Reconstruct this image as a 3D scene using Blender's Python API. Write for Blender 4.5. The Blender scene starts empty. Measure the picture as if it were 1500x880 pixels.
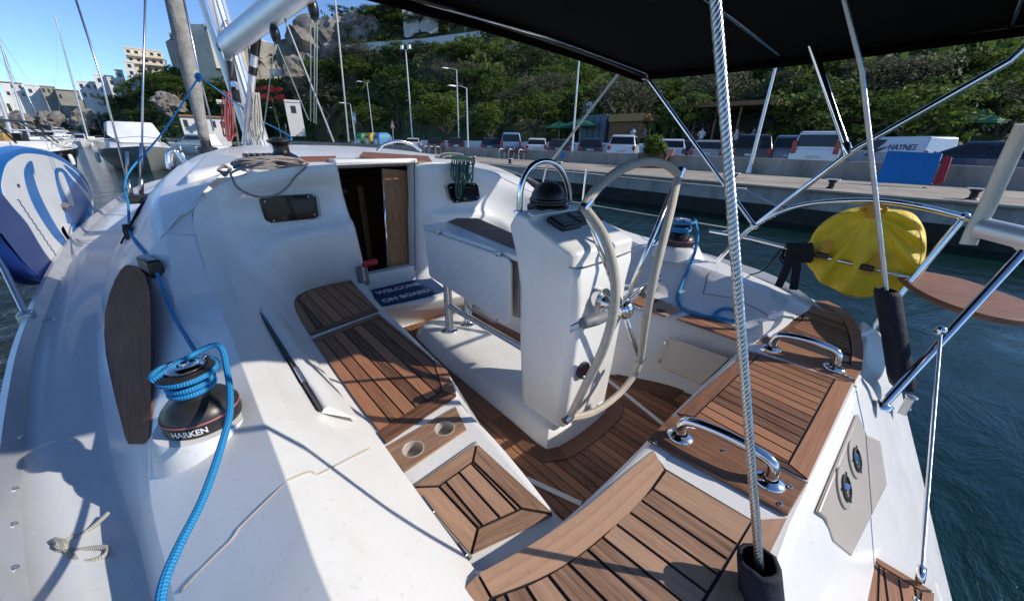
import bpy, bmesh, math, random
from mathutils import Vector, Matrix
V = Vector
rnd = random.Random(7)
SC = bpy.context.scene
COL = SC.collection
PI = math.pi

# ---------------------------------------------------------------- camera frame
# world: +Y = forward along the yacht, +X = starboard, z = 0 at the cockpit sole
FPX = 540.0
CAM = V((0, 0, 1.4))
_r = math.atan(0.02)
_p = math.atan((440 - 210) * math.cos(_r) / FPX)
_y = math.radians(42)
_F0 = V((math.sin(_y), math.cos(_y), 0)); _R0 = V((math.cos(_y), -math.sin(_y), 0)); _U0 = V((0, 0, 1))
CF = _F0 * math.cos(_p) - _U0 * math.sin(_p)
_U1 = _F0 * math.sin(_p) + _U0 * math.cos(_p)
CR = _R0 * math.cos(_r) + _U1 * math.sin(_r)
CU = _U1 * math.cos(_r) - _R0 * math.sin(_r)
def ray(x, y): return CF * FPX + CR * (x - 750) - CU * (y - 440)
# survey helpers: where the line of sight of a photo point meets a known plane of the place
def P(x, y, z): d = ray(x, y); return CAM + d * ((z - CAM.z) / d.z)
def PX(x, y, X): d = ray(x, y); return CAM + d * (X / d.x)
def PY(x, y, Y): d = ray(x, y); return CAM + d * (Y / d.y)
def PD(x, y, dist): return CAM + ray(x, y).normalized() * dist
def heading(x, y=205):
    d = ray(x, y); return math.atan2(d.x, d.y)
WATER_Z = -0.75

# ---------------------------------------------------------------- materials
MATS = {}
def newmat(name):
    m = bpy.data.materials.new(name); m.use_nodes = True
    nt = m.node_tree; b = nt.nodes['Principled BSDF']; MATS[name] = m
    return m, nt, b
def N(nt, t, **kw):
    n = nt.nodes.new(t)
    for k, v in kw.items():
        if k.startswith('i_'):
            key = k[2:]; key = int(key) if key.isdigit() else key.replace('_', ' ')
            n.inputs[key].default_value = v
        else: setattr(n, k, v)
    return n
def ramp(nt, stops, fac):
    r = nt.nodes.new('ShaderNodeValToRGB'); cr = r.color_ramp
    while len(cr.elements) < len(stops): cr.elements.new(0.5)
    for e, (p, c) in zip(cr.elements, stops):
        e.position = p; e.color = (c[0], c[1], c[2], 1)
    nt.links.new(fac, r.inputs[0]); return r
def simple(name, c, rough=0.5, metal=0.0, var=0.12, scale=8.0, bump=0.0, bscale=60.0, coat=0.0, coord='Object', spec=0.5, stops=None, aniso=None):
    """one-colour surface with procedural mottling and optional fine bump"""
    m, nt, b = newmat(name)
    tc = N(nt, 'ShaderNodeTexCoord')
    nz = N(nt, 'ShaderNodeTexNoise', i_Scale=scale, i_Detail=6.0, i_Roughness=0.6)
    nt.links.new(tc.outputs[coord], nz.inputs['Vector'])
    if aniso:
        mp = N(nt, 'ShaderNodeMapping'); mp.inputs['Scale'].default_value = aniso
        nt.links.new(tc.outputs[coord], mp.inputs[0]); nt.links.new(mp.outputs[0], nz.inputs['Vector'])
    if stops is None:
        lo = [max(0, v * (1 - var)) for v in c]; hi = [min(1, v * (1 + var)) for v in c]
        stops = [(0.3, lo), (0.7, hi)]
    r = ramp(nt, stops, nz.outputs[0])
    nt.links.new(r.outputs[0], b.inputs['Base Color'])
    b.inputs['Roughness'].default_value = rough; b.inputs['Metallic'].default_value = metal
    b.inputs['Specular IOR Level'].default_value = spec
    if coat: b.inputs['Coat Weight'].default_value = coat; b.inputs['Coat Roughness'].default_value = 0.08
    if bump:
        n2 = N(nt, 'ShaderNodeTexNoise', i_Scale=bscale, i_Detail=4.0)
        nt.links.new(tc.outputs[coord], n2.inputs['Vector'])
        bp = N(nt, 'ShaderNodeBump', i_Strength=bump, i_Distance=0.02)
        nt.links.new(n2.outputs[0], bp.inputs['Height']); nt.links.new(bp.outputs[0], b.inputs['Normal'])
    return m

def gelcoat(name, c, rough=0.28, dirt=0.10):
    m, nt, b = newmat(name)
    tc = N(nt, 'ShaderNodeTexCoord')
    n1 = N(nt, 'ShaderNodeTexNoise', i_Scale=2.3, i_Detail=8.0, i_Roughness=0.62)
    nt.links.new(tc.outputs['Object'], n1.inputs['Vector'])
    r = ramp(nt, [(0.25, [v * (1 - dirt) * k for v, k in zip(c, (1, .985, .95))]), (0.5, [v * (1 - dirt * .25) for v in c]), (0.75, c)], n1.outputs[0])
    n3 = N(nt, 'ShaderNodeTexNoise', i_Scale=70.0, i_Detail=3.0)
    nt.links.new(tc.outputs['Object'], n3.inputs['Vector'])
    r3 = ramp(nt, [(0.29, (.66, .62, .56)), (0.37, (1, 1, 1))], n3.outputs[0])
    mx = N(nt, 'ShaderNodeMix', data_type='RGBA', blend_type='MULTIPLY'); mx.inputs[0].default_value = 0.35
    nt.links.new(r.outputs[0], mx.inputs[6]); nt.links.new(r3.outputs[0], mx.inputs[7])
    nt.links.new(mx.outputs[2], b.inputs['Base Color'])
    rr = N(nt, 'ShaderNodeMapRange'); rr.inputs[3].default_value = rough - .06; rr.inputs[4].default_value = rough + .16
    n4 = N(nt, 'ShaderNodeTexNoise', i_Scale=9.0, i_Detail=5.0); nt.links.new(tc.outputs['Object'], n4.inputs['Vector'])
    nt.links.new(n4.outputs[0], rr.inputs[0]); nt.links.new(rr.outputs[0], b.inputs['Roughness'])
    n2 = N(nt, 'ShaderNodeTexNoise', i_Scale=5.0, i_Detail=2.0)
    nt.links.new(tc.outputs['Object'], n2.inputs['Vector'])
    bp = N(nt, 'ShaderNodeBump', i_Strength=0.12, i_Distance=0.02)
    nt.links.new(n2.outputs[0], bp.inputs['Height']); nt.links.new(bp.outputs[0], b.inputs['Normal'])
    b.inputs['Coat Weight'].default_value = 0.25; b.inputs['Coat Roughness'].default_value = 0.1
    return m

def teak(name, dark, light, rough=0.6):
    """planks carry UVs: u along the grain in metres, v = 10 * plank number + metres across"""
    m, nt, b = newmat(name)
    uv = N(nt, 'ShaderNodeUVMap'); uv.uv_map = 'UVMap'
    sep = N(nt, 'ShaderNodeSeparateXYZ'); nt.links.new(uv.outputs[0], sep.inputs[0])
    dv = N(nt, 'ShaderNodeMath', operation='DIVIDE'); dv.inputs[1].default_value = 10.0
    rd = N(nt, 'ShaderNodeMath', operation='ROUND')
    nt.links.new(sep.outputs[1], dv.inputs[0]); nt.links.new(dv.outputs[0], rd.inputs[0])
    wn = N(nt, 'ShaderNodeTexWhiteNoise', noise_dimensions='1D'); nt.links.new(rd.outputs[0], wn.inputs['W'])
    mp = N(nt, 'ShaderNodeMapping'); mp.inputs['Scale'].default_value = (5, 75, 1)
    nt.links.new(uv.outputs[0], mp.inputs[0])
    g1 = N(nt, 'ShaderNodeTexNoise', i_Scale=1.0, i_Detail=7.0, i_Roughness=0.65, i_Distortion=0.4)
    nt.links.new(mp.outputs[0], g1.inputs['Vector'])
    mp2 = N(nt, 'ShaderNodeMapping'); mp2.inputs['Scale'].default_value = (9, 420, 1)
    nt.links.new(uv.outputs[0], mp2.inputs[0])
    g2 = N(nt, 'ShaderNodeTexNoise', i_Scale=1.0, i_Detail=4.0, i_Roughness=0.6)
    nt.links.new(mp2.outputs[0], g2.inputs['Vector'])
    tc = N(nt, 'ShaderNodeTexCoord')
    g3 = N(nt, 'ShaderNodeTexNoise', i_Scale=4.0, i_Detail=4.0); nt.links.new(tc.outputs['Object'], g3.inputs['Vector'])
    def add(a, bb, ka, kb):
        x = N(nt, 'ShaderNodeMath', operation='MULTIPLY'); x.inputs[1].default_value = ka; nt.links.new(a, x.inputs[0])
        y = N(nt, 'ShaderNodeMath', operation='MULTIPLY_ADD'); y.inputs[1].default_value = kb; nt.links.new(bb, y.inputs[0]); nt.links.new(x.outputs[0], y.inputs[2])
        return y.outputs[0]
    s = add(add(g1.outputs[0], wn.outputs['Value'], .62, .42), add(g2.outputs[0], g3.outputs[0], .62, .22), 1, .62)
    mid = [(a * .5 + c * .5) for a, c in zip(dark, light)]
    r = ramp(nt, [(0.50, dark), (0.70, mid), (1.0, light)], s)
    nt.links.new(r.outputs[0], b.inputs['Base Color'])
    b.inputs['Roughness'].default_value = rough
    bp = N(nt, 'ShaderNodeBump', i_Strength=0.35, i_Distance=0.003)
    nt.links.new(g2.outputs[0], bp.inputs['Height']); nt.links.new(bp.outputs[0], b.inputs['Normal'])
    return m

def ropemat(name, c, c2, lay=28.0, around=2.0):
    """braided rope: UV u along in metres, v around 0..1"""
    m, nt, b = newmat(name)
    uv = N(nt, 'ShaderNodeUVMap'); uv.uv_map = 'UVMap'
    outs = []
    for sgn in (1, -1):
        mp = N(nt, 'ShaderNodeMapping'); mp.inputs['Scale'].default_value = (lay * 2, around * sgn * 2, 1)
        nt.links.new(uv.outputs[0], mp.inputs[0])
        sp = N(nt, 'ShaderNodeSeparateXYZ'); nt.links.new(mp.outputs[0], sp.inputs[0])
        ad = N(nt, 'ShaderNodeMath', operation='ADD'); nt.links.new(sp.outputs[0], ad.inputs[0]); nt.links.new(sp.outputs[1], ad.inputs[1])
        ml = N(nt, 'ShaderNodeMath', operation='MULTIPLY'); ml.inputs[1].default_value = 2 * PI; nt.links.new(ad.outputs[0], ml.inputs[0])
        sn = N(nt, 'ShaderNodeMath', operation='SINE'); nt.links.new(ml.outputs[0], sn.inputs[0])
        outs.append(sn.outputs[0])
    mu = N(nt, 'ShaderNodeMath', operation='MULTIPLY'); nt.links.new(outs[0], mu.inputs[0]); nt.links.new(outs[1], mu.inputs[1])
    mr = N(nt, 'ShaderNodeMapRange'); mr.inputs[1].default_value = -1; nt.links.new(mu.outputs[0], mr.inputs[0])
    r = ramp(nt, [(0.2, c2), (0.65, c)], mr.outputs[0])
    nt.links.new(r.outputs[0], b.inputs['Base Color']); b.inputs['Roughness'].default_value = .6
    bp = N(nt, 'ShaderNodeBump', i_Strength=0.6, i_Distance=0.003)
    nt.links.new(mr.outputs[0], bp.inputs['Height']); nt.links.new(bp.outputs[0], b.inputs['Normal'])
    return m

# ---------------------------------------------------------------- mesh builder
class MB:
    def __init__(s): s.v = []; s.f = []; s.uv = []; s.m = []; s.k = 0
    def vert(s, p): s.v.append((p[0], p[1], p[2])); return len(s.v) - 1
    def face(s, ids, uv=None, mi=0): s.f.append(tuple(ids)); s.uv.append(uv); s.m.append(mi)
    def poly(s, pts, mi=0, uv=None): s.face([s.vert(p) for p in pts], uv, mi)
    def grid(s, rows, close_u=False, close_v=False, mi=0, uvs=None):
        """rows: list of equal-length point lists"""
        ids = [[s.vert(p) for p in r] for r in rows]; n = len(rows); k = len(rows[0])
        for i in range(n if close_v else n - 1):
            for j in range(k if close_u else k - 1):
                a, b_ = ids[i][j], ids[i][(j + 1) % k]; c, d = ids[(i + 1) % n][(j + 1) % k], ids[(i + 1) % n][j]
                uv = None
                if uvs:
                    u0, u1 = uvs[0][i], uvs[0][i + 1] if i + 1 < len(uvs[0]) else uvs[0][i]
                    uv = [(u0, j / uvs[1]), (u0, (j + 1) / uvs[1]), (u1, (j + 1) / uvs[1]), (u1, j / uvs[1])]
                s.face((a, b_, c, d), uv, mi)
        return ids
    def box(s, c, d, rot=None, mi=0):
        c = V(c); hx, hy, hz = d[0] / 2, d[1] / 2, d[2] / 2; R = rot or Matrix.Identity(3)
        ids = [s.vert(c + R @ V((x, y, z))) for x in (-hx, hx) for y in (-hy, hy) for z in (-hz, hz)]
        for f in ((0, 1, 3, 2), (4, 6, 7, 5), (0, 4, 5, 1), (2, 3, 7, 6), (0, 2, 6, 4), (1, 5, 7, 3)):
            s.face([ids[i] for i in f], None, mi)
    def prism(s, pts, up, mi=0, top_uv=None, sidemi=None):
        """polygon pts extruded by vector up"""
        up = V(up); a = [s.vert(p) for p in pts]; b_ = [s.vert(V(p) + up) for p in pts]; n = len(pts)
        s.face(list(reversed(a)), None, mi); s.face(b_, top_uv, mi)
        for i in range(n): s.face((a[i], a[(i + 1) % n], b_[(i + 1) % n], b_[i]), None, mi if sidemi is None else sidemi)
    def tube(s, pts, r, seg=8, closed=False, caps=True, mi=0, flat=None):
        pts = [V(p) for p in pts]; n = len(pts)
        if n < 2: return
        rr = r if isinstance(r, (list, tuple)) else [r] * n
        T = []
        for i in range(n):
            a = pts[i - 1] if (i > 0 or closed) else pts[i]; b_ = pts[(i + 1) % n] if (i < n - 1 or closed) else pts[i]
            t = (b_ - a); T.append(t.normalized() if t.length > 1e-9 else V((0, 0, 1)))
        up = V((0, 0, 1)) if abs(T[0].z) < .9 else V((1, 0, 0))
        nrm = (up - T[0] * up.dot(T[0])).normalized(); rows = []; L = [0]
        for i in range(n):
            nrm = (nrm - T[i] * nrm.dot(T[i])).normalized(); bn = T[i].cross(nrm)
            fx, fy = flat if flat else (1, 1)
            rows.append([pts[i] + (nrm * math.cos(2 * PI * j / seg) * fx + bn * math.sin(2 * PI * j / seg) * fy) * rr[i] for j in range(seg)])
            if i: L.append(L[-1] + (pts[i] - pts[i - 1]).length)
        if closed: L.append(L[-1])
        ids = s.grid(rows, close_u=True, close_v=closed, mi=mi, uvs=(L, seg))
        if caps and not closed:
            s.face(list(reversed(ids[0])), None, mi); s.face(ids[-1], None, mi)
    def lathe(s, prof, base, axis=(0, 0, 1), seg=24, mi=0, mis=None):
        """prof: (radius, height) pairs"""
        ax = V(axis).normalized(); base = V(base)
        u = ax.orthogonal().normalized(); w = ax.cross(u); prev = None
        for i, (r, h) in enumerate(prof):
            ring = [s.vert(base + ax * h + (u * math.cos(2 * PI * j / seg) + w * math.sin(2 * PI * j / seg)) * r) for j in range(seg)] if r > 1e-6 else [s.vert(base + ax * h)]
            if prev is not None:
                mm = mis[i - 1] if mis else mi
                for j in range(seg):
                    k = (j + 1) % seg
                    if len(ring) == 1 and len(prev) > 1: s.face((prev[j], prev[k], ring[0]), None, mm)
                    elif len(prev) == 1 and len(ring) > 1: s.face((prev[0], ring[k], ring[j]), None, mm)
                    elif len(ring) > 1: s.face((prev[j], prev[k], ring[k], ring[j]), None, mm)
            prev = ring
    def ball(s, c, r, seg=12, rings=8, mi=0):
        rx, ry, rz = r if isinstance(r, (list, tuple)) else (r, r, r); c = V(c)
        rows = []
        for i in range(1, rings):
            t = PI * i / rings
            rows.append([c + V((rx * math.sin(t) * math.cos(2 * PI * j / seg), ry * math.sin(t) * math.sin(2 * PI * j / seg), -rz * math.cos(t))) for j in range(seg)])
        ids = s.grid(rows, close_u=True, mi=mi)
        b_ = s.vert(c - V((0, 0, rz))); t_ = s.vert(c + V((0, 0, rz)))
        for j in range(seg):
            s.face((b_, ids[0][(j + 1) % seg], ids[0][j]), None, mi); s.face((t_, ids[-1][j], ids[-1][(j + 1) % seg]), None, mi)
    def plank(s, quad, th=0.004, along=0, pn=None, mi=0):
        """board: polygon (flat or nearly), grain along edge pts[along] -> pts[along+1]"""
        global PLANK_NO
        PLANK_NO += 1; pn = PLANK_NO if pn is None else pn
        q = [V(p) for p in quad]; o = q[along]; d = (q[(along + 1) % len(q)] - o).normalized()
        nz = V((0, 0, 0))
        for i in range(1, len(q) - 1): nz += (q[i] - q[0]).cross(q[i + 1] - q[0])
        nz.normalize()
        if nz.z < -.01 or (abs(nz.z) < .01 and nz.y > 0): q = list(reversed(q)); nz = -nz
        w = nz.cross(d); u0 = pn * 3.717
        uv = [((p - o).dot(d) + u0, pn * 10 + max(-4, min(4, (p - o).dot(w)))) for p in q]
        a = [s.vert(p) for p in q]; b_ = [s.vert(p + nz * th) for p in q]; n = len(q)
        s.face(b_, uv, mi)
        for i in range(n):
            k = (i + 1) % n; s.face((a[i], a[k], b_[k], b_[i]), [uv[i], uv[k], uv[k], uv[i]], mi)
    def build(s, name, mat, parent=None, smooth=0, bevel=0, subsurf=0, crease=None, label=None, bseg=2, recalc=True, loc=None, solid=0, bangle=35, split=False):
        if split:
            par = list(range(len(s.v)))
            def find(i):
                while par[i] != i: par[i] = par[par[i]]; i = par[i]
                return i
            for f in s.f:
                for j in f[1:]: par[find(j)] = find(f[0])
            groups = {}
            for k, f in enumerate(s.f): groups.setdefault(find(f[0]), []).append(k)
            obs = []
            for g in groups.values():
                sm = MB(); mp_ = {}
                for k in g:
                    ids = []
                    for i in s.f[k]:
                        if i not in mp_: mp_[i] = sm.vert(s.v[i])
                        ids.append(mp_[i])
                    sm.face(ids, s.uv[k], s.m[k])
                obs.append(sm.build(name, mat, parent, smooth, bevel, subsurf, crease, label, bseg, recalc, loc, solid, bangle))
            return obs
        me = bpy.data.meshes.new(name)
        org = rootloc(parent) if parent is not None else loc
        if org is None:
            xs = [v[0] for v in s.v]; ys = [v[1] for v in s.v]; zs = [v[2] for v in s.v]
            org = V(((min(xs) + max(xs)) / 2, (min(ys) + max(ys)) / 2, min(zs)))
        org = V(org)
        me.from_pydata([(v[0] - org.x, v[1] - org.y, v[2] - org.z) for v in s.v], [], s.f)
        for m in (mat if isinstance(mat, (list, tuple)) else [mat]):
            me.materials.append(MATS[m] if isinstance(m, str) else m)
        if any(u is not None for u in s.uv):
            L = me.uv_layers.new(name='UVMap'); i = 0
            for f, u in zip(s.f, s.uv):
                for j in range(len(f)):
                    L.data[i].uv = u[j] if u else (0, 0); i += 1
        me.polygons.foreach_set('material_index', s.m)
        if recalc:
            bm = bmesh.new(); bm.from_mesh(me); bmesh.ops.recalc_face_normals(bm, faces=bm.faces[:]); bm.to_mesh(me); bm.free()
        if crease:
            at = me.attributes.new('crease_edge', 'FLOAT', 'EDGE')
            for e in me.edges:
                at.data[e.index].value = crease(V(me.vertices[e.vertices[0]].co) + org, V(me.vertices[e.vertices[1]].co) + org)
        if smooth:
            me.polygons.foreach_set('use_smooth', [True] * len(me.polygons))
            if smooth < 180 and not subsurf: me.set_sharp_from_angle(angle=math.radians(smooth))
        ob = bpy.data.objects.new(name, me); COL.objects.link(ob)
        if parent is not None: ob.parent = parent
        else: ob.location = org
        if solid:
            md = ob.modifiers.new('solid', 'SOLIDIFY'); md.thickness = solid; md.offset = -1
        if bevel:
            md = ob.modifiers.new('bevel', 'BEVEL'); md.width = bevel; md.segments = bseg; md.limit_method = 'ANGLE'; md.angle_limit = math.radians(bangle); md.harden_normals = False
            if not smooth:
                me.polygons.foreach_set('use_smooth', [True] * len(me.polygons)); me.set_sharp_from_angle(angle=math.radians(40))
        if subsurf:
            md = ob.modifiers.new('sub', 'SUBSURF'); md.levels = md.render_levels = subsurf; md.boundary_smooth = 'PRESERVE_CORNERS'
        if label: ob['label'] = label
        return ob
PLANK_NO = 0
def rootloc(o):
    while o.parent is not None: o = o.parent
    return V(o.location)
def tag(o, label, cat, group=None, kind=None):
    if label: o['label'] = label
    if cat: o['category'] = cat
    if group: o['group'] = group
    if kind: o['kind'] = kind
    return o
def thing(name, label, cat, loc=(0, 0, 0), group=None, rz=0):
    o = bpy.data.objects.new(name, None); o.empty_display_size = .2; COL.objects.link(o); o.location = loc; o.rotation_euler = (0, 0, rz)
    return tag(o, label, cat, group)
def struct(o): o['kind'] = 'structure'; return o
def copy_tree(o, parent=None):
    c = o.copy(); COL.objects.link(c)
    if parent is not None: c.parent = parent
    for ch in [x for x in bpy.data.objects if x.parent == o and x is not c]: copy_tree(ch, c)
    return c
def spline(pts, n=8, closed=False):
    """Catmull-Rom through pts"""
    pts = [V(p) for p in pts]; out = []; k = len(pts)
    for i in range(k if closed else k - 1):
        g = lambda j: pts[j % k] if closed else pts[max(0, min(k - 1, j))]
        p0, p1, p2, p3 = g(i - 1), g(i), g(i + 1), g(i + 2)
        for j in range(n):
            t = j / n
            out.append(.5 * ((2 * p1) + (p2 - p0) * t + (2 * p0 - 5 * p1 + 4 * p2 - p3) * t * t + (3 * p1 - p0 - 3 * p2 + p3) * t ** 3))
    if not closed: out.append(pts[-1])
    return out
def resample(pts, n):
    pts = [V(p) for p in pts]; L = [0]
    for a, b_ in zip(pts, pts[1:]): L.append(L[-1] + (b_ - a).length)
    out = []
    for i in range(n):
        t = L[-1] * i / (n - 1); j = 0
        while j < len(L) - 2 and L[j + 1] < t: j += 1
        q = (t - L[j]) / max(1e-9, L[j + 1] - L[j]); out.append(pts[j].lerp(pts[j + 1], q))
    return out
def lerp(a, b_, t): return a + (b_ - a) * t
def sstep(a, b_, x): t = max(0, min(1, (x - a) / (b_ - a))); return t * t * (3 - 2 * t)
def clip(poly, nx, ny, c):
    """keep the part of a 2-D polygon where nx*x + ny*y <= c"""
    out = []
    for i in range(len(poly)):
        a, b_ = poly[i], poly[(i + 1) % len(poly)]
        da, db = nx * a[0] + ny * a[1] - c, nx * b_[0] + ny * b_[1] - c
        if da <= 0: out.append(a)
        if (da < 0 < db) or (db < 0 < da):
            t = da / (da - db); out.append((a[0] + (b_[0] - a[0]) * t, a[1] + (b_[1] - a[1]) * t))
    return out
def strips(mb, poly, z, ang, w, gap=.006, off=0.0, th=.004):
    """fill a convex 2-D polygon with planks running at heading ang (radians from +Y)"""
    dx, dy = math.sin(ang), math.cos(ang); nx, ny = dy, -dx
    cs = [nx * p[0] + ny * p[1] for p in poly]; k = math.floor((min(cs) - off) / w)
    while k * w + off < max(cs):
        lo = k * w + off + gap / 2; hi = (k + 1) * w + off - gap / 2
        q = clip(clip(poly, nx, ny, hi), -nx, -ny, -lo); k += 1
        if len(q) < 3: continue
        # grain direction via first edge: build uv by hand
        s0 = V((q[0][0], q[0][1], z)); global PLANK_NO
        PLANK_NO += 1; pn = PLANK_NO; d = V((dx, dy, 0)); wv = V((nx, ny, 0))
        pts = [V((p[0], p[1], z)) for p in q]
        uv = [((p - s0).dot(d) + pn * 3.717, pn * 10 + (p - s0).dot(wv)) for p in pts]
        a = [mb.vert(p) for p in pts]; b_ = [mb.vert(p + V((0, 0, th))) for p in pts]; n = len(pts)
        mb.face(b_, uv)
        for i in range(n): mb.face((a[i], a[(i + 1) % n], b_[(i + 1) % n], b_[i]), [uv[i], uv[(i + 1) % n], uv[(i + 1) % n], uv[i]])
def shrink(poly, d):
    """inset a convex polygon (2-D or 3-D points, in plan) by d"""
    q = [V((p[0], p[1], p[2] if len(p) > 2 else 0)) for p in poly]; n = len(q)
    area = sum(q[i].x * q[(i + 1) % n].y - q[(i + 1) % n].x * q[i].y for i in range(n)); sg = 1 if area > 0 else -1
    out = []
    for i in range(n):
        a, b_, c = q[i - 1], q[i], q[(i + 1) % n]
        e1 = (b_ - a); e1.z = 0; e1.normalize(); e2 = (c - b_); e2.z = 0; e2.normalize()
        n1 = V((-e1.y, e1.x, 0)) * sg; n2 = V((-e2.y, e2.x, 0)) * sg
        k = n1 + n2; k = k / max(.3, k.length_squared) * 2
        out.append(b_ + k * d)
    return out
from mathutils.bvhtree import BVHTree
def cast(px, obs, lift=.002):
    """points where photo sight lines meet finished surfaces"""
    bpy.context.view_layer.update(); dg = bpy.context.evaluated_depsgraph_get(); trees = []
    for o in obs: trees.append((BVHTree.FromObject(o, dg), o.matrix_world.copy()))
    out = []
    for x, y in px:
        d = ray(x, y).normalized(); best = None
        for t, M in trees:
            Mi = M.inverted(); h = t.ray_cast(Mi @ CAM, (Mi.to_3x3() @ d).normalized())
            if h[0] is not None:
                w = M @ h[0]; dist = (w - CAM).length
                if best is None or dist < best[0]: best = (dist, w)
        if best: out.append(best[1] - d * lift)
    return out
def named(*ns): return [o for o in bpy.data.objects if o.type == 'MESH' and o.name.split('.')[0] in ns]
def text_faces(txt, size, bold=0.0):
    cu = bpy.data.curves.new('lettering', 'FONT'); cu.body = txt; cu.size = size; cu.align_x = 'CENTER'; cu.align_y = 'CENTER'; cu.resolution_u = 3; cu.offset = bold
    ob = bpy.data.objects.new('lettering', cu); COL.objects.link(ob)
    dg = bpy.context.evaluated_depsgraph_get(); me = ob.evaluated_get(dg).to_mesh()
    vs = [V(v.co) for v in me.vertices]; fs = [tuple(p.vertices) for p in me.polygons]
    ob.evaluated_get(dg).to_mesh_clear(); bpy.data.objects.remove(ob); bpy.data.curves.remove(cu)
    return vs, fs
def add_text(mb, txt, size, fn, bold=0.0, mi=0):
    vs, fs = text_faces(txt, size, bold); k = len(mb.v)
    for v in vs: mb.vert(fn(v.x, v.y))
    for f in fs: mb.face([k + i for i in f], None, mi)

# ---------------------------------------------------------------- palette
gelcoat('gelcoat', (.85, .84, .815), dirt=.13)
gelcoat('gelcoat_deck', (.72, .73, .73), rough=.45, dirt=.16)
gelcoat('gelcoat_beige', (.50, .44, .385), rough=.35, dirt=.08)
gelcoat('boat_white', (.78, .79, .79), rough=.3, dirt=.06)
teak('teak', (.064, .026, .013), (.43, .195, .10))
teak('teak_pale', (.11, .052, .029), (.55, .33, .21), .65)
teak('teak_dark', (.075, .030, .016), (.28, .125, .068))
teak('teak_brown', (.13, .042, .018), (.40, .16, .08), .8)
teak('joinery', (.11, .05, .02), (.22, .11, .05), .35)
simple('caulk', (.012, .012, .013), .6)
simple('steel', (.78, .78, .79), .12, 1.0, .05, 20)
simple('steel_dull', (.55, .55, .56), .32, 1.0, .1, 20)
simple('alloy', (.70, .71, .72), .42, .6, .08, 6)
simple('alloy_pale', (.62, .60, .53), .45, .3, .08, 6)
simple('black_plastic', (.012, .012, .013), .32, 0, .3, 12)
simple('black_gloss', (.004, .004, .005), .06, 0, .2, 3)
simple('winch_grey', (.055, .052, .052), .38, .6, .15, 30)
simple('bimini_cloth', (.006, .006, .008), .85, 0, .3, 40, .4, 900, spec=.1)
simple('edge_binding', (.22, .215, .21), .7)
simple('navy_cloth', (.004, .005, .016), .8, 0, .3, 12, .25, 40)
simple('leather', (.52, .46, .375), .6, 0, .10, 30, .35, 260)
simple('grey_rubber', (.16, .165, .17), .55)
simple('yellow_cloth', (.86, .60, .025), .6, 0, .14, 9, .5, 18)
simple('red_plastic', (.45, .015, .02), .35)
simple('pink_line', (.45, .14, .13), .5)
simple('white_plastic', (.78, .78, .77), .35)
simple('webbing_black', (.010, .010, .011), .85)
simple('screen', (.17, .18, .16), .25)
simple('board_blue', (.0, .125, .42), .3, 0, .08, 4)
simple('navy_and_board_shade', (.008, .03, .16), .32, 0, .1, 4)
simple('board_white', (.74, .76, .76), .35, 0, .05, 4)
simple('mat_blue', (.012, .055, .17), .95, 0, .35, 60, .8, 500)
simple('mat_letter', (.62, .63, .61), .95, 0, .2, 90)
ropemat('rope_blue', (.02, .29, .60), (.010, .19, .45), 46, 2)
ropemat('rope_fleck', (.42, .36, .33), (.10, .09, .10), 60, 2)
ropemat('rope_green', (.05, .16, .12), (.015, .06, .045), 60, 2)
ropemat('rope_pale', (.55, .53, .46), (.28, .26, .22), 60, 2)
ropemat('rope_light', (.62, .64, .64), (.35, .36, .36), 60, 2)
# ================================================================ THE YACHT: shell
XC = 1.37
def mir(p): return V((2 * XC - p[0], p[1], p[2]))
yacht = thing('sailing_yacht', 'white sailing yacht in the foreground with a teak cockpit, steering wheel and black bimini', 'sailing yacht', (XC, 4.0, WATER_Z))
Y_ = yacht
# sheer line, port side (x, y, z)
SHEER = spline([(.62, -.14, .20), (.18, .10, .40), (-.22, .47, .515), (-.46, .98, .535), (-.63, 2.08, .54), (-.70, 3.0, .55), (-.74, 4.4, .57), (-.68, 5.9, .60), (-.33, 8.4, .66), (.55, 10.2, .74), (XC, 11.2, .80)], 6)
# hull
mb = MB(); rows = []
for dz, k in ((0, 1), (-.35, .99), (-.8, .94), (-1.25, .80), (-1.6, .45)):
    row = [V((XC + (p.x - XC) * k, p.y if p.y > .4 else p.y + (.4 - p.y) * (1 - k), p.z + dz)) for p in SHEER]
    row += [mir(q) for q in reversed(row[:-1])]
    rows.append(row)
mb.grid(rows)
mb.build('hull', 'boat_white', Y_, smooth=50)
# raised alloy toe rail along the port sheer and its starboard twin
for mm in (lambda p: V(p), mir):
    mb = MB(); rows = []
    for p in SHEER[4:]:
        inn = V((XC, p.y - 1.2, p.z)) - p; inn.z = 0; inn.normalize()
        rows.append([mm(p + inn * a + V((0, 0, b_))) for a, b_ in ((0, -.02), (-.004, .035), (.02, .04), (.035, .012), (.055, -.012))])
    mb.grid(rows); mb.build('toe_rail', 'alloy', Y_, smooth=40)
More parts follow.
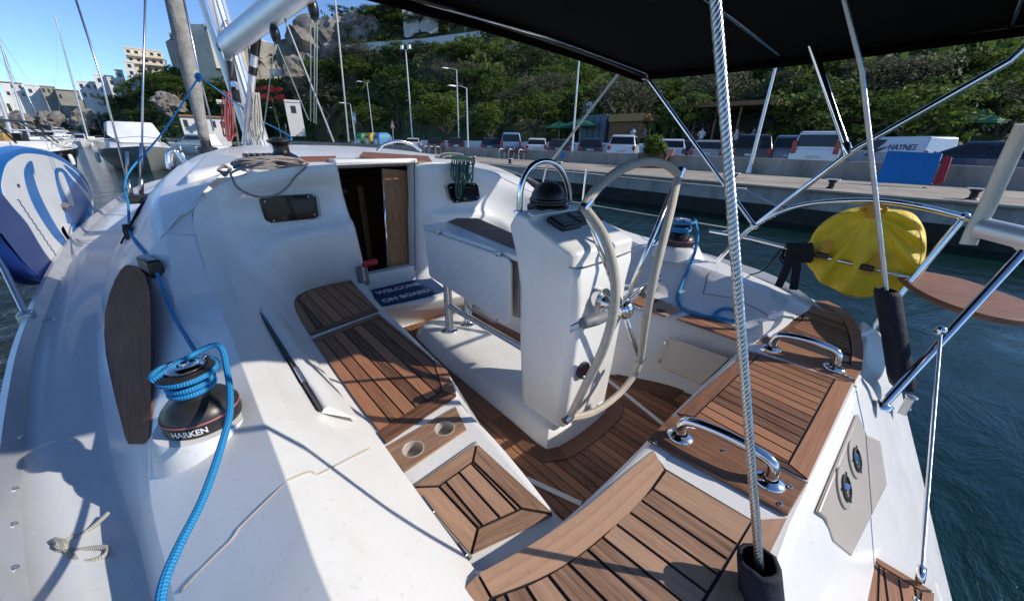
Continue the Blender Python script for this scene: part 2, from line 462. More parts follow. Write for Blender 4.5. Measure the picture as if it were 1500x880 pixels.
    # drain scuppers cut in the rail read as dark dashes
# side deck, port: from the sheer to the coaming foot; foredeck joins both sides
DECK_IN = [(.42, .02, .45), (-.02, .25, .49), (-.20, .45, .5), (-.24, .84, .5), (-.28, 1.09, .5), (-.345, 1.43, .5), (-.41, 1.98, .505), (-.45, 2.5, .515), (-.465, 3.1, .53), (-.46, 4.2, .56), (-.40, 5.4, .59), (-.15, 7.0, .64), (.6, 8.1, .69), (XC, 8.4, .72)]
din = resample(spline(DECK_IN, 6), 40); dout = resample(SHEER, 40)
for mm, nm in ((lambda p: V(p), 'side_deck'), (mir, 'side_deck')):
    mb = MB()
    rows = []
    for a, b_ in zip(din, dout):
        o = b_ - a; o.z = 0; d = max(.03, o.length)
        rows.append([mm(a + V((.10, 0, -.03))), mm(a), mm(a.lerp(b_, .06) - V((0, 0, .012))), mm(a.lerp(b_, .45) + V((0, 0, .005))), mm(a.lerp(b_, .86) - V((0, 0, .004))), mm(a.lerp(b_, .90) - V((0, 0, .02))), mm(b_ - V((0, 0, .012)))])
    mb.grid(rows); mb.build(nm, 'gelcoat_deck', Y_, smooth=180)

# ---- port coaming: facet A-B, top B-C, then shoulder D and seat back E
SEC = [  # y, A(x,z), B(x,z), C(x,z), D(x,z), E(x,z)
    (-.25, (.30, .43), (.36, .50), (.40, .52), (.42, .52), (.44, .51)),
    (.02, (.08, .46), (.14, .54), (.22, .57), (.27, .56), (.32, .50)),
    (.25, (-.10, .49), (-.03, .59), (.07, .655), (.12, .63), (.31, .475)),
    (.45, (-.20, .5), (-.15, .605), (.03, .708), (.09, .672), (.32, .455)),
    (.75, (-.235, .5), (-.19, .612), (.03, .728), (.09, .685), (.328, .43)),
    (1.05, (-.275, .5), (-.22, .618), (.03, .728), (.09, .685), (.335, .42)),
    (1.4, (-.335, .5), (-.21, .63), (.03, .727), (.09, .685), (.34, .42)),
    (1.75, (-.38, .5), (-.165, .655), (.03, .728), (.095, .682), (.35, .42)),
    (2.05, (-.41, .505), (-.12, .715), (.03, .725), (.105, .69), (.36, .42)),
    (2.3, (-.43, .51), (-.095, .83), (.028, .79), (.115, .74), (.375, .42)),
    (2.5, (-.445, .515), (-.08, .955), (.030, .93), (.125, .79), (.395, .42)),
]
def port_coaming(mm, name, mat):
    mb = MB(); rows = []
    for y, A, B, C, D, E in SEC:
        r = [V((A[0] + .02, y, A[1] - .10)), V((A[0], y, A[1])), V((lerp(A[0], B[0], .75), y, lerp(A[1], B[1], .80))), V((B[0], y, B[1])), V((lerp(B[0], C[0], .22), y, lerp(B[1], C[1], .28))), V((C[0], y, C[1])), V((D[0], y, D[1])),
             V((lerp(D[0], E[0], .5), y, lerp(D[1], E[1], .5) - .012)), V((E[0] - .035, y, E[1] + .03)), V((E[0], y, E[1]))]
        rows.append([mm(p) for p in r])
    # corner and bulkhead: only C, D and E carry on
    mb.grid(rows)
    return mb, rows
mb, prow = port_coaming(lambda p: p, 'coaming', 'gelcoat')
def crs(zc=.0):
    keys = {}
    return keys
def row_crease(rows, table):
    """edge crease by row column"""
    look = {}
    for r in rows:
        for j, p in enumerate(r): look[(round(p.x, 3), round(p.y, 3), round(p.z, 3))] = j
    def f(a, b_):
        i = look.get((round(a.x, 3), round(a.y, 3), round(a.z, 3))); j = look.get((round(b_.x, 3), round(b_.y, 3), round(b_.z, 3)))
        return table.get(i, 0) if i is not None and i == j else 0
    return f
cols = [resample(spline([r[j] for r in prow], 5), 60) for j in range(len(prow[0]))]
mb = MB(); mb.grid([[c[i] for c in cols] for i in range(60)])
mb.build('coaming', 'gelcoat', Y_, smooth=24, bevel=.024, bseg=4, bangle=12)
# ---- cabin: aft bulkhead hollow, port half (columns run round the corner to the companionway jamb)
BK = [[(.030, 2.3, .79), (.115, 2.3, .735), (.14, 2.3, .69), (.19, 2.3, .61), (.25, 2.3, .53), (.375, 2.3, .41)], # C, C2 (under the rim), W (window zone), L (ledge top), L2 (ledge front), E
    [(.030, 2.5, .93), (.125, 2.5, .79), (.15, 2.5, .75), (.20, 2.5, .66), (.26, 2.5, .56), (.395, 2.5, .42)],
    [(.045, 2.61, 1.02), (.12, 2.60, .93), (.15, 2.60, .84), (.20, 2.58, .76), (.27, 2.56, .62), (.415, 2.60, .42)],
    [(.10, 2.69, 1.10), (.155, 2.68, 1.03), (.19, 2.67, .90), (.235, 2.64, .82), (.30, 2.62, .70), (.45, 2.69, .42)],
    [(.22, 2.71, 1.165), (.25, 2.70, 1.09), (.28, 2.74, 1.02), (.32, 2.71, .85), (.37, 2.67, .78), (.52, 2.75, .42)],
    [(.38, 2.72, 1.215), (.40, 2.71, 1.14), (.42, 2.785, 1.09), (.44, 2.74, .865), (.48, 2.69, .82), (.60, 2.78, .42)],
    [(.60, 2.73, 1.24), (.61, 2.715, 1.155), (.62, 2.80, 1.10), (.64, 2.755, .87), (.66, 2.71, .835), (.74, 2.79, .42)],
    [(.83, 2.74, 1.25), (.83, 2.725, 1.165), (.835, 2.81, 1.11), (.85, 2.765, .875), (.865, 2.725, .845), (.90, 2.79, .40)],
    [(.885, 2.75, 1.25), (.882, 2.735, 1.17), (.905, 2.82, 1.10), (.925, 2.775, .875), (.940, 2.735, .845), (1.00, 2.80, .30)],
    [(.90, 2.90, 1.25), (.905, 2.90, 1.18), (.925, 2.90, .965), (.935, 2.90, .875), (.945, 2.90, .845), (1.01, 2.90, .30)],
]
BK = [[q if j != 4 else (q[0], q[1] - .035 * sstep(.2, .45, q[0]) * (1 - sstep(.86, .95, q[0])), q[2]) for j, q in enumerate(r)] for r in BK]
mb = MB(); rows = [[V(p) for p in r] for r in BK]
mb.grid(rows)
mb.build('bulkhead', 'gelcoat', Y_, smooth=180, subsurf=2, crease=row_crease(rows, {0: .6, 3: .35, 4: .35}))
# companionway surround to starboard of the port jamb, then the starboard half
BKS = [
    [(1.455, 2.90, 1.25), (1.45, 2.90, 1.18), (1.44, 2.90, .965), (1.43, 2.90, .875), (1.42, 2.90, .845), (1.385, 2.90, .30)],
    [(1.455, 2.79, 1.25), (1.45, 2.785, 1.18), (1.44, 2.785, .965), (1.43, 2.785, .875), (1.42, 2.785, .845), (1.385, 2.79, .30)],
    [(1.56, 2.78, 1.25), (1.56, 2.765, 1.18), (1.555, 2.77, .965), (1.55, 2.76, .875), (1.55, 2.75, .845), (1.56, 2.76, .20)],
    [(1.62, 2.775, 1.25), (1.63, 2.75, 1.17), (1.635, 2.78, .95), (1.63, 2.755, .87), (1.63, 2.72, .84), (1.64, 2.76, .20)],
    [(1.85, 2.77, 1.235), (1.85, 2.745, 1.15), (1.85, 2.775, .93), (1.85, 2.75, .86), (1.85, 2.71, .825), (1.86, 2.77, .40)],
    [(2.08, 2.75, 1.19), (2.07, 2.735, 1.11), (2.06, 2.76, .92), (2.04, 2.74, .85), (2.03, 2.69, .81), (2.05, 2.76, .42)],
    [(2.28, 2.72, 1.12), (2.25, 2.71, 1.05), (2.22, 2.71, .90), (2.20, 2.69, .82), (2.16, 2.65, .76), (2.15, 2.72, .42)],
    [(2.46, 2.62, 1.02), (2.42, 2.60, .96), (2.37, 2.61, .84), (2.33, 2.58, .76), (2.26, 2.55, .68), (2.22, 2.63, .42)],
    [(2.60, 2.42, .91), (2.54, 2.41, .86), (2.48, 2.42, .78), (2.42, 2.40, .70), (2.34, 2.38, .60), (2.28, 2.45, .42)],
    [(2.68, 2.1, .80), (2.60, 2.1, .77), (2.53, 2.1, .70), (2.46, 2.1, .62), (2.40, 2.1, .54), (2.32, 2.1, .42)],
    [(2.70, 1.7, .71), (2.62, 1.7, .69), (2.54, 1.7, .63), (2.48, 1.7, .56), (2.42, 1.7, .49), (2.34, 1.7, .42)],
    [(2.66, 1.3, .66), (2.58, 1.3, .645), (2.52, 1.3, .60), (2.47, 1.3, .53), (2.43, 1.3, .47), (2.36, 1.3, .42)],
    [(2.58, .95, .635), (2.51, .96, .625), (2.465, .97, .585), (2.43, .98, .53), (2.40, .99, .47), (2.35, 1.0, .42)],
    [(2.47, .68, .60), (2.41, .71, .595), (2.375, .73, .565), (2.35, .74, .52), (2.33, .745, .47), (2.31, .75, .42)],
    [(2.32, .505, .565), (2.29, .54, .56), (2.27, .56, .54), (2.255, .575, .51), (2.245, .58, .46), (2.23, .59, .42)],
    [(2.12, .425, .53), (2.11, .455, .53), (2.11, .475, .515), (2.10, .49, .49), (2.10, .495, .46), (2.10, .50, .42)],
    [(1.94, .41, .515), (1.94, .435, .515), (1.94, .45, .50), (1.94, .46, .48), (1.94, .462, .45), (1.94, .465, .42)],
]
BKS = BKS[:11]
for i in range(8, len(BKS)):
    c, e = BKS[i][0], BKS[i][5]; nx, ny = e[0] - c[0], e[1] - c[1]; l = max(1e-6, math.hypot(nx, ny)); nx /= l; ny /= l; h = c[2] - e[2]; w_ = min(l, .30)
    k = min(1, h / .2)
    BKS[i] = [c, (c[0] + nx * .045, c[1] + ny * .045, c[2] - .006), (c[0] + nx * .072, c[1] + ny * .072, c[2] - .045 * k), (c[0] + nx * (.072 + (w_ - .072) * .35), c[1] + ny * (.072 + (w_ - .072) * .35), e[2] + h * .38), (e[0] - nx * .03, e[1] - ny * .03, e[2] + .02), e]
mb = MB(); rows = [[V(p) for p in r] for r in BKS]
mb.grid(rows)
mb.build('coaming', 'gelcoat', Y_, smooth=180, subsurf=2, crease=row_crease(rows, {0: .65, 1: .3, 2: .35, 3: .25, 4: .4}), label='starboard inner coaming sweeping from the companionway round to the stern')
# starboard coaming aft of the corner: outer edge, step, rim, upright wall, foot
def PL(l): return [P(*q) for q in l]
RIM = [V((2.66, 2.3, .855)), V((2.69, 2.05, .79)), V((2.70, 1.7, .715))] + PL([(945, 361, .668), (1000, 381, .63), (1052, 399, .60), (1089, 414, .575), (1124, 432, .548), (1143, 446, .533), (1148, 459, .522), (1142, 475, .514), (1116, 494, .508), (1098, 506, .506)])
FOOT = [V((2.30, 2.3, .42)), V((2.325, 2.05, .42)), V((2.34, 1.7, .42)), V((2.345, 1.35, .42))] + PL([(1004, 451, .42), (1040, 464, .42), (1072, 476, .42), (1092, 486, .42)])
FOOT += [V((2.235, .54, .42)), V((2.19, .50, .42)), V((2.13, .475, .42)), V((2.02, .455, .42)), V((1.92, .45, .42))]
STEP = [V((2.75, 2.32, .885)), V((2.78, 2.05, .81)), V((2.80, 1.7, .735))] + PL([(958, 351, .685), (1010, 372, .645), (1056, 390, .61), (1096, 409, .58), (1135, 428, .552), (1158, 441, .53), (1166, 454, .518), (1158, 471, .511), (1130, 491, .506), (1108, 503, .505)])
OUTE = [V((2.90, 2.42, .80)), V((2.93, 2.05, .72)), V((2.94, 1.7, .655))] + PL([(982, 355, .625), (1022, 369, .60), (1066, 388, .57), (1104, 405, .547), (1142, 421, .525), (1172, 432, .51), (1190, 438, .505), (1196, 443, .50), (1190, 450, .498), (1172, 446, .498)])
LOW = [p + V((.06, .02, -.20)) for p in OUTE[:8]] + [p + V((.02, .01, -.12)) for p in OUTE[8:]]
cols = [resample(spline(c, 8), 110) for c in (LOW, OUTE, STEP, RIM, FOOT)]
mb = MB(); rows = []
for i in range(110):
    lo, o, st, ri, fo = [c[i] for c in cols]; h = ri.z - fo.z; w_ = (fo - ri); w_.z = 0
    wt = ri + w_ * .10 - V((0, 0, h * .10)); wm = ri + w_ * .45 - V((0, 0, h * .62)); wf = ri + w_ * .78 - V((0, 0, h * .93))
    rows.append([lo, o, o.lerp(st, .45) + V((0, 0, .006)), st - V((0, 0, .006)), st, ri, wt, wm, wf, fo])
mb.grid(rows); mb.build('coaming', 'gelcoat', Y_, smooth=30, bevel=.012, bseg=3, bangle=18, label='starboard coaming with an upright inner wall curving round to the stern')
# ---- cabin top and sides
RF = []
AFT = [(-.08, 2.5, .955), (-.02, 2.58, 1.02), (.045, 2.66, 1.07)] + [r[0] for r in BK[2:7]] + [r[0] for r in BKS[2:8]]
# roof edge left (port) going forward
def edgeL(t): return [V(p) for p in [(-.08, 2.5, .955), (-.06, 3.0, 1.12), (.06, 3.6, 1.20), (.24, 4.4, 1.25), (.42, 5.4, 1.26), (.62, 6.6, 1.22), (.9, 7.6, 1.10)]]
L = resample(edgeL(0), 14); R = [mir(p) for p in L]
aft = resample([V(p) for p in AFT], 20); aft = aft[:-1] + [V((2.62, 2.5, .93))]
mb = MB(); rows = [aft]
for i in range(1, 14):
    row = []
    for j in range(20):
        t = j / 19; x = L[i].x + (R[i].x - L[i].x) * t
        crown = .075 * (1 - (2 * t - 1) ** 4) * (1 if i < 12 else .5)
        y = L[i].y + (.18 if i < 3 else .25) * (1 - (2 * t - 1) ** 2)
        if i == 1: y = max(y, aft[j].y + .14)
        if i == 2: y = max(y, aft[j].y + .38)
        z = L[i].z + crown
        if i == 1: z = lerp(aft[j].z, z, .7)
        row.append(V((x, y, z)))
    rows.append(row)
mb.grid(rows); mb.build('cabin_top', 'gelcoat', Y_, smooth=180, subsurf=1)
# cabin sides port and starboard with the long dark window
DI = [V(p) for p in [(-.445, 2.5, .44), (-.465, 3.1, .53), (-.46, 4.2, .56), (-.40, 5.4, .59), (-.15, 7.0, .64), (.6, 8.1, .69)]]
DIr = resample(spline(DI, 4), 14)
def lin_tab(tab, x):
    for a, b_ in zip(tab, tab[1:]):
        if x <= b_[0]: t = (x - a[0]) / (b_[0] - a[0]); return [lerp(p, q, t) for p, q in zip(a[1:], b_[1:])]
    return tab[-1][1:]
for mm in (lambda p: V(p), mir):
    mb = MB(); rows = []
    A_, B_, S_ = resample(spline(DI, 6), 46), resample(L, 46), resample([(V(p)) for p in R], 46)
    for i, (a, b_, c) in enumerate(zip(A_, B_, S_)):
        k = sstep(0, .2, i / 45); m_ = a.lerp(b_, .75); m_.z = lerp(a.z, b_.z, lerp(.80, .84, k)); q = [a + V((.02, 0, -.1)), a, a.lerp(m_, .5), m_, b_.lerp(m_, .12) + V((0, 0, .006)), b_]
        y = b_.y; t1, t2 = .04, .10
        cz = lambda t: b_.z + .075 * (1 - (2 * t - 1) ** 4) + .004
        if y < 2.95:
            cc = lin_tab([(2.5, .032, .932), (2.62, .048, 1.025), (2.72, .13, 1.125), (2.95, .25, 1.20)], y); q += [V((lerp(b_.x, cc[0], .45), y, lerp(b_.z, cc[1], .52))), V((cc[0], y, cc[1]))]
        else: q += [V((lerp(b_.x, c.x, t1), y + .02, cz(t1))), V((lerp(b_.x, c.x, t2), y + .05, cz(t2)))]
        if mm is mir: q = q[:4] + [b_]
        rows.append([mm(p) for p in q])
    mb.grid(rows); mb.build('cabin_side', 'gelcoat', Y_, smooth=180)
mb = MB(); rows = []
for a, b_ in list(zip(DIr, L))[2:9]:
    m_ = a.lerp(b_, .75); m_.z = lerp(a.z, b_.z, .84); rows.append([a.lerp(m_, .42) + V((-.012, 0, .01)), a.lerp(m_, .82) + V((-.012, 0, .012))])
mb.grid(rows); mb.build('cabin_window', 'black_gloss', Y_, smooth=60, solid=.01)
# moulded upstand on the port shoulder of the cabin top
mb = MB()
a = [PY(x, y, yy) for x, y, yy in [(271, 255, 3.0), (287, 254, 3.0), (330, 240, 3.05), (360, 231, 3.15), (316, 222, 4.2), (300, 226, 4.2)]]
lowr = [PY(x, y, yy) for x, y, yy in [(270, 285, 2.95), (286, 286, 2.92), (330, 262, 2.98), (362, 250, 3.05), (316, 228, 4.2), (298, 234, 4.2)]]
n = len(a); ia = [mb.vert(p) for p in a]; ib = [mb.vert(p - V((0, 0, .03))) for p in lowr]
mb.face(ia)
for i in range(n): mb.face((ia[i], ia[(i + 1) % n], ib[(i + 1) % n], ib[i]))
mb.build('sprayhood_coaming', 'gelcoat', Y_, bevel=.025, bseg=4)
# ---- bridge deck, companionway sill, port seat top, sole, stern ring
sf_ = [P(547, 450, .275), P(651, 434, .275)]; sb_ = [P(590, 480, 0), P(657, 457, 0)]; e_ = (sf_[1] - sf_[0]).normalized()
mb = MB(); tl, tr, bl, br = sf_[0] - e_ * .12, sf_[1] + e_ * .35, sb_[0] - e_ * .35, sb_[1] + e_ * .45
ids_ = mb.grid([[V((.80, 2.95, .275)), V((1.75, 2.95, .275))], [tl + V((0, .03, 0)), tr + V((0, .03, 0))], [tl, tr], [tl - V((0, 0, .03)), tr - V((0, 0, .03))], [bl, br]])
mb.build('bridge_step', 'gelcoat', Y_, bevel=.02, bseg=3)
mb = MB(); mb.box((1.20, 2.87, .335), (.62, .10, .165)); mb.build('companionway_sill', 'gelcoat', Y_, bevel=.018, bseg=3)
# port seat box (white moulding) with its inner edge curve
pin = [(.95, 2.80), (.86, 2.35), (.795, 1.6), (.765, 1.27), (.70, 1.10), (.672, 1.0), (.672, .90), (.655, .72), (.62, .50), (.585, .36), (.57, .2)]
out = [(.90, 2.80), (.40, 2.80), (.36, 2.2), (.33, 1.6), (.32, 1.0), (.31, .6), (.30, .36), (.30, .2)]
def loft_side(top, bot, name, mat='gelcoat', inset=.03):
    mb = MB(); rows = []
    for a, b_ in zip(top, bot):
        a, b_ = V(a), V(b_)
        rows.append([a + (a - b_).normalized() * 0 + V((-inset, 0, 0)), a, a.lerp(b_, .12), a.lerp(b_, .5), b_.lerp(a, .06), b_])
    mb.grid(rows); return mb, rows
ps = resample(spline([(x, y, .412) for x, y in pin], 6), 40)
psb = resample(spline([(1.08, 2.72, 0), (1.00, 2.3, 0), (.95, 1.6, 0), (.92, 1.25, 0), (.88, 1.05, 0), (.86, .9, 0), (.84, .7, 0), (.83, .5, 0), (.83, .36, 0), (.83, .2, 0)], 6), 40)
mb = MB(); rows = []
for a, b_ in zip(ps, psb):
    w = V((1, 0, 0))
    rows.append([V((.28, a.y, .412)), a - w * .05, a - w * .012, a - V((0, 0, .03)), a.lerp(b_, .55), b_ + V((-.015, 0, .02)), b_ + V((.02, 0, 0))])
mb.grid(rows); mb.build('port_seat', 'gelcoat', Y_, smooth=180, subsurf=1, crease=row_crease(rows, {2: .5, 5: .4}))
# starboard seat
st = resample(spline([(1.94, 2.80, .415), (1.98, 2.2, .415), (2.005, 1.6, .415), (2.02, 1.25, .415), (2.07, 1.1, .415), (2.16, .93, .415), (2.22, .75, .415), (2.24, .45, .415)], 6), 34)
sb = resample(spline([(1.76, 2.76, 0), (1.80, 2.2, 0), (1.83, 1.6, 0), (1.87, 1.15, 0), (1.93, 1.03, 0), (2.0, .9, 0), (2.07, .75, 0), (2.12, .45, 0)], 6), 34)
mb = MB(); rows = []
for a, b_ in zip(st, sb):
    rows.append([V((2.56, a.y + .05, .415)), a + V((.05, 0, 0)), a + V((.012, 0, 0)), a - V((0, 0, .03)), a.lerp(b_, .55), b_ + V((.015, 0, .02)), b_ + V((-.02, 0, 0))])
mb.grid(rows); mb.build('starboard_seat', 'gelcoat', Y_, smooth=180, subsurf=1)
# cockpit sole
mb = MB(); mb.prism([(.80, .1, -.03), (2.30, .1, -.03), (2.30, 2.75, -.03), (.80, 2.75, -.03)], (0, 0, .026)); mb.build('cockpit_liner', 'gelcoat', Y_)
# stern seat mouldings: white rim, inner face down to the sole, base under the teak
ri = [V(p) for p in [(.30, .60, .44), (.30, .50, .455), (.335, .44, .475), (.45, .405, .49), (.64, .39, .497), (.94, .395, .497), (1.17, .405, .497), (1.5, .41, .497), (1.90, .41, .505), (1.96, .41, .515)]]
ri = resample(spline(ri, 6), 40)
mb = MB(); rows = []
for p in ri:
    k = sstep(.28, .62, p.x)
    rows.append([V((lerp(p.x + .02, p.x, k), p.y - .075, p.z + .0)), V((p.x, p.y - .04, p.z + .004)), V((p.x, p.y - .008, p.z)), V((p.x, p.y + .018, p.z - .022)), V((p.x + .0, p.y + .02, p.z - .08)), V((p.x, p.y + .022, lerp(.41, -.02, sstep(.55, .70, p.x))))])
mb.grid(rows); mb.build('stern_rim', 'gelcoat', Y_, smooth=180, subsurf=1)
mb = MB(); mb.prism([(.36, .40, .465), (.55, .36, .465), (1.0, .36, .465), (1.95, .375, .465), (2.12, .40, .465), (2.32, .46, .465), (2.66, .36, .465), (2.72, .20, .465), (2.55, .02, .465), (2.10, -.015, .465), (1.0, -.012, .465), (.60, -.03, .465), (.30, .05, .465), (.30, .30, .465)], (0, 0, .030))
mb.build('stern_deck', 'gelcoat', Y_, bevel=.012)
# port quarter infill between hatch and stern
# transom: sloping panel aft of the stern bench, stepping to the bathing platform
def PT(x, y, k=.55, o=.02):
    """point of the transom slope: y = -o - k * (.5 - z)"""
    d = ray(x, y); t = (-o - k * .5 + k * CAM.z - CAM.y) / (d.y - k * d.z) if abs(d.y - k * d.z) > 1e-9 else 0
    return CAM + d * t
def tz(x, z, o=.022): return V((x, -o - .55 * (.5 - z), z))
mb = MB(); rows = []
for x in (.35, .6, 1.0, 1.4, 1.75, 2.0, 2.2, 2.40):
    e = max(0, x - 2.0)
    rows.append([V((x, .01 + e * .25, .486)), V((x, -.018 + e * .2, .480)), V((x, -.030 + e * .1, .462)), tz(x, .40), tz(x, .3), tz(x, .2), tz(x, .08), tz(x, -.12), tz(x, -.35)])
mb.grid(rows); mb.build('transom', 'gelcoat', Y_, smooth=60)
# starboard stern quarter: the transom face runs out to the hull edge
inn = [P(1259, 545, .498), P(1258, 562, .474)] + [PT(x, y, .55, .014) for x, y in ((1262, 590), (1268, 612), (1276, 640), (1292, 690), (1312, 750), (1340, 812), (1368, 864), (1392, 935))]
outr = [P(1263, 470, .498), P(1287, 486, .465), P(1303, 505, .42), P(1313, 540, .34)] + [PT(x, y, .55, .014) for x, y in ((1321, 575), (1333, 625), (1349, 690), (1370, 780), (1396, 884), (1416, 960))]
inn, outr = resample(spline(inn, 5), 40), resample(spline(outr, 5), 40)
mb = MB(); rows = []
for a, b_ in zip(inn, outr):
    d = V((.004, .012, -.10)); rows.append([a, a.lerp(b_, .33), a.lerp(b_, .66), a.lerp(b_, .93) + V((0, 0, .006)), b_, b_ + d * .3, b_ + d * 4])
mb.grid(rows); mb.build('stern_quarter', 'gelcoat', Y_, smooth=40)
mb = MB(); q = [P(x, y, .07) for x, y in ((1262, 800), (1366, 862), (1392, 950), (1425, 1040), (1270, 1100))]; mb.prism(q, (0, 0, .04)); mb.prism([V((.5, -.20, .07)), q[0] + V((-.004, 0, 0)), q[4] + V((-.004, 0, 0)), V((.5, -.9, .07))], (0, 0, .04)); mb.build('bathing_platform', 'gelcoat', Y_, bevel=.01)
# ================================================================ THE YACHT: joinery, gear and fittings
def TP(px, z): return [P(x, y, z) for x, y in px]
def ccw(q): return q if sum(q[i].x * q[(i + 1) % len(q)].y - q[(i + 1) % len(q)].x * q[i].y for i in range(len(q))) > 0 else list(reversed(q))
def margin_panel(mb, q, z, margins, ang, w, gap=.007, th=.004, off=0.0):
    """framed teak panel: mitred margin boards round a planked middle; q convex, counter-clockwise"""
    n = len(q); E = []
    for i in range(n):
        a, b_ = q[i], q[(i + 1) % n]; d = V((b_.x - a.x, b_.y - a.y, 0)).normalized(); nn = (-d.y, d.x)   # inward normal
        E.append((nn[0], nn[1], nn[0] * a.x + nn[1] * a.y, d))
    base = [(p.x, p.y) for p in q]; inner = base
    for i in range(n): inner = clip(inner, -E[i][0], -E[i][1], -(E[i][2] + margins[i] + (gap / 2 if margins[i] else 0)))
    for i in range(n):
        if margins[i] <= 0: continue
        b_ = clip(base, E[i][0], E[i][1], E[i][2] + margins[i] - gap / 2)
        for j in (i - 1, (i + 1) % n):
            mi_, mj = margins[i], margins[j]
            if mj <= 0: continue
            # dist_i / mi <= dist_j / mj
            nx = E[i][0] / mi_ - E[j][0] / mj; ny = E[i][1] / mi_ - E[j][1] / mj; c = E[i][2] / mi_ - E[j][2] / mj
            l = math.hypot(nx, ny); b_ = clip(b_, nx / l, ny / l, c / l - gap / 2)
        if len(b_) >= 3:
            d = E[i][3]; pts = [V((p[0], p[1], z)) for p in b_]
            # grain along the edge
            k = max(range(len(pts)), key=lambda t: abs((pts[(t + 1) % len(pts)] - pts[t]).dot(d)))
            mb.plank(pts, th, k)
    strips(mb, inner, z, ang, w, gap, off, th)
def base_sheet(q, z, name, mat='caulk', th=.003, parent=None):
    mb = MB(); mb.prism([V((p.x, p.y, z - th)) for p in q], (0, 0, th)); return mb
def bool_cut(ob, cut):
    c = cut.build('cutter', 'caulk', None); md = ob.modifiers.new('cut', 'BOOLEAN'); md.operation = 'DIFFERENCE'; md.object = c; md.solver = 'EXACT'
    bpy.context.view_layer.update(); dg = bpy.context.evaluated_depsgraph_get(); me = bpy.data.meshes.new_from_object(ob.evaluated_get(dg))
    ob.modifiers.clear(); ob.data = me; bpy.data.objects.remove(c)

# ---- port seat teak
z = .4135
q1 = ccw(TP([(424, 441), (437, 424), (468, 412), (512, 409), (555, 456), (455, 492)], z))
q2 = ccw(TP([(458, 497), (554, 460), (656, 545), (669, 581), (566, 650)], z))
def panel(name, q, z, mar, ang, w, mat='teak', label=None, off=0, gap=.007):
    """mar: function edge-midpoint -> margin width"""
    f = ccw(q); n = len(f); m = [mar((f[i] + f[(i + 1) % n]) / 2, i) for i in range(n)]
    mb = MB(); mb.prism([V((p.x, p.y, z)) for p in shrink(f, .003)], (0, 0, .002), mi=1)
    margin_panel(mb, f, z + .001, m, ang, w, gap, .005, off)
    return mb.build(name, [mat, 'caulk'], Y_, label=label)
panel('seat_teak', q1, z, lambda c, i: .045 if c.y < 2.2 else (.045 if c.x < .48 else 0), 0, .062, 'teak', off=.02)
panel('seat_teak', q2, z, lambda c, i: .075 if c.y < 1.15 else (.05 if c.y > 1.9 else (.05 if c.y < 1.24 else 0)), 0, .056, 'teak', off=.012)
# ---- drinks board: two round wells sunk into the board and the seat
seat = [o for o in bpy.data.objects if o.name.startswith('port_seat')][0]
cq = ccw(TP([(564, 657), (592, 692), (683, 630), (667, 597)], .4135))
cups = [P(605, 657, .42), P(651, 627, .42)]
mb = MB(); mb.plank(cq, .007, 1)
cb = mb.build('cup_board', 'teak_pale', Y_)
for ob in (seat, cb):
    c = MB()
    for p in cups: c.lathe([(0, -.09), (.036, -.09), (.036, .06), (0, .06)], (p.x, p.y, .41), seg=28)
    bool_cut(ob, c)
mb = MB()
for p in cups: mb.lathe([(.0385, .0085), (.036, .0095), (.0345, .008), (.0345, -.03), (0, -.03)], (p.x, p.y, .412), seg=28)
mb.build('cup_well', 'gelcoat_beige', cb, smooth=40, split=True)
# ---- port aft hatch: sunk teak lid in a rounded recess
hq = ccw(TP([(698, 651), (606, 715), (690, 813), (812, 755)], .4135))
panel('locker_lid', hq, .4135, lambda c, i: .052 if c.y > .7 else .058, 0, .052, 'teak_pale', gap=.009)
mb = MB()
for a, b_ in (((618, 727), (634, 752)), ((668, 797), (684, 815))):
    a, b_ = P(*a, .42), P(*b_, .42); mb.box((a + b_) / 2, (.014, (b_ - a).length, .010))
mb.build('lid_hinge', 'steel_dull', Y_, bevel=.003, split=True)
mb = MB(); mb.tube(TP([(697, 648), (603, 714), (690, 818)], .414), .006, 6); mb.build('lid_gutter', 'grey_rubber', Y_, smooth=180)
# ---- cockpit sole teak
mb = MB(); mb.prism([(.80, .2, -.004), (2.25, .2, -.004), (2.25, 2.58, -.004), (.84, 2.58, -.004)], (0, 0, .003), mi=1)
strips(mb, [(.80, .2), (2.25, .2), (2.25, 2.58), (.84, 2.58)], -.001, math.radians(0), .047, .0055, .012, .004)
mb.build('cockpit_sole', ['teak', 'caulk'], Y_)
plo = [(1.18, 2.42), (1.12, 2.25), (1.085, 1.8), (1.075, 1.2), (1.065, .96), (1.085, .905), (1.14, .885), (1.3, .875), (1.52, .885), (1.60, .92), (1.63, 1.0), (1.63, 1.8), (1.60, 2.25), (1.54, 2.42)]
po = resample(spline([(x, y, 0) for x, y in plo], 6, True) + [V((plo[0][0], plo[0][1], 0))], 61)[:-1]
cen = V((1.35, 1.6, 0))
def ring(pts, d, zz):
    n = len(pts); o = []
    ar = sum(pts[i].x * pts[(i + 1) % n].y - pts[(i + 1) % n].x * pts[i].y for i in range(n)); sg = 1 if ar > 0 else -1
    for i in range(n):
        t = (pts[(i + 1) % n] - pts[i - 1]).normalized(); nn = V((t.y, -t.x, 0)) * sg
        o.append(pts[i] + nn * d + V((0, 0, zz)))
    return o
mb = MB(); a = ring(po, .004, .004); b_ = ring(po, .085, .004); c = ring(po, .092, .004); n = len(po)
mb.grid([[p - V((0, 0, .002)) for p in a], [p - V((0, 0, .002)) for p in c]], close_u=True, mi=1)
for i in range(0, n, 6):
    j = i
    while j < min(n, i + 6):
        k = (j + 1) % n
        PLANK_NO += 0
        mb.plank([a[j], a[k], b_[k], b_[j]], .004, 0, pn=500 + i // 6); j += 1
mb.build('sole_margin', ['teak_dark', 'caulk'], Y_)
mb = MB()
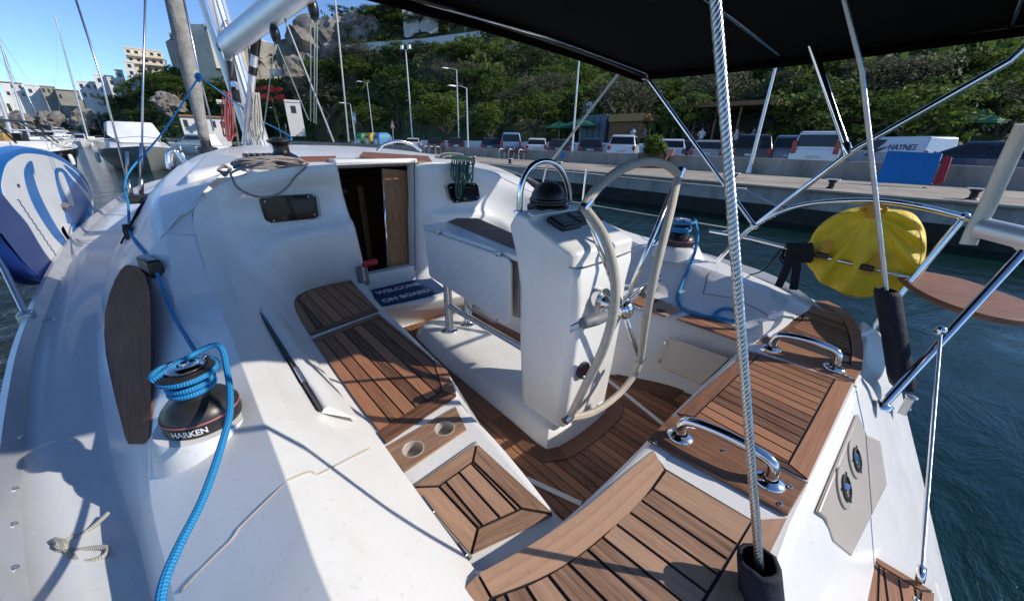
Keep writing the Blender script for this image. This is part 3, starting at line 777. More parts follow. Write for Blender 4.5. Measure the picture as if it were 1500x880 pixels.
for a, b_, w_ in (((885, 552), (972, 622), .012), ((771, 701), (851, 738), .012)):
    a, b_ = P(*a, .005), P(*b_, .005); d = (b_ - a).normalized(); s = V((-d.y, d.x, 0)) * w_
    mb.prism([a - s, b_ - s, b_ + s, a + s], (0, 0, .004))
mb.build('sole_hatch_edge', 'gelcoat', Y_, split=True)
# starboard quarter of the sole: curved margin board
mb = MB(); q = TP([(895, 551), (917, 546), (948, 553), (1002, 572), (985, 585), (925, 566)], .0045); mb.plank(q, .004, 1); mb.build('sole_margin', 'teak_dark', Y_)
# ---- stern bench teak, port part: fanning planks inside a broad curved margin
zs = .4965
IN = [(706, 838), (780, 798), (856, 746), (920, 691), (957, 660)]
MI = [(723, 877), (788, 850), (840, 821), (880, 789), (932, 744), (976, 686)]
mb = MB()
q = TP([(660, 880), (706, 838), (780, 798), (856, 746), (920, 691), (957, 660), (976, 686), (1105, 762), (1060, 850), (1035, 900), (700, 960), (640, 920)], zs)
mb.prism(shrink(ccw(q), .004), (0, 0, .002), mi=1)
# full outer board edge (past the photo's border the bench goes on to the port quarter)
a = resample(spline(TP([(702, 841), (780, 798), (856, 746), (920, 691), (957, 661)], zs + .001), 5), 13)
b_ = resample(spline(TP([(721, 874), (788, 848), (840, 819), (880, 787), (932, 742), (972, 688)], zs + .001), 5), 13)
for i in range(12): mb.plank([a[i], a[i + 1], b_[i + 1], b_[i]], .005, 0, pn=601)
mb.plank(TP([(699, 844), (717, 877), (690, 905), (640, 905)], zs + .001), .005, 0)
PB = [((977, 690), (1100, 762)), ((957, 718), (1078, 798)), ((939, 734), (1064, 820)), ((923, 752), (1050, 842)), ((903, 769), (1034, 868)), ((883, 789), (1016, 896)), ((861, 807), (990, 922)), ((833, 827), (955, 950)), ((804, 845), (912, 980)), ((771, 861), (860, 1000)), ((740, 872), (800, 1010)), ((724, 880), (750, 1010))]
for (p0, p1), (r0, r1) in zip(PB, PB[1:]):
    A, B, C, D = P(*p0, zs + .001), P(*p1, zs + .001), P(*r1, zs + .001), P(*r0, zs + .001)
    g1 = (D - A).normalized() * .0045; g2 = (C - B).normalized() * .0045
    mb.plank([A + g1, B + g2, C - g2, D - g1], .005, 0)
O0 = [(1104, 763), (1152, 760)], [(1054, 848), (1110, 846)], [(1000, 935), (1075, 935)], [(880, 1030), (960, 1050)]
for (a, b_), (c, d) in zip(O0, O0[1:]):
    mb.plank([P(*a, zs + .001), P(*b_, zs + .001), P(*d, zs + .001), P(*c, zs + .001)], .005, 1, pn=640)
mb.build('stern_bench', ['teak_pale', 'caulk'], Y_)
# ---- lift-up gate section and the two handle boards
gq = TP([(990, 607), (1096, 514), (1248, 562), (1182, 704)], zs + .006)
f = ccw(gq)
panel('gate_seat', gq, zs + .006, lambda c, i: .05 if c.y > .3 else (.055 if c.y < .08 else (.028 if c.x < 1.5 else .02)), math.radians(4), .052, 'teak', off=.02)
mb = MB(); mb.prism(shrink(ccw(TP([(988, 608), (1096, 511), (1252, 562), (1183, 708)], zs)), .0), (0, 0, .0065)); mb.build('gate_tray', 'gelcoat', Y_)
HB1 = TP([(984, 610), (948, 646), (1153, 756), (1180, 711)], zs + .002)
mb = MB(); mb.plank(HB1, .010, 1); hb1 = mb.build('handle_board', 'teak', Y_, bevel=.002)
HB2 = TP([(1097, 510), (1250, 562), (1262, 543), (1122, 494)], zs + .002)
mb = MB(); mb.plank(HB2, .010, 0); hb2 = mb.build('handle_board', 'teak', Y_, bevel=.002)
mb = MB()
for x, y in ((1158, 713), (1143, 738), (1060, 660), (960, 648)):
    p = P(x, y, zs + .013); mb.lathe([(.007, 0), (.006, .003), (0, .004)], p, seg=12)
mb.build('screw_head', 'steel', hb1, smooth=60, split=True)
mb = MB()
for x, y in ((1238, 548), (1246, 553), (1112, 505)):
    p = P(x, y, zs + .013); mb.lathe([(.007, 0), (.006, .003), (0, .004)], p, seg=12)
mb.build('screw_head', 'steel', hb2, smooth=60, split=True)
# ---- starboard stern corner teak
mb = MB()
q = TP([(1122, 492), (1147, 472), (1160, 452), (1172, 440), (1213, 441), (1240, 456), (1257, 479), (1264, 510), (1262, 543)], zs)
mb.prism(shrink(ccw(q), .003), (0, 0, .002), mi=1)
inr = [(1124, 492), (1146, 476), (1158, 456), (1166, 441)]; mid = [(1158, 483), (1172, 470), (1174, 455), (1168, 443)]
a = resample(spline(TP(inr, zs + .001), 4), 9); b_ = resample(spline(TP(mid, zs + .001), 4), 9)
for i in range(8): mb.plank([a[i], a[i + 1], b_[i + 1], b_[i]], .005, 0, pn=700)
core = ccw(TP([(1148, 489), (1176, 470), (1178, 455), (1172, 441), (1208, 442), (1229, 462), (1240, 485), (1246, 520)], zs))
strips(mb, [(p.x, p.y) for p in core], zs + .001, math.radians(14), .046, .006, .0, .005)
ot = [(1210, 441), (1240, 456), (1257, 479), (1264, 510), (1262, 543)]; ou = [(1206, 445), (1229, 462), (1242, 484), (1248, 512), (1246, 535)]
a = resample(spline(TP(ot, zs + .003), 4), 11); b_ = resample(spline(TP(ou, zs + .003), 4), 11)
for i in range(10): mb.plank([a[i], a[i + 1], b_[i + 1], b_[i]], .005, 0, pn=701)
mb.build('stern_bench', ['teak', 'caulk'], Y_, label='curved teak corner of the stern bench at the starboard quarter')
# ---- starboard seat teak pieces with finger hole, beige locker door
z = .4165
for px, k in (([(905, 437), (941, 451), (966, 440), (935, 427)], 0), ([(990, 468), (1083, 500), (1100, 488), (1018, 458)], 0)):
    mb = MB(); q = ccw(TP(px, z)); mb.prism(q, (0, 0, .002), mi=1)
    strips(mb, [(p.x, p.y) for p in shrink(q, .004)], z + .001, 0, .05, .006, 0, .005)
    mb.build('seat_teak', ['teak', 'caulk'], Y_, label='short teak slats let into the starboard seat')
mb = MB(); q = ccw(TP([(941, 453), (967, 442), (1000, 456), (972, 465)], z)); mb.plank(q, .007, 1); cb2 = mb.build('cup_board', 'teak_pale', Y_)
p = P(968, 455, z + .007); mb = MB(); mb.lathe([(0, .0012), (.028, .0012), (.030, .0005)], p, seg=20); mb.build('finger_hole', 'black_plastic', cb2)
dq = [V((1.965, 0, 0))] * 0
def onface(x, y, zz):
    """point on the starboard seat front: between the seat edge and its foot"""
    return P(x, y, zz)
mb = MB(); D = [P(983, 492, .335), P(1072, 523, .33), P(1030, 562, .15), P(969, 536, .14)]
mb.prism([p + V((-.012, 0, .0)) for p in D], V((-.012, 0, .004)), mi=0); mb.build('locker_door', 'gelcoat_beige', Y_, bevel=.006, bseg=3)
mb = MB()
for t in (.2, .8): mb.box(D[3].lerp(D[0], t) + V((-.024, .012, 0)), (.012, .02, .03))
mb.build('door_hinge', 'steel_dull', Y_, bevel=.003, split=True)
# starboard coaming locker: lid line and moulded step
mb = MB()
sc_px = [(1052, 390), (1040, 399), (1037, 404), (1030, 430), (1050, 433), (1078, 437), (1094, 446), (1110, 453), (1122, 460), (1126, 468)]
mb.tube(cast(sc_px, [o for o in named('coaming')], .0008), .0026, 5)
mb.build('deck_seam', 'grey_rubber', Y_, smooth=180)

# ---- port coaming: joint lines, rail slot and end fitting
mb = MB(); mb.tube(resample(cast([(264, 866), (290, 838), (318, 810), (342, 787), (349, 774), (375, 748), (400, 724), (422, 703), (440, 695), (455, 690), (463, 696), (485, 685), (512, 671), (540, 657)], named('coaming'), .0005), 60), .0028, 6)
mb.build('locker_seam', 'gelcoat_beige', Y_, smooth=180)
s0, s1 = V((.178, 2.42, .605)), V((.192, 1.13, .587))
mb = MB(); R_ = []
for t in [i / 10 for i in range(11)]:
    a = s0.lerp(s1, t); e = sstep(0, .06, t) * (1 - sstep(.86, 1, t) * .9)
    R_.append([a + V((-.006, 0, -.012)), a + V((.004, 0, .007 * e)), a + V((.02, 0, .007 * e)), a + V((.07, 0, -.048 - .012 * sstep(.8, 1, t))), a + V((.105, 0, -.10))])
mb.grid(R_); mb.poly([R_[-1][i] for i in range(5)]); mb.build('backrest_pad', 'gelcoat', Y_, smooth=60)
mb = MB(); mb.tube([s0 + V((-.008, 0, .002)), s1 + V((-.008, 0, .002))], .009, 6, flat=(1.1, .55)); slot = mb.build('rail_slot', 'winch_grey', Y_, smooth=60)
mb = MB(); mb.tube([s0 + V((-.006, -.05, .008)), s0 + V((-.006, -.16, .008))], .011, 8); mb.tube([s1 + V((-.006, .30, .008)), s1 + V((-.006, .18, .008))], .010, 8); mb.build('slot_fitting', 'steel_dull', slot, smooth=60, split=True)
# ---- teak step pad on the port coaming side
LFT = [(388, 184), (396, 176), (410, 168), (430, 160), (460, 153.5), (490, 152.5), (520, 155), (550, 161), (590, 170), (620, 178), (640, 183), (650, 188)]
RGT = [(388, 190), (391, 203), (402, 212), (425, 219), (450, 220.5), (490, 221), (520, 221), (550, 221), (590, 221), (620, 220), (640, 219), (650, 207)]
srf = named('coaming', 'cabin_side', 'side_deck'); rows = []; PLANK_NO += 1
import numpy as np
gpx = [(lerp(l_, r_, k / 5), lerp(y0, y1, k / 5)) for (y0, l_), (y1, r_) in zip(LFT, RGT) for k in range(6)]
hits = cast(gpx, srf, 0)
iv = np.array([1 / (h - CAM).dot(CF) for h in hits]); g_ = np.array(gpx); A_ = np.stack([np.ones(len(iv)), (g_[:, 0] - 190) / 100, (g_[:, 1] - 500) / 100, ((g_[:, 1] - 500) / 100) ** 2], 1)
co_ = np.linalg.lstsq(A_, iv, rcond=None)[0]; fit = A_ @ co_
fit = fit + max(0, float(np.percentile(iv - fit, 88))) + .012
pp = [CAM + ray(x, y) * (1 / (f * FPX)) for (x, y), f in zip(gpx, fit)]
rows = [pp[k:k + 6] for k in range(0, len(pp), 6)]
mb = MB(); uvq = lambda p: (p.y, PLANK_NO * 10 + p.x + p.z)
for a, b_ in zip(rows, rows[1:]):
    for k in range(5): mb.poly([a[k], a[k + 1], b_[k + 1], b_[k]], 0, [uvq(p) for p in (a[k], a[k + 1], b_[k + 1], b_[k])])
loop = rows[0] + [r[-1] for r in rows[1:]] + list(reversed(rows[-1][:-1])) + [r[0] for r in reversed(rows[1:-1])]
low = [p + (p - CAM).normalized() * .075 for p in loop]
for k in range(len(loop)): q = [loop[k], loop[(k + 1) % len(loop)], low[(k + 1) % len(loop)], low[k]]; mb.poly(q, 0, [uvq(p) for p in q])
mb.build('step_pad', 'teak_brown', Y_, smooth=40)

# ---- pedestal plinth
top = ring(po, -.06, .10); mid = ring(po, -.006, .012)
mb = MB(); rows = [[p for p in ring(po, 0, -.004)], mid, [a.lerp(b_, .5) + V((0, 0, .012)) for a, b_ in zip(mid, top)], top, [p.lerp(V((1.36, max(1.15, min(2.15, p.y)), 0)), .45) + V((0, 0, .112)) for p in po], [p.lerp(V((1.36, max(1.15, min(2.15, p.y)), 0)), .8) + V((0, 0, .112)) for p in po]]
ids = mb.grid(rows, close_u=True); mb.face(ids[-1]); mb.build('plinth', 'gelcoat', Y_, smooth=50)
# ---- steering pedestal
prof = [(1.20, .10), (1.225, .40), (1.24, .75), (1.27, .93), (1.315, 1.05), (1.27, 1.115), (1.19, 1.105), (1.17, 1.08), (.93, 1.005), (.905, .99), (.905, .945), (.90, .93), (.885, .90), (.87, .80), (.865, .60), (.875, .35), (.89, .10)]
mb = MB(); rows = []
def pedx(zz, yy): return (1.145 + (.02 if zz > .93 else 0) * 0, 1.535 + .07 * sstep(.8, .97, zz))
for k in (0, .06, .94, 1):
    row = []
    for yy, zz in prof:
        a, b_ = pedx(zz, yy); ins = .0 if k in (.06, .94) else 0
        cy = 1.08
        sh = .04 if k in (0, 1) else 0
        row.append(V((lerp(a, b_, k), yy + (sh if yy < cy else -sh) * (1 if zz < .9 else .35), zz - (.012 if (k in (0, 1) and zz > 1.0) else 0))))
    rows.append(row)
ids = mb.grid(rows, close_u=True); mb.face(ids[0]); mb.face(list(reversed(ids[-1])))
ped = mb.build('pedestal', 'gelcoat', Y_, bevel=.014, bseg=4, smooth=35, bangle=25)
# console lip line and joint
mb = MB(); mb.tube([(1.143, .925, .935), (1.17, .892, .932), (1.35, .888, .932), (1.56, .892, .94)], .0035, 5); mb.build('console_joint', 'grey_rubber', ped)
mb = MB(); mb.prism([(1.165, 1.20, 1.108), (1.585, 1.20, 1.108), (1.585, 1.165, 1.100), (1.165, 1.165, 1.100)], (0, 0, .010)); mb.build('console_brow', 'gelcoat', ped, bevel=.004)
# instruments on the sloping face
sl = V((0, .24, .075)).normalized(); sn = V((0, -.075, .24)).normalized()
def cons(x, t, h=0): return V((x, 1.17, 1.08)) - sl * t + sn * h
def slab(mb, x0, x1, t0, t1, h, mi=0, h0=0): mb.prism([cons(x0, t1, h0), cons(x1, t1, h0), cons(x1, t0, h0), cons(x0, t0, h0)], sn * (h - h0), mi)
mb = MB(); slab(mb, 1.235, 1.365, .015, .125, .028); pm = mb.build('plotter', 'black_plastic', ped, bevel=.008, bseg=3)
mb = MB(); slab(mb, 1.252, 1.338, .028, .092, .0295, 0, .026); mb.build('plotter_screen', 'screen', pm)
mb = MB()
for i in range(5): mb.lathe([(.005, 0), (.005, .003), (0, .004)], cons(1.258 + .02 * i, .108, .028), sn, 10)
mb.build('plotter_buttons', 'steel_dull', pm)
for x0, x1, t0, t1, nm in ((1.375, 1.465, .00, .105, 'autopilot'), (1.475, 1.575, .0, .095, 'wind_instrument')):
    mb = MB(); slab(mb, x0, x1, t0, t1, .022); am = mb.build(nm, 'winch_grey', ped, bevel=.006, bseg=3)
    mb = MB(); slab(mb, x0 + .02, x1 - .02, t0 + .012, t0 + .055, .0235, 0, .02); mb.build('instrument_screen', 'screen', am)
    mb = MB()
    for i in range(3):
        for j in range(2): slab(mb, x0 + .014 + i * .024, x0 + .030 + i * .024, t1 - .038 + j * .018, t1 - .026 + j * .018, .025, 0, .02)
    mb.build('instrument_buttons', 'grey_rubber', am)
# compass dome and guard hoop
mb = MB(); cp = (1.375, 1.275, 1.098); mb.lathe([(.100, 0), (.104, .006), (.104, .022), (.094, .030), (.090, .034), (.088, .055), (.080, .085), (.064, .112), (.040, .130), (.015, .138), (0, .139)], cp, seg=32)
cpm = mb.build('compass', 'black_plastic', ped, smooth=35)
mb = MB(); mb.lathe([(.0915, .040), (.0935, .044), (.0935, .056), (.088, .060)], cp, seg=32); mb.build('compass_ring', 'black_gloss', cpm, smooth=60)
hp = [V((1.185, 1.275, 1.09)), V((1.185, 1.275, 1.18)), V((1.20, 1.275, 1.245)), V((1.245, 1.275, 1.300)), V((1.315, 1.275, 1.325)), V((1.40, 1.275, 1.315)), V((1.475, 1.275, 1.265)), V((1.525, 1.275, 1.19)), V((1.545, 1.275, 1.09))]
mb = MB(); mb.tube(spline(hp, 6), .014, 12); hoop = mb.build('compass_guard', 'steel', ped, smooth=180)
mb = MB()
for x in (1.185, 1.545): mb.lathe([(.028, 0), (.027, .006), (.016, .010)], (x, 1.275, 1.106), seg=16)
mb.build('guard_foot', 'steel', hoop, smooth=60, split=True)
# round engine panel gauge on the aft face
gp = PY(853, 541, .868)
mb = MB(); mb.lathe([(.034, -.01), (.042, 0), (.042, .012), (.034, .016), (.030, .012), (0, .012)], gp, (0, -1, 0), 28); gg = mb.build('gauge', 'black_plastic', ped, smooth=40)
mb = MB(); mb.box(gp + V((0, -.0135, .004)), (.004, .002, .022)); mb.box(gp + V((.008, -.0135, -.012)), (.012, .002, .008)); mb.build('gauge_dial', 'red_plastic', gg)
# ---- folding steering wheel: two rim arcs in the wheel plane, the side arcs folded aft
YW = .74
J1, J2, J3, J4 = PY(856, 303, YW), PY(994, 257, YW), PY(938, 528, YW), PY(834, 610, YW)
def arc(px, fold): return spline([PY(x, y, YW - fold * math.sin(PI * i / (len(px) - 1))) for i, (x, y) in enumerate(px)], 8)
wh = MB(); hubp = PY(912, 452, YW)
hub = MB(); hub.lathe([(.02, -.10), (.030, -.10), (.030, -.02), (.042, -.01), (.042, .02), (.032, .035), (.012, .045), (0, .046)], (hubp.x, hubp.y, hubp.z), (0, -1, 0), 24)
hub.lathe([(.0, -.13), (.06, -.13), (.06, -.10), (.03, -.09)], (hubp.x, hubp.y, hubp.z), (0, -1, 0), 24)
wheel = hub.build('steering_wheel', 'steel', Y_, smooth=50)
mb = MB(); mb.tube(arc([(856, 301), (880, 271), (915, 246), (950, 237), (978, 243), (995, 258)], 0), .0158, 14)
mb.build('rim', 'leather', wheel, smooth=180)
mb = MB(); mb.tube(arc([(833, 612), (868, 604), (903, 580), (927, 552), (938, 530)], 0), .0158, 14); mb.build('rim', 'leather', wheel, smooth=180)
mb = MB(); mb.tube(arc([(857, 306), (884, 345), (900, 400), (899, 455), (884, 510), (860, 560), (836, 608)], .17), .0158, 14); mb.build('rim', 'leather', wheel, smooth=180)
mb = MB(); mb.tube(arc([(993, 260), (982, 310), (967, 370), (954, 425), (945, 475), (941, 505), (938, 528)], .12), .0158, 14); mb.build('rim', 'leather', wheel, smooth=180)
mb = MB()
for J in (J1, J2, J3, J4):
    d = (J - hubp).normalized(); mb.tube([hubp + d * .03, J - d * .012], .0105, 10)
mb.build('spoke', 'steel', wheel, smooth=180, split=True)
mb = MB()
for J, px in ((J1, (846, 316)), (J2, (988, 270)), (J3, (930, 540)), (J4, (846, 598))):
    d = (PY(*px, YW) - J).normalized(); mb.tube([J - d * .03, J + d * .012], .018, 14)
mb.build('rim_joint', 'steel', wheel, smooth=40, split=True)
for tip, g0, g1 in (((836, 486), (852, 474), (893, 461)), ((968, 409), (962, 417), (942, 432))):
    mb = MB()
    for o in (0, -7): mb.tube([PY(tip[0], tip[1] + o, YW - .01), PY(905 + (6 if tip[0] > 900 else 0), 449 + o, YW - .01)], .0055, 8)
    rod = mb.build('latch_rod', 'steel', wheel, smooth=180)
    mb = MB(); a, b_ = PY(*g0, YW - .03), PY(*g1, YW - .03); mb.tube([a, a.lerp(b_, .06), a.lerp(b_, .5), a.lerp(b_, .9), b_], [.014, .022, .025, .020, .016], 14); mb.build('latch_grip', 'grey_rubber', rod, smooth=60)

# ---- cockpit table with its hanging leaf
XL = 1.235
mb = MB(); mb.prism([(1.245, 1.34, .832), (1.50, 1.34, .832), (1.50, 2.33, .832), (1.245, 2.33, .832)], (0, 0, .036)); tt = mb.build('table', 'gelcoat', Y_, bevel=.014, bseg=4)
mb = MB(); q = ccw(TP([(655, 325), (669, 320), (700, 320), (757, 345), (757, 366), (742, 360)], .869)); mb.plank(q, .002, 2); mb.build('table_inlay', 'teak_dark', tt)
mb = MB(); mb.lathe([(.018, 0), (.018, .003), (0, .003)], P(710, 338, .871), seg=16); mb.build('inlay_catch', 'black_plastic', tt)
LF = [PX(x, y, XL - .014) for x, y in ((620.5, 336), (742, 378), (747, 386), (748, 465), (740, 475), (631, 407), (628, 402))]
mb = MB(); mb.prism(LF, (.022, 0, 0)); mb.build('table_leaf', 'gelcoat', tt, bevel=.008, bseg=3, label='white port table leaf hanging down from its hinges')
mb = MB(); mb.prism([V((1.505, p.y, p.z)) for p in LF], (.022, 0, 0)); mb.build('table_leaf', 'gelcoat', tt, bevel=.008, bseg=3)
for x, y in ((640, 341), (729, 372)):
    mb = MB(); p = PX(x, y, XL - .016); mb.box(p + V((.003, 0, 0)), (.012, .04, .03)); mb.tube([p + V((-.004, -.022, 0)), p + V((-.004, .022, 0))], .006, 8); mb.build('table_hinge', 'steel', tt, bevel=.002)
mb = MB(); mb.box((1.375, 1.33, .60), (.20, .03, .46)); mb.box((1.375, 1.70, .65), (.14, .62, .36)); mb.build('table_box', 'gelcoat_beige', tt, bevel=.012, bseg=3)
mb = MB(); lx, ly = 1.29, 2.12
mb.lathe([(.062, .11), (.062, .118), (.05, .126), (.036, .130), (.030, .14), (.030, .83)], (lx, ly, 0), seg=24)
mb.tube(spline([(lx, ly, .315), (lx + .0, 1.9, .312), (lx + .0, 1.5, .312), (lx + .0, 1.24, .312)], 4), .021, 12)
mb.lathe([(.062, .11), (.062, .118), (.036, .130), (.030, .14), (.030, .80)], (lx + .17, ly, 0), seg=24)
mb.build('table_leg', 'steel', tt, smooth=40)
mb = MB(); mb.tube(spline([(1.25, 1.84, .50), (1.245, 1.80, .42), (1.245, 1.65, .42), (1.245, 1.53, .42), (1.25, 1.50, .49)], 5), .006, 8); mb.build('leaf_support', 'steel_dull', tt, smooth=180)

# ---- winches
def winch(base, sc, name, hs=1.0, label=None, letters=True):
    """sub-parts hang on the winch base"""
    b_ = V(base); S = sc; L0 = MB.lathe
    def lat(mb, prof, *a, **k): mb.lathe([(r, h * hs) for r, h in prof], *a, **k)
    mb = MB(); lat(mb, [(.108 * S, 0), (.110 * S, .006 * S), (.110 * S, .036 * S), (.104 * S, .052 * S), (.086 * S, .070 * S), (.064 * S, .082 * S), (.054 * S, .088 * S)], b_, seg=40, mi=0)
    w_ = mb.build(name, 'winch_grey', Y_, smooth=40, label=label)
    mb = MB(); lat(mb, [(.054 * S, .086 * S), (.050 * S, .100 * S), (.050 * S, .128 * S), (.054 * S, .138 * S), (.078 * S, .152 * S), (.080 * S, .158 * S), (.078 * S, .166 * S), (.060 * S, .170 * S), (.052 * S, .166 * S)], b_, seg=40)
    mb.build('drum', 'winch_grey', w_, smooth=40)
    mb = MB(); lat(mb, [(.0535 * S, .160 * S), (.054 * S, .176 * S), (.046 * S, .182 * S), (.030 * S, .183 * S), (.028 * S, .178 * S), (.016 * S, .178 * S), (.014 * S, .186 * S), (.009 * S, .186 * S), (.008 * S, .170 * S), (0, .170 * S)], b_, seg=32); mb.build('winch_cap', 'steel', w_, smooth=40)
    mb = MB(); lat(mb, [(.1106 * S, .036 * S), (.1112 * S, .0375 * S), (.1112 * S, .0395 * S), (.1100 * S, .041 * S)], b_, seg=40); mb.build('winch_stripe', 'pink_line', w_, smooth=60)
    # self-tailing stripper arm
    mb = MB(); a0 = math.radians(25)
    mb.grid([[b_ + V((math.cos(t) * r * S, math.sin(t) * r * S, h * S * hs)) for r, h in ((.050, .176), (.070, .180), (.078, .172))] for t in [a0 + i * .12 for i in range(8)]]); mb.build('stripper', 'steel', w_, smooth=60, solid=.004)
    if letters:
        mb = MB(); cen_a = math.radians(-113)
        def fn(x, y):
            a = cen_a + x / (.1115 * S); return b_ + V((math.cos(a) * .1118 * S, math.sin(a) * .1118 * S, .019 * S * hs + y * 1.15))
        add_text(mb, 'HARKEN', .026 * S, fn, .0006); mb.build('winch_lettering', 'white_plastic', w_)
    return w_
WP = V((-.085, 1.12, .712)); WS, WHS = .76, 1.22
mb = MB(); mb.lathe([(.150, -.17), (.122, -.05), (.112, -.012), (.104, 0), (0, .001)], WP, seg=40); mb.build('winch_pod', 'gelcoat', Y_, smooth=50)
pw = winch(WP, WS, 'sheet_winch', WHS)
SWP = PX(994, 358, 2.80)
mb = MB(); mb.lathe([(.20, -.09), (.16, -.03), (.145, -.005), (.13, 0), (0, .001)], SWP, seg=32); mb.build('winch_pod', 'gelcoat', Y_, smooth=50)
sw = winch(SWP, .98, 'sheet_winch', hs=1.1, label='far sheet winch on the starboard coaming', letters=False)
HWP = PY(417, 243, 2.98)
hw = winch(HWP, .95, 'halyard_winch', label='black halyard winch on the cabin top', letters=False)
for o in [c for c in bpy.data.objects if c.parent == hw] + [hw]:
    if not o.name.startswith(('winch_stripe', 'stripper')): o.data.materials.clear(); o.data.materials.append(MATS['black_plastic'])
# rope clutches beside it
mb = MB()
for i in range(5): mb.box(PY(361 + i * 9, 231 - i * .2, 3.05) + V((0, 0, .0)), (.028, .12, .05))
mb.build('rope_clutch', 'winch_grey', Y_, bevel=.008, split=True)
# ---- bulkhead windows, companionway joinery
for px, nm in (([(380, 293), (386, 289), (456, 285), (463, 289), (467, 316), (461, 320), (396, 327), (388, 323)], 0), ([(656, 273), (660, 269), (696, 268), (700, 272), (703, 290), (699, 294), (667, 297), (662, 292)], 1)):
    mb = MB(); pts = [PY(x, y, 2.745) for x, y in px]; mb.prism([p + V((0, .05, 0)) for p in pts], (0, -.055, 0)); pw_ = mb.build('portlight', 'black_gloss', Y_, bevel=.004)
    c = sum(pts, V((0, 0, 0))) / len(pts)
    mb = MB(); mb.tube([p + (p - c) * .14 + V((0, .013, 0)) for p in pts], .006, 6, closed=True); mb.build('portlight_frame', 'gelcoat', pw_, smooth=180)
    mb = MB()
    for i in (0, 2, 4, 6): mb.lathe([(.006, 0), (.005, .003), (0, .004)], pts[i] + (c - pts[i]) * .16 + V((0, -.005, 0)), (0, -1, 0), 10)
    mb.build('portlight_stud', 'steel_dull', pw_, split=True)
mb = MB()
for a, b_ in (((.92, 2.94, -.6), (.92, 4.6, 1.22)), ):
    # saloon: inward-facing box behind the companionway
    x0, x1, y0, y1, z0, z1 = .55, 2.1, 2.96, 4.6, -.65, 1.17
    c = [V((x, y, z_)) for x in (x0, x1) for y in (y0, y1) for z_ in (z0, z1)]
    for f_ in ((0, 1, 3, 2), (4, 6, 7, 5), (2, 3, 7, 6), (0, 2, 6, 4), (1, 5, 7, 3)): mb.poly([c[i] for i in f_])
mb.build('saloon', 'joinery', Y_)
mb = MB(); mb.box((1.20, 4.2, .25), (1.1, .04, 1.6)); mb.box((1.02, 3.9, -.1), (.25, .5, .6)); mb.box((1.18, 3.25, .2), (.05, .05, 1.7)); mb.build('saloon_bulkhead', 'joinery', Y_, bevel=.008)
mb = MB(); mb.box((1.02, 3.6, .98), (.30, .18, .03)); mb.build('saloon_shelf', 'gelcoat_beige', Y_, bevel=.012)
dp = [PY(x, y, 2.93) for x, y in ((558, 247), (598, 250), (603, 389), (568, 397))]
mb = MB(); mb.plank(list(reversed(dp)), .02, 1); cd_ = mb.build('companionway_door', 'teak_door' if 'teak_door' in MATS else teak('teak_door', (.24, .10, .04), (.52, .27, .13), .4), Y_)
mb = MB(); mb.tube([PY(561, 262, 2.90), PY(568, 390, 2.90)], .008, 10); mb.build('door_grab_rail', 'steel', cd_, smooth=180)
mb = MB(); mb.tube([PY(607, 234, 2.775), PY(608, 396, 2.765)], .006, 6); mb.build('washboard_track', 'grey_rubber', Y_, smooth=60)
mb = MB(); mb.box((1.18, 2.93, 1.262), (.62, .28, .03)); mb.build('companionway_header', 'gelcoat', Y_, bevel=.01)
mb = MB(); mb.prism([PY(526, 231, 2.84), PY(634, 240, 2.80), PY(628, 231, 3.1), PY(532, 225, 3.1)], (0, 0, .014)); mb.build('sliding_hatch', 'teak_dark', Y_, bevel=.008)
mb = MB(); mb.prism([PY(440, 238, 2.92), PY(492, 237, 2.92), PY(492, 231, 2.98), PY(440, 232, 2.98)], (0, 0, .012)); mb.build('hatch_rail', 'teak_dark', Y_)
mb = MB()
for x0, x1, yy in ((552, 617, 3.3),): mb.tube(spline([PY(x0, 222, yy), PY(562, 212, yy), PY(582, 207, yy), PY(602, 211, yy), PY(x1, 221, yy)], 6), .013, 10)
mb.tube(spline([PY(247, 248, 3.8), PY(246, 226, 3.8), PY(254, 221, 3.8), PY(263, 232, 3.8), PY(270, 241, 3.8)], 6), .014, 10)
mb.tube(spline([PY(251, 244, 3.9), PY(251, 227, 3.9), PY(258, 222, 3.9), PY(267, 231, 3.9), PY(274, 238, 3.9)], 6), .012, 10)
mb.build('grab_rail', 'steel', Y_, smooth=180, split=True)
# ---- transom recess with two shower fittings
rp = [PT(x, y, .55, .024) for x, y in [(1257, 606), (1269, 636), (1289, 645), (1299, 711), (1247, 815), (1220, 793), (1209, 760), (1199, 750)]]
mb = MB(); nrm = V((0, -1, .55)).normalized(); mb.prism([p - nrm * .01 for p in rp], nrm * .012); rec = mb.build('transom_locker', 'gelcoat_beige', Y_, bevel=.006)
for x, y, lid in ((1249, 672, 1), (1233, 713, 0)):
    p = PT(x, y, .55, .024) + nrm * .003
    u = V((1, 0, 0)); w_ = nrm.cross(u)
    mb = MB(); mb.lathe([(.062, 0), (.062, .005), (.055, .007), (.040, .007)], p, nrm, 32); sf = mb.build('deck_socket', 'gelcoat_beige', Y_, smooth=40)
    mb = MB(); mb.lathe([(.041, .005), (.041, .012), (.034, .014), (.030, .008), (0, .008)], p, nrm, 28); mb.build('socket_ring', 'winch_grey', sf, smooth=40)
    mb = MB()
    if lid: mb.lathe([(.0, .014), (.020, .013), (.024, .008)], p, nrm, 24)
    else: mb.box(p + nrm * .01, (.03, .012, .012)); mb.lathe([(.0, .006), (.014, .005)], p, nrm, 16)
    mb.build('socket_lid', 'steel', sf, smooth=40)
    mb = MB()
    for an in (.6, 2.7, 4.8): mb.lathe([(.005, 0), (.004, .003), (0, .003)], p + u * math.cos(an) * .048 + w_ * math.sin(an) * .048 + nrm * .007, nrm, 8)
    mb.build('socket_screw', 'winch_grey', sf)
q = [P(x, y, .1125) for x, y in ((1271, 810), (1368, 868), (1358, 960), (1262, 960))]
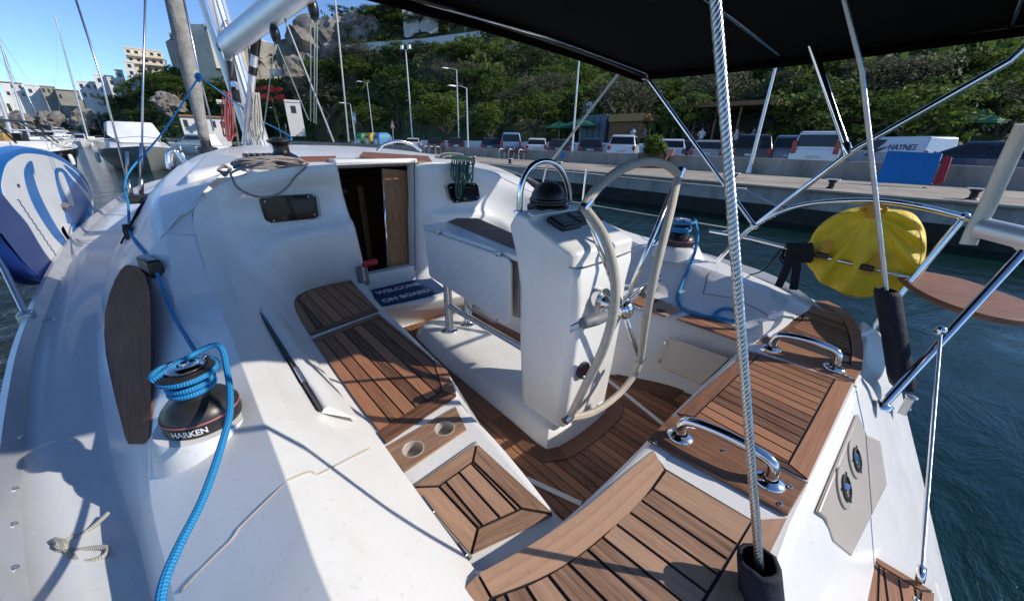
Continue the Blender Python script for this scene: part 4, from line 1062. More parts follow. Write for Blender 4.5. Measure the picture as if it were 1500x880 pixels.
mb = MB(); mb.prism(shrink(ccw(q), .004), (0, 0, .002), mi=1); margin_panel(mb, ccw(q), .1135, [.028] * 4, math.radians(80), .036); mb.build('platform_teak', ['teak', 'caulk'], Y_)

# ---- stern handles
def handle(pa, pb, h, name):
    a, b_ = V(pa), V(pb); d = (b_ - a).normalized(); up = V((0, 0, 1))
    pts = [a, a + up * h * .55, a + up * h * .85 + d * .012, a + up * h + d * .05, a.lerp(b_, .5) + up * (h + .006), b_ + up * h - d * .05, b_ + up * h * .85 - d * .012, b_ + up * h * .55, b_]
    mb = MB(); mb.tube(spline(pts, 7), .0175, 14); hd = mb.build(name, 'steel', Y_, smooth=180)
    mb = MB()
    for p in (a, b_): mb.lathe([(.042, -.002), (.042, .003), (.036, .008), (.022, .013)], p, seg=24)
    mb.build('handle_flange', 'steel', hd, smooth=50, split=True)
handle(P(996, 638, .508), P(1126, 704, .508), .078, 'stern_handle')
handle(P(1130, 510, .508), P(1222, 538, .508), .085, 'stern_handle')
# ---- pushpit, bimini frame
XR = 2.9
hinge = PX(1105, 331, XR)
mb = MB()
top = [PX(1050, 383, XR), PX(1080, 352, XR), PX(1105, 331, XR), PX(1150, 308, XR), PX(1200, 297, XR), PX(1280, 294, XR), PX(1345, 302, XR), PX(1412, 318, XR)]
mb.tube(spline(top, 6), .0155, 12); mb.tube([PX(1413, 317, XR), PX(1345, 400, XR - .05), PX(1278, 482, XR - .12)], .0155, 12)
mb.tube([PX(1040, 338, XR + .02), PX(1100, 349, XR), PX(1180, 370, XR), PX(1322, 404, XR), PX(1345, 410, XR)], .012, 10)
mb.tube([PX(1500, 368, 2.55), P(1294, 592, .40)], .0165, 12); 
e = P(1294, 592, .395); mb.lathe([(.034, -.02), (.034, .004), (.02, .012)], e, (.25, -.05, .9), 20)
mb.tube([PX(1500, 368, 2.55), PX(1470, 342, 2.75), PX(1412, 318, XR)], .0155, 12)
push = mb.build('pushpit', 'steel', Y_, smooth=60)
mb = MB()
for x, y in ((1105, 331), (1412, 318)): mb.ball(PX(x, y, XR), .024, 12, 8)
mb.ball(PX(1378, 484, 2.2), .02, 10, 8); mb.build('rail_clamp', 'steel', push, smooth=60, split=True)
BZ = 1.97
fr = PX(945, 110, 3.1)
bim = MB()
CS, CP_, AS, AP = V((3.16, 1.93, BZ - .02)), V((-.62, 1.80, BZ)), V((3.14, -.06, BZ - .02)), V((-.62, -.08, BZ))
rows = []
for i in range(9):
    u = i / 8; row = []
    for j in range(13):
        t = j / 12; p = CP_.lerp(CS, t).lerp(AP.lerp(AS, t), u)
        p = p + V((0, 0, .055 * (1 - (2 * t - 1) ** 2) - .018 * (math.sin(PI * u)) * (1 if True else 0)))
        row.append(p)
    rows.append(row)
bim.grid(rows)
for edge in (rows[0], rows[-1]):
    bim.grid([edge, [p - V((0, (.012 if edge is rows[0] else -.012), .075)) for p in edge]])
bim.grid([[r[-1] for r in rows], [r[-1] - V((.01, 0, .05)) for r in rows]])
bo = bim.build('bimini', 'bimini_cloth', Y_, smooth=40, solid=.004)
mb = MB(); mb.tube([p + V((0, -.004, -.022)) for p in rows[0]], .011, 8); mb.build('bimini_binding', 'edge_binding', bo, smooth=180)
mb = MB()
mb.tube([hinge + V((0, 0, .0)), fr], .0135, 10)
t3 = [hinge, PX(1200, 258, 2.9), PX(1242, 225, 2.9), PX(1480, 90, 2.9), V((2.95, -.10, 1.93))]
mb.tube(t3, .0155, 12)
mb.tube([PX(1243, 226, 2.9), PX(1186, 60, 2.95)], .0185, 12)
mb.tube([PX(1180, 52, 2.95), PX(1140, -15, 2.95)], .0165, 12)
mb.lathe([(.024, 0), (.024, .06), (.018, .07)], PX(1243, 226, 2.9), (PX(1186, 60, 2.95) - PX(1243, 226, 2.9)), 14)
# port legs of the frame and the hoops under the cloth
for yy in (1.86, .93, 0.02): mb.tube([V((-.58, yy, BZ - .03)), V((.6, yy, BZ + .02)), V((1.9, yy, BZ + .022)), V((3.1, yy, BZ - .035))], .011, 8)
bf = mb.build('bimini_frame', 'steel', Y_, smooth=60)
mb = MB(); mb.box(hinge, (.035, .05, .035)); mb.box(fr - V((0, 0, .02)), (.03, .05, .03)); mb.build('frame_knuckle', 'steel_dull', bf, bevel=.006, split=True)
mb = MB(); a, b_ = PX(915, 96, 3.05), PX(800, 246, 3.05); mb.tube([a, b_], .014, 6, flat=(1, .25)); mb.tube([b_, PX(795, 268, 3.05)], .010, 6, flat=(1, .3)); mb.build('bimini_strap', 'rope_pale', bf)
# ---- backstays with padded covers
def wire(mb, a, b_, r, strands=6, pitch=.075, sr=.52):
    a, b_ = V(a), V(b_); d = (b_ - a); L = d.length; d.normalize(); u = d.orthogonal().normalized(); w_ = d.cross(u); n = int(L / pitch * 9)
    for s_ in range(strands):
        ph = 2 * PI * s_ / strands
        mb.tube([a + d * (L * i / n) + (u * math.cos(ph + 2 * PI * L * i / n / pitch) + w_ * math.sin(ph + 2 * PI * L * i / n / pitch)) * r * sr for i in range(n + 1)], r * .5, 6, caps=False)
b0, b1 = PX(1112, 826, .74), PX(1048, 0, .70); dd = (b1 - b0)
mb = MB(); wire(mb, b0 - dd * .05, b1 + dd * .25, .0088, 6, .055); mb.build('backstay', 'steel_dull', Y_, smooth=180, label='near backstay wire rising from the port side of the stern')
mb = MB(); a = b0 + V((0, 0, .075)); rows = []
for t, r in ((0, .034), (.02, .043), (.5, .046), (1, .048)):
    c = b0 + dd.normalized() * (.012 - .34 * t); rows.append([c + V((math.cos(k * PI / 6) * r * (1 + .12 * math.sin(3 * k + t * 5)), math.sin(k * PI / 6) * r, 0)) for k in range(12)])
mb.grid(rows, close_u=True); mb.build('backstay_cover', 'navy_cloth', Y_, smooth=60, solid=.004)
c0, c1, c2 = PX(1298, 425, 2.15), PX(1262, 100, 2.0), PX(1237, 0, 1.95)
mb = MB(); wire(mb, c0, c1, .0085, 6, .05); wire(mb, c1, c2 + (c2 - c1) * .6, .0085, 6, .05); mb.build('backstay', 'steel_dull', Y_, smooth=180, label='far backstay wire rising in front of the yellow buoy cover')
mb = MB(); rows = []
ce, cf = PX(1299, 424, 2.15), P(1322, 566, .42)
for i, (t, r) in enumerate(((0, .036), (.04, .044), (.5, .044), (.9, .047), (1, .044))):
    c = ce.lerp(cf, t); rows.append([c + V((math.cos(k * PI / 6) * r, math.sin(k * PI / 6) * r * .9 * (1 + .15 * (k % 3 == 0)), 0)) for k in range(12)])
ids = mb.grid(rows, close_u=True); mb.build('backstay_cover', 'navy_cloth', Y_, smooth=60, solid=.004, label='long navy padded cover on the far backstay')
# gate wire with its pelican hook, stern roller
g0, g1 = PX(1378, 486, 2.2), P(1347, 862, .13)
mb = MB(); wire(mb, g0, g0.lerp(g1, .93), .0065, 5, .03); gw = mb.build('gate_wire', 'steel', Y_, smooth=180)
mb = MB(); e = g0.lerp(g1, .93); mb.tube([e, e.lerp(g1, .7)], .012, 10); mb.tube(spline([e.lerp(g1, .6), e.lerp(g1, .9) + V((.03, 0, 0)), g1 + V((.02, 0, -.06)), g1 + V((-.03, 0, -.07)), g1 + V((-.035, 0, -.01))], 5), .009, 8); mb.build('pelican_hook', 'steel', gw, smooth=180)
mb = MB(); rl = P(1331, 590, .30); mb.lathe([(.018, -.035), (.021, -.03), (.013, -.014), (.013, .014), (.021, .03), (.023, .037), (.012, .04), (0, .04)], rl, seg=20); mb.box(rl + V((-.028, .005, -.01)), (.008, .03, .09)); mb.build('stern_roller', 'steel_dull', Y_, bevel=.002)
# ---- teak pushpit seat
zs_ = .76
o = spline([P(x, y, zs_) for x, y in ((1311, 390), (1350, 396), (1410, 408), (1470, 428), (1525, 450), (1525, 468), (1470, 466), (1410, 452), (1355, 430), (1322, 408))], 5, True)
mb = MB(); PLANK_NO += 1; d = V((.6, -.8, 0))
for zt, zb, mi in ((0, -.022, 0),):
    a = [mb.vert(p) for p in o]; c = [mb.vert(p + V((0, 0, -.028))) for p in o]; n = len(o)
    mb.face(a, [(p.dot(d), PLANK_NO * 10 + p.x * .8 + p.y * .6) for p in o]); mb.face(list(reversed(c)), [(p.dot(d), PLANK_NO * 10 + p.x) for p in reversed(o)])
    for i in range(n): mb.face((c[i], c[(i + 1) % n], a[(i + 1) % n], a[i]), [(o[i].dot(d), PLANK_NO * 10)] * 4)
ps_ = mb.build('pushpit_seat', 'teak', Y_, bevel=.008, bseg=3)
# ---- folded bathing ladder at the stern, starboard
mb = MB(); L0 = [PX(1502, 182, 1.75), PX(1478, 232, 1.78), PX(1445, 305, 1.8), PX(1428, 335, 1.8), PX(1418, 358, 1.8)]
mb.tube(spline(L0, 5), .017, 10, flat=(.55, 1.15)); ld_ = mb.build('bathing_ladder', 'alloy_pale', Y_, smooth=60)
mb = MB(); mb.tube([PX(1436, 333, 1.8), PX(1530, 356, 1.74)], .030, 16); mb.build('ladder_step', 'alloy', ld_, smooth=40)
# ---- stanchion port side with its socket
st0 = P(44, 472, .545); st1 = st0 + (PX(2, 385, -.72) - st0) * 2.0
mb = MB(); mb.tube([st0 + V((0, 0, .02)), PX(5, 393, -.74), PX(-60, 290, -.8)], .0125, 10); stn = mb.build('stanchion', 'steel_dull', Y_, smooth=60)
mb = MB(); mb.box(st0 + V((0, 0, .02)), (.05, .07, .07)); mb.box(st0 + V((.03, 0, -.01)), (.10, .05, .012)); mb.build('stanchion_base', 'steel_dull', stn, bevel=.008)
# lifelines, starboard
mb = MB()
for z0, z1 in ((1.12, 1.13), (.80, .80)):
    mb.tube([V((3.30, 1.0, z1 - .02 * (z0 > 1))), V((3.38, 2.6, z0)), V((3.42, 4.6, z0 + .01)), V((3.35, 7.5, z0 + .03))], .005, 6)
mb.build('lifeline', 'steel_dull', Y_, smooth=180, split=True)
mb = MB()
for yy in (2.62, 4.6, 6.9): mb.tube([V((3.38, yy, .55)), V((3.40, yy, 1.16))], .0125, 10)
mb.build('stanchion', 'steel', Y_, smooth=60, split=True)
mb = MB(); mb.tube([PX(1050, 341, 2.92), V((3.30, 1.0, .80))], .006, 6); mb.tube([PX(1150, 308, 2.9), V((3.30, 1.0, 1.1))], .006, 6); mb.build('lifeline', 'steel_dull', Y_, split=True)
# ---- mast, boom, rigging
YM = 6.0
m0, m1 = PY(380, 216, YM), PY(310, 0, YM); md = (m1 - m0).normalized()
mb = MB(); mb.tube([m0 - md * .2, m0, m1, m1 + md * 8], .105, 18, flat=(1.25, .8)); mast = mb.build('mast', 'alloy', Y_, smooth=60)
mb = MB(); mb.tube([m0 + V((-.07, -.10, 0)), m1 + V((-.07, -.10, 0))], .014, 8); mb.tube([m0 + V((.05, -.12, 0)), m1 + V((.05, -.12, .3))], .010, 8); mb.build('mast_track', 'steel', mast, smooth=60)
mb = MB(); wp = PY(343, 126, YM - .14); mb.lathe([(.0, .10), (.030, .10), (.034, .07), (.03, .03), (.05, .0), (.05, -.02)], wp, (-.2, -1, .1), 20)
mb.build('mast_winch', 'steel', mast, smooth=40)
mb = MB(); mb.tube([PY(336, 90, YM - .12), PY(347, 150, YM - .12)], .045, 8, flat=(1, .5)); mb.build('mast_fitting', 'black_plastic', mast)
bm0 = PY(333, 66, YM - .15); bm1 = PD(447, -22, 4.3)
bd = (bm1 - bm0).normalized()
mb = MB(); mb.tube([bm0, bm0 + bd * .05, bm1, bm1 + bd * 1.0], .108, 20, flat=(1.15, .85)); boom = mb.build('boom', 'alloy', Y_, smooth=50)
mb = MB(); mb.tube([bm0 - bd * .14, bm0 + bd * .06], .075, 12); mb.build('gooseneck', 'black_plastic', boom, smooth=50)
def along(t): return bm0 + (bm1 - bm0) * t
mb = MB(); v0, v1 = PY(376, 52, YM - .55), PY(359, 212, YM - .12)
mb.tube([v0, v1], .038, 12); vang = mb.build('kicker_strut', 'alloy', Y_, smooth=60)
mb = MB(); mb.tube([v0, v0.lerp(v1, .16)], .046, 10); mb.tube([v0.lerp(v1, .26), v0.lerp(v1, .33)], .043, 10); mb.tube([v0, v0 + V((0, 0, .1))], .03, 8); mb.build('strut_collar', 'black_plastic', vang, smooth=60, split=True)
def line(mb, pts, r, seg=6): mb.tube([PY(x, y, yy) for x, y, yy in pts], r, seg)
mb = MB(); line(mb, [(378, 218, 5.8), (368, 130, 5.6), (364, 60, 5.6)], .010); line(mb, [(350, 215, 5.8), (326, 60, 5.8), (312, 0, 5.8)], .010); line(mb, [(330, 30, 5.9), (345, 60, 5.6), (338, 120, 5.9)], .010)
mb.build('halyard', 'rope_pale', Y_, smooth=180, split=True)
# coil of halyards at the mast foot, red and pale
for cx, mt in ((331, 'rope_red'), (372, 'rope_pale')):
    if mt not in MATS: ropemat(mt, (.40, .10, .09), (.22, .05, .06), 60, 2)
    mb = MB()
    for i in range(6):
        x = cx + i * 1.6 - 5; yy = 5.75 - (i * 37 % 5) * .03; k = (i * 53 % 7) - 3
        mb.tube(spline([PY(a_, b2_, yy - c_) for a_, b2_, c_ in ((x + 2, 133 + i, 0), (x + 2 + k, 168, .02), (x + 5 + k, 207 - abs(k) * 3, 0), (x + 9 + k, 203 - abs(k) * 3, -.04), (x + 8, 170 + k, -.04), (x + 4, 136, -.02))], 5), .0085, 6)
    mb.build('halyard_coil', mt, Y_, smooth=180)
# mainsheet and topping tackle from the boom
mb = MB()
for pts, r in (([(461, 20, 4.0), (460, 180, 4.2)], .0055), ([(465, 20, 4.0), (463, 182, 4.2)], .0055), ([(455, 22, 4.0), (455, 178, 4.2)], .005)): line(mb, pts, r)
line(mb, [(403, 60, 4.6), (384, 205, 4.9)], .0055); line(mb, [(404, 60, 4.6), (452, 176, 4.5)], .0055)
ropemat('rope_sage', (.36, .43, .38), (.16, .22, .19), 60, 2)
mb.build('mainsheet', 'rope_sage', Y_, smooth=180)
for x, y, yy in ((459, 14, 4.0), (403, 50, 4.6)):
    mb = MB(); p = PY(x, y, yy); mb.ball(p, (.045, .045, .085), 10, 8); mb.ball(p + V((0, 0, .13)), (.02, .03, .06), 8, 6); mb.build('pulley_block', 'black_plastic', Y_, smooth=60)
mb = MB(); line(mb, [(417, 28, 4.4), (489, 208, 4.2)], .008); line(mb, [(490, -10, 4.6), (511, 208, 4.8)], .009); mb.build('topping_lift', 'rope_light', Y_, smooth=180, split=True)
mb = MB(); line(mb, [(213, -10, 4.6), (209, 150, 4.6), (207, 262, 4.6)], .0075); line(mb, [(108, -10, 4.9), (150, 120, 4.8), (187, 268, 4.7)], .0075); line(mb, [(268, -5, 7.0), (290, 100, 7.0), (313, 192, 7.0)], .012)
mb.tube([PY(207, 262, 4.6), PY(207, 284, 4.6)], .016, 8); mb.tube([PY(187, 262, 4.7), PY(192, 284, 4.65)], .016, 8); mb.tube([PY(186, 222, 4.7), PY(187, 262, 4.7)], .012, 8); mb.tube([PY(207, 210, 4.6), PY(207, 262, 4.6)], .012, 8)
mb.build('shroud', 'steel_dull', Y_, smooth=180, split=True)
mb = MB(); mb.box(PY(205, 291, 4.6), (.16, .14, .07)); mb.box(PY(194, 291, 4.65), (.06, .12, .07)); mb.build('chainplate', 'winch_grey', Y_, bevel=.015, split=True)
mb = MB(); f0, f1 = PY(300, 206, 9.2), PY(255, -5, 9.2); fs = resample([f0, f0.lerp(f1, .2), f1, f1 + (f1 - f0) * 1.6], 40)
mb.tube(fs, [.08 + .055 * sstep(0, .25, i / 39) for i in range(40)], 14); furl = mb.build('furled_genoa', simple('sailcloth', (.30, .28, .25), .85, 0, .3, 9, .6, 30), Y_, smooth=180)
mb = MB(); mb.lathe([(.08, -.25), (.16, -.22), (.16, -.12), (.08, -.10), (.08, .0)], f0, seg=16); mb.build('furling_drum', 'winch_grey', furl, smooth=50)
mb = MB(); mb.box(PY(190, 366, 3.05) + V((0, 0, -.01)), (.03, .30, .025)); mb.tube([PY(206, 312, 3.5), PY(199, 345, 3.2), PY(193, 372, 3.0)], .012, 8, flat=(1, .4)); trk = mb.build('genoa_track', 'steel_dull', Y_, bevel=.004)
mb = MB(); bp_ = PY(190, 341, 3.18); mb.box(bp_, (.05, .09, .07)); mb.lathe([(.034, -.02), (.034, .02)], bp_ + V((0, 0, .02)), (1, 0, 0), 16); mb.build('track_car', 'black_plastic', trk, bevel=.008)
mb = MB(); bq = cast([(221, 388)], named('coaming', 'cabin_side', 'side_deck'), .015)[0]; mb.box(bq + V((0, -.02, 0)), (.055, .17, .085), Matrix.Rotation(.25, 3, 'Z')); mb.build('deck_organiser', 'black_plastic', Y_, bevel=.014, bseg=3)

for p in cast([(22, 716), (20, 768), (21, 832), (28, 640)], named('toe_rail'), .001):
    mb = MB(); mb.lathe([(.008, 0), (.007, .003), (0, .004)], p, (.3, 0, 1), 10); mb.box(p + V((0, 0, .004)), (.012, .003, .002)); mb.build('rail_bolt', 'steel_dull', Y_)
for px, fold in (([(857, 306), (884, 345), (900, 400), (899, 455), (884, 510), (860, 560), (836, 608)], .17), ([(993, 260), (982, 310), (967, 370), (954, 425), (945, 475), (941, 505), (938, 528)], .12), ([(833, 612), (868, 604), (903, 580), (927, 552), (938, 530)], 0)):
    a = resample(arc(px, fold), 90); o = [p + (hubp - p).normalized() * .0090 - V((0, .0130, 0)) for p in a]
    mb = MB()
    for k in range(2, 86, 2): mb.tube([o[k], o[k + 1]], .0014, 4)
    st_ = mb.build('rim_stitching', 'winch_grey', wheel)
# ================================================================ HARBOUR AND SHORE
G0 = .34            # level of the car park behind the quay
def lin(tab, x):
    if x <= tab[0][0]: return tab[0][1:]
    for a, b_ in zip(tab, tab[1:]):
        if x <= b_[0]:
            t = (x - a[0]) / (b_[0] - a[0]); return [lerp(p, q, t) for p, q in zip(a[1:], b_[1:])]
    return tab[-1][1:]
from mathutils import noise as _nz
# skyline survey: photo column -> (ridge row, foot distance, ridge distance)
RIDGE = [(-400, 185, 300, 380), (-100, 168, 270, 350), (0, 152, 260, 330), (90, 150, 255, 320), (140, 146, 240, 300), (180, 124, 200, 280), (215, 112, 175, 255), (250, 104, 160, 235), (325, 112, 150, 215),
         (400, 112, 140, 225), (436, 112, 132, 220), (446, 62, 128, 175), (470, 32, 122, 168), (510, 18, 108, 160), (560, 22, 96, 150), (610, 8, 80, 175), (680, 10, 58, 160), (750, 22, 48, 150), (820, 48, 43, 140), (900, 76, 39, 125), (950, 88, 36, 115), (1100, 66, 33.5, 90), (1300, 36, 31.5, 72), (1500, 0, 31, 68), (2000, -20, 33, 75), (3000, 60, 40, 90)]
HTAB = []
for x, y, r0, r1 in RIDGE:
    d = ray(x, y); hz = math.hypot(d.x, d.y)
    HTAB.append((math.atan2(d.x, d.y), r0, r1, CAM.z + r1 * d.z / hz))
def terrain(X, Yc):
    h = math.atan2(X, Yc); r = math.hypot(X, Yc); r0, r1, zr = lin(HTAB, h)
    base = G0 - .05 if X > 14 else WATER_Z - .6
    if X > 14 and X < 31 and h > math.radians(10): return base
    t = (r - r0) / (r1 - r0)
    if t <= 0: return base
    n = _nz.fractal(V((X * .035, Yc * .035, 3.1)), 1.0, 2.0, 5)
    n2 = _nz.fractal(V((X * .16, Yc * .16, 7.7)), 1.0, 2.0, 4)
    if t < 1:
        s = t ** .82; z = base + (zr - base) * s + n * (zr - base) * .16 * math.sin(PI * t) + n2 * 1.1 * min(1, t * 5)
    else: z = zr + n * 1.5 * (t - 1) * 2 + n2 * .6 - (t - 1) * 2
    return max(base, z)
def hit(x, y, rmax=420):
    d = ray(x, y); hz = math.hypot(d.x, d.y); r = 24.0
    while r < rmax:
        p = CAM + d * (r / hz)
        if p.z < terrain(p.x, p.y): return p
        r += .6
    return CAM + d * (rmax / hz)
mb = MB(); rows = []
hs = [HTAB[0][0] + (HTAB[-1][0] - HTAB[0][0]) * i / 300 for i in range(301)]
for h in hs:
    r0, r1, zr = lin(HTAB, h); row = []
    for t in [-.04, 0] + [i / 34 for i in range(1, 35)] + [1.1, 1.3, 1.7, 2.5]:
        r = r0 + (r1 - r0) * t; X, Yc = math.sin(h) * r, math.cos(h) * r; row.append(V((X, Yc, terrain(X, Yc) if t >= 0 else WATER_Z - 1)))
    rows.append(row)
mb.grid(rows)
m, nt, b = newmat('hillside')
tc = N(nt, 'ShaderNodeTexCoord'); n1 = N(nt, 'ShaderNodeTexNoise', i_Scale=.06, i_Detail=10.0, i_Roughness=.7); nt.links.new(tc.outputs['Object'], n1.inputs['Vector'])
n2 = N(nt, 'ShaderNodeTexVoronoi', i_Scale=.45); nt.links.new(tc.outputs['Object'], n2.inputs['Vector'])
r1_ = ramp(nt, [(.40, (.040, .060, .018)), (.58, (.07, .085, .03)), (.64, (.19, .155, .11)), (.76, (.33, .28, .21))], n1.outputs[0])
r2_ = ramp(nt, [(0, (.45, .42, .38)), (.5, (1, 1, 1))], n2.outputs['Distance'])
mx = N(nt, 'ShaderNodeMix', data_type='RGBA', blend_type='MULTIPLY'); mx.inputs[0].default_value = .8
nt.links.new(r1_.outputs[0], mx.inputs[6]); nt.links.new(r2_.outputs[0], mx.inputs[7]); nt.links.new(mx.outputs[2], b.inputs['Base Color']); b.inputs['Roughness'].default_value = .95
bp = N(nt, 'ShaderNodeBump', i_Strength=1.0, i_Distance=.8); nt.links.new(n1.outputs[0], bp.inputs['Height']); nt.links.new(bp.outputs[0], b.inputs['Normal'])
struct(mb.build('hill', 'hillside', None, smooth=180, loc=(0, 0, 0)))
# ---- water
m, nt, b = newmat('sea')
tc = N(nt, 'ShaderNodeTexCoord'); b.inputs['Base Color'].default_value = (.003, .018, .018, 1); b.inputs['Roughness'].default_value = .035; b.inputs['IOR'].default_value = 1.33
dn = N(nt, 'ShaderNodeTexNoise', i_Scale=.11, i_Detail=3.0); nt.links.new(tc.outputs['Object'], dn.inputs['Vector'])
rr = ramp(nt, [(.3, (.0012, .009, .008)), (.7, (.003, .026, .020))], dn.outputs[0]); nt.links.new(rr.outputs[0], b.inputs['Base Color'])
w1 = N(nt, 'ShaderNodeTexNoise', i_Scale=1.1, i_Detail=7.0, i_Roughness=.62, i_Distortion=.7)
mp = N(nt, 'ShaderNodeMapping'); mp.inputs['Scale'].default_value = (1.0, 1.7, 1); nt.links.new(tc.outputs['Object'], mp.inputs[0]); nt.links.new(mp.outputs[0], w1.inputs['Vector'])
bp = N(nt, 'ShaderNodeBump', i_Strength=.8, i_Distance=.20); sx_ = N(nt, 'ShaderNodeSeparateXYZ'); nt.links.new(tc.outputs['Object'], sx_.inputs[0]); mrx = N(nt, 'ShaderNodeMapRange'); mrx.inputs[1].default_value = -1.5; mrx.inputs[2].default_value = 4; mrx.inputs[3].default_value = 1.0; mrx.inputs[4].default_value = .22; nt.links.new(sx_.outputs[0], mrx.inputs[0]); nt.links.new(mrx.outputs[0], bp.inputs['Strength']); nt.links.new(w1.outputs[0], bp.inputs['Height']); nt.links.new(bp.outputs[0], b.inputs['Normal'])
mb = MB(); mb.poly([(-700, -300, WATER_Z), (60, -300, WATER_Z), (60, 900, WATER_Z), (-700, 900, WATER_Z)]); struct(mb.build('water', 'sea', None, loc=(0, 0, WATER_Z)))
mb = MB(); mb.poly([(-1500, -1500, WATER_Z - 2), (1500, -1500, WATER_Z - 2), (1500, 1500, WATER_Z - 2), (-1500, 1500, WATER_Z - 2)]); simple('seabed', (.02, .05, .045), .9); struct(mb.build('ground', 'seabed', None, loc=(0, 0, WATER_Z - 2)))
# ---- quay, promenade, parapet, car park
def concrete(name, c, sc=.9, streak=False):
    m, nt, b = newmat(name); tc = N(nt, 'ShaderNodeTexCoord')
    n1 = N(nt, 'ShaderNodeTexNoise', i_Scale=sc, i_Detail=9.0, i_Roughness=.7); mp = N(nt, 'ShaderNodeMapping')
    if streak: mp.inputs['Scale'].default_value = (1, 1.6, .5)
    nt.links.new(tc.outputs['Object'], mp.inputs[0]); nt.links.new(mp.outputs[0], n1.inputs['Vector'])
    r = ramp(nt, [(.28, [v * .45 for v in c]), (.48, [v * .85 for v in c]), (.75, [v * 1.25 for v in c])], n1.outputs[0]); nt.links.new(r.outputs[0], b.inputs['Base Color']); b.inputs['Roughness'].default_value = .9
    n2 = N(nt, 'ShaderNodeTexNoise', i_Scale=14.0, i_Detail=6.0); nt.links.new(tc.outputs['Object'], n2.inputs['Vector'])
    bp = N(nt, 'ShaderNodeBump', i_Strength=.5, i_Distance=.03); nt.links.new(n2.outputs[0], bp.inputs['Height']); nt.links.new(bp.outputs[0], b.inputs['Normal'])
concrete('quay_stone', (.40, .39, .355), .9, True); concrete('paving', (.42, .36, .28), .5); concrete('parapet_stone', (.32, .295, .26), .7, True); concrete('shaded_stone', (.03, .034, .026), 2.5)
simple('asphalt', (.055, .055, .058), .9, 0, .3, 3, .3, 40)
QX, WX, Y0, Y1 = 14.3, 20.3, -40, 128
mb = MB(); mb.box(((QX + 32) / 2, (Y0 + Y1) / 2, -.75), (32 - QX, Y1 - Y0, 2.0)); q_ = tag(mb.build('quay', 'quay_stone', None, bevel=.03), 'long weathered concrete quay wall rising from the water below the promenade', 'quay'); struct(q_)
mb = MB(); mb.box((QX - .012, (Y0 + Y1) / 2, -.58), (.06, Y1 - Y0, .62)); struct(mb.build('undercut_shade', 'shaded_stone', None))  # dark strip along the quay foot, painting the undercut's shadow
mb = MB(); mb.box(((QX + WX) / 2 - .05, (Y0 + Y1) / 2, .285), (WX - QX + .24, Y1 - Y0, .07)); struct(mb.build('promenade', 'paving', None, bevel=.02))
for i in range(20):
    mb = MB(); y = Y0 + i * 8.4; mb.box((QX - .02, y, -.02), (.03, .025, .55)); struct(mb.build('quay_joint', 'shaded_stone', None)) if False else None
mb = MB(); mb.box((WX + .14, (Y0 + Y1) / 2, .64), (.28, Y1 - Y0, .70)); pw_ = mb.build('parapet_wall', 'parapet_stone', None, bevel=.02); tag(pw_, 'low grey concrete wall between the promenade and the parked cars', 'wall')
mb = MB(); mb.box(((WX + 32) / 2 + .3, (Y0 + Y1) / 2, .30), (32 - WX, Y1 - Y0, .08)); struct(mb.build('car_park', 'asphalt', None))
mb = MB(); mb.box((28.6, (14 + 48) / 2, .95), (.22, 42, 1.25)); tag(mb.build('white_wall', 'boat_white', None, bevel=.015), 'long white rendered wall behind the parked cars, below the restaurants', 'wall')
# ---- mooring bollards along the quay lip
simple('iron', (.03, .03, .032), .5, .4)
def bollard():
    t = thing('mooring_bollard', None, 'bollard', (0, 0, 0), 'mooring bollards along the quay edge')
    mb = MB(); mb.lathe([(.13, 0), (.12, .02), (.075, .05), (.07, .17), (.10, .20), (.12, .225), (.10, .25), (0, .255)], (0, 0, 0), seg=16); mb.build('post', 'iron', t, smooth=50)
    mb = MB(); mb.box((0, 0, .262), (.18, .34, .03)); mb.build('bollard_cap', 'white_plastic', t, bevel=.01); return t
BL = [(694, 232, 'black mooring bollard on the quay in front of the pale lamp post'), (747, 235, 'black mooring bollard on the quay below the right end of the wooden bench'), (819, 238, 'black mooring bollard on the quay just left of the blue notice on the wall'), (1076, 256, 'black mooring bollard on the quay seen beside the near backstay wire'), (1219, 268, 'black mooring bollard on the quay left of the blue board'), (1427, 285, 'black mooring bollard on the quay right of the red panel, nearest of the row')]
b0_ = None
for x, y, l in BL:
    o = bollard() if b0_ is None else copy_tree(b0_); b0_ = b0_ or o
    p = P(x, y, .32); o.location = (QX + .55, p.y * (QX + .55) / p.x, .32); o['label'] = l
# ---- benches
simple('bench_wood', (.12, .055, .035), .6, 0, .3, 14, aniso=(1, 1, 8))
def bench():
    t = thing('promenade_bench', None, 'bench', (0, 0, 0), 'wooden benches on the promenade')
    mb = MB()
    for i in range(4): mb.box((.42 + .02 * i, 0, .50 + i * .105), (.035, 2.5, .085))
    mb.build('backrest', 'bench_wood', t, bevel=.008)
    mb = MB()
    for i in range(4): mb.box((-.05 + i * .12, 0, .44), (.10, 2.5, .035))
    mb.build('seat', 'bench_wood', t, bevel=.008)
    for y in (-1.1, 0, 1.1):
        mb = MB(); mb.tube(spline([(-.10, y, 0), (-.12, y, .35), (-.10, y, .58), (0, y, .67), (.15, y, .66), (.36, y, .60)], 5), .025, 8); mb.tube([(.38, y, 0), (.47, y, .85)], .025, 8); mb.build('bench_frame', 'alloy', t, smooth=60)
    return t
bn = bench(); p = PX(747, 220, WX - .75); bn.location = (WX - .75, p.y, .32); bn['label'] = 'brown slatted bench with curved pale frames on the promenade, right of the grey lamp post'
b2 = copy_tree(bn); p = PX(631, 216, WX - .75); b2.location = (WX - .75, p.y, .32); b2['label'] = 'farther brown slatted bench on the promenade below the black parked cars'
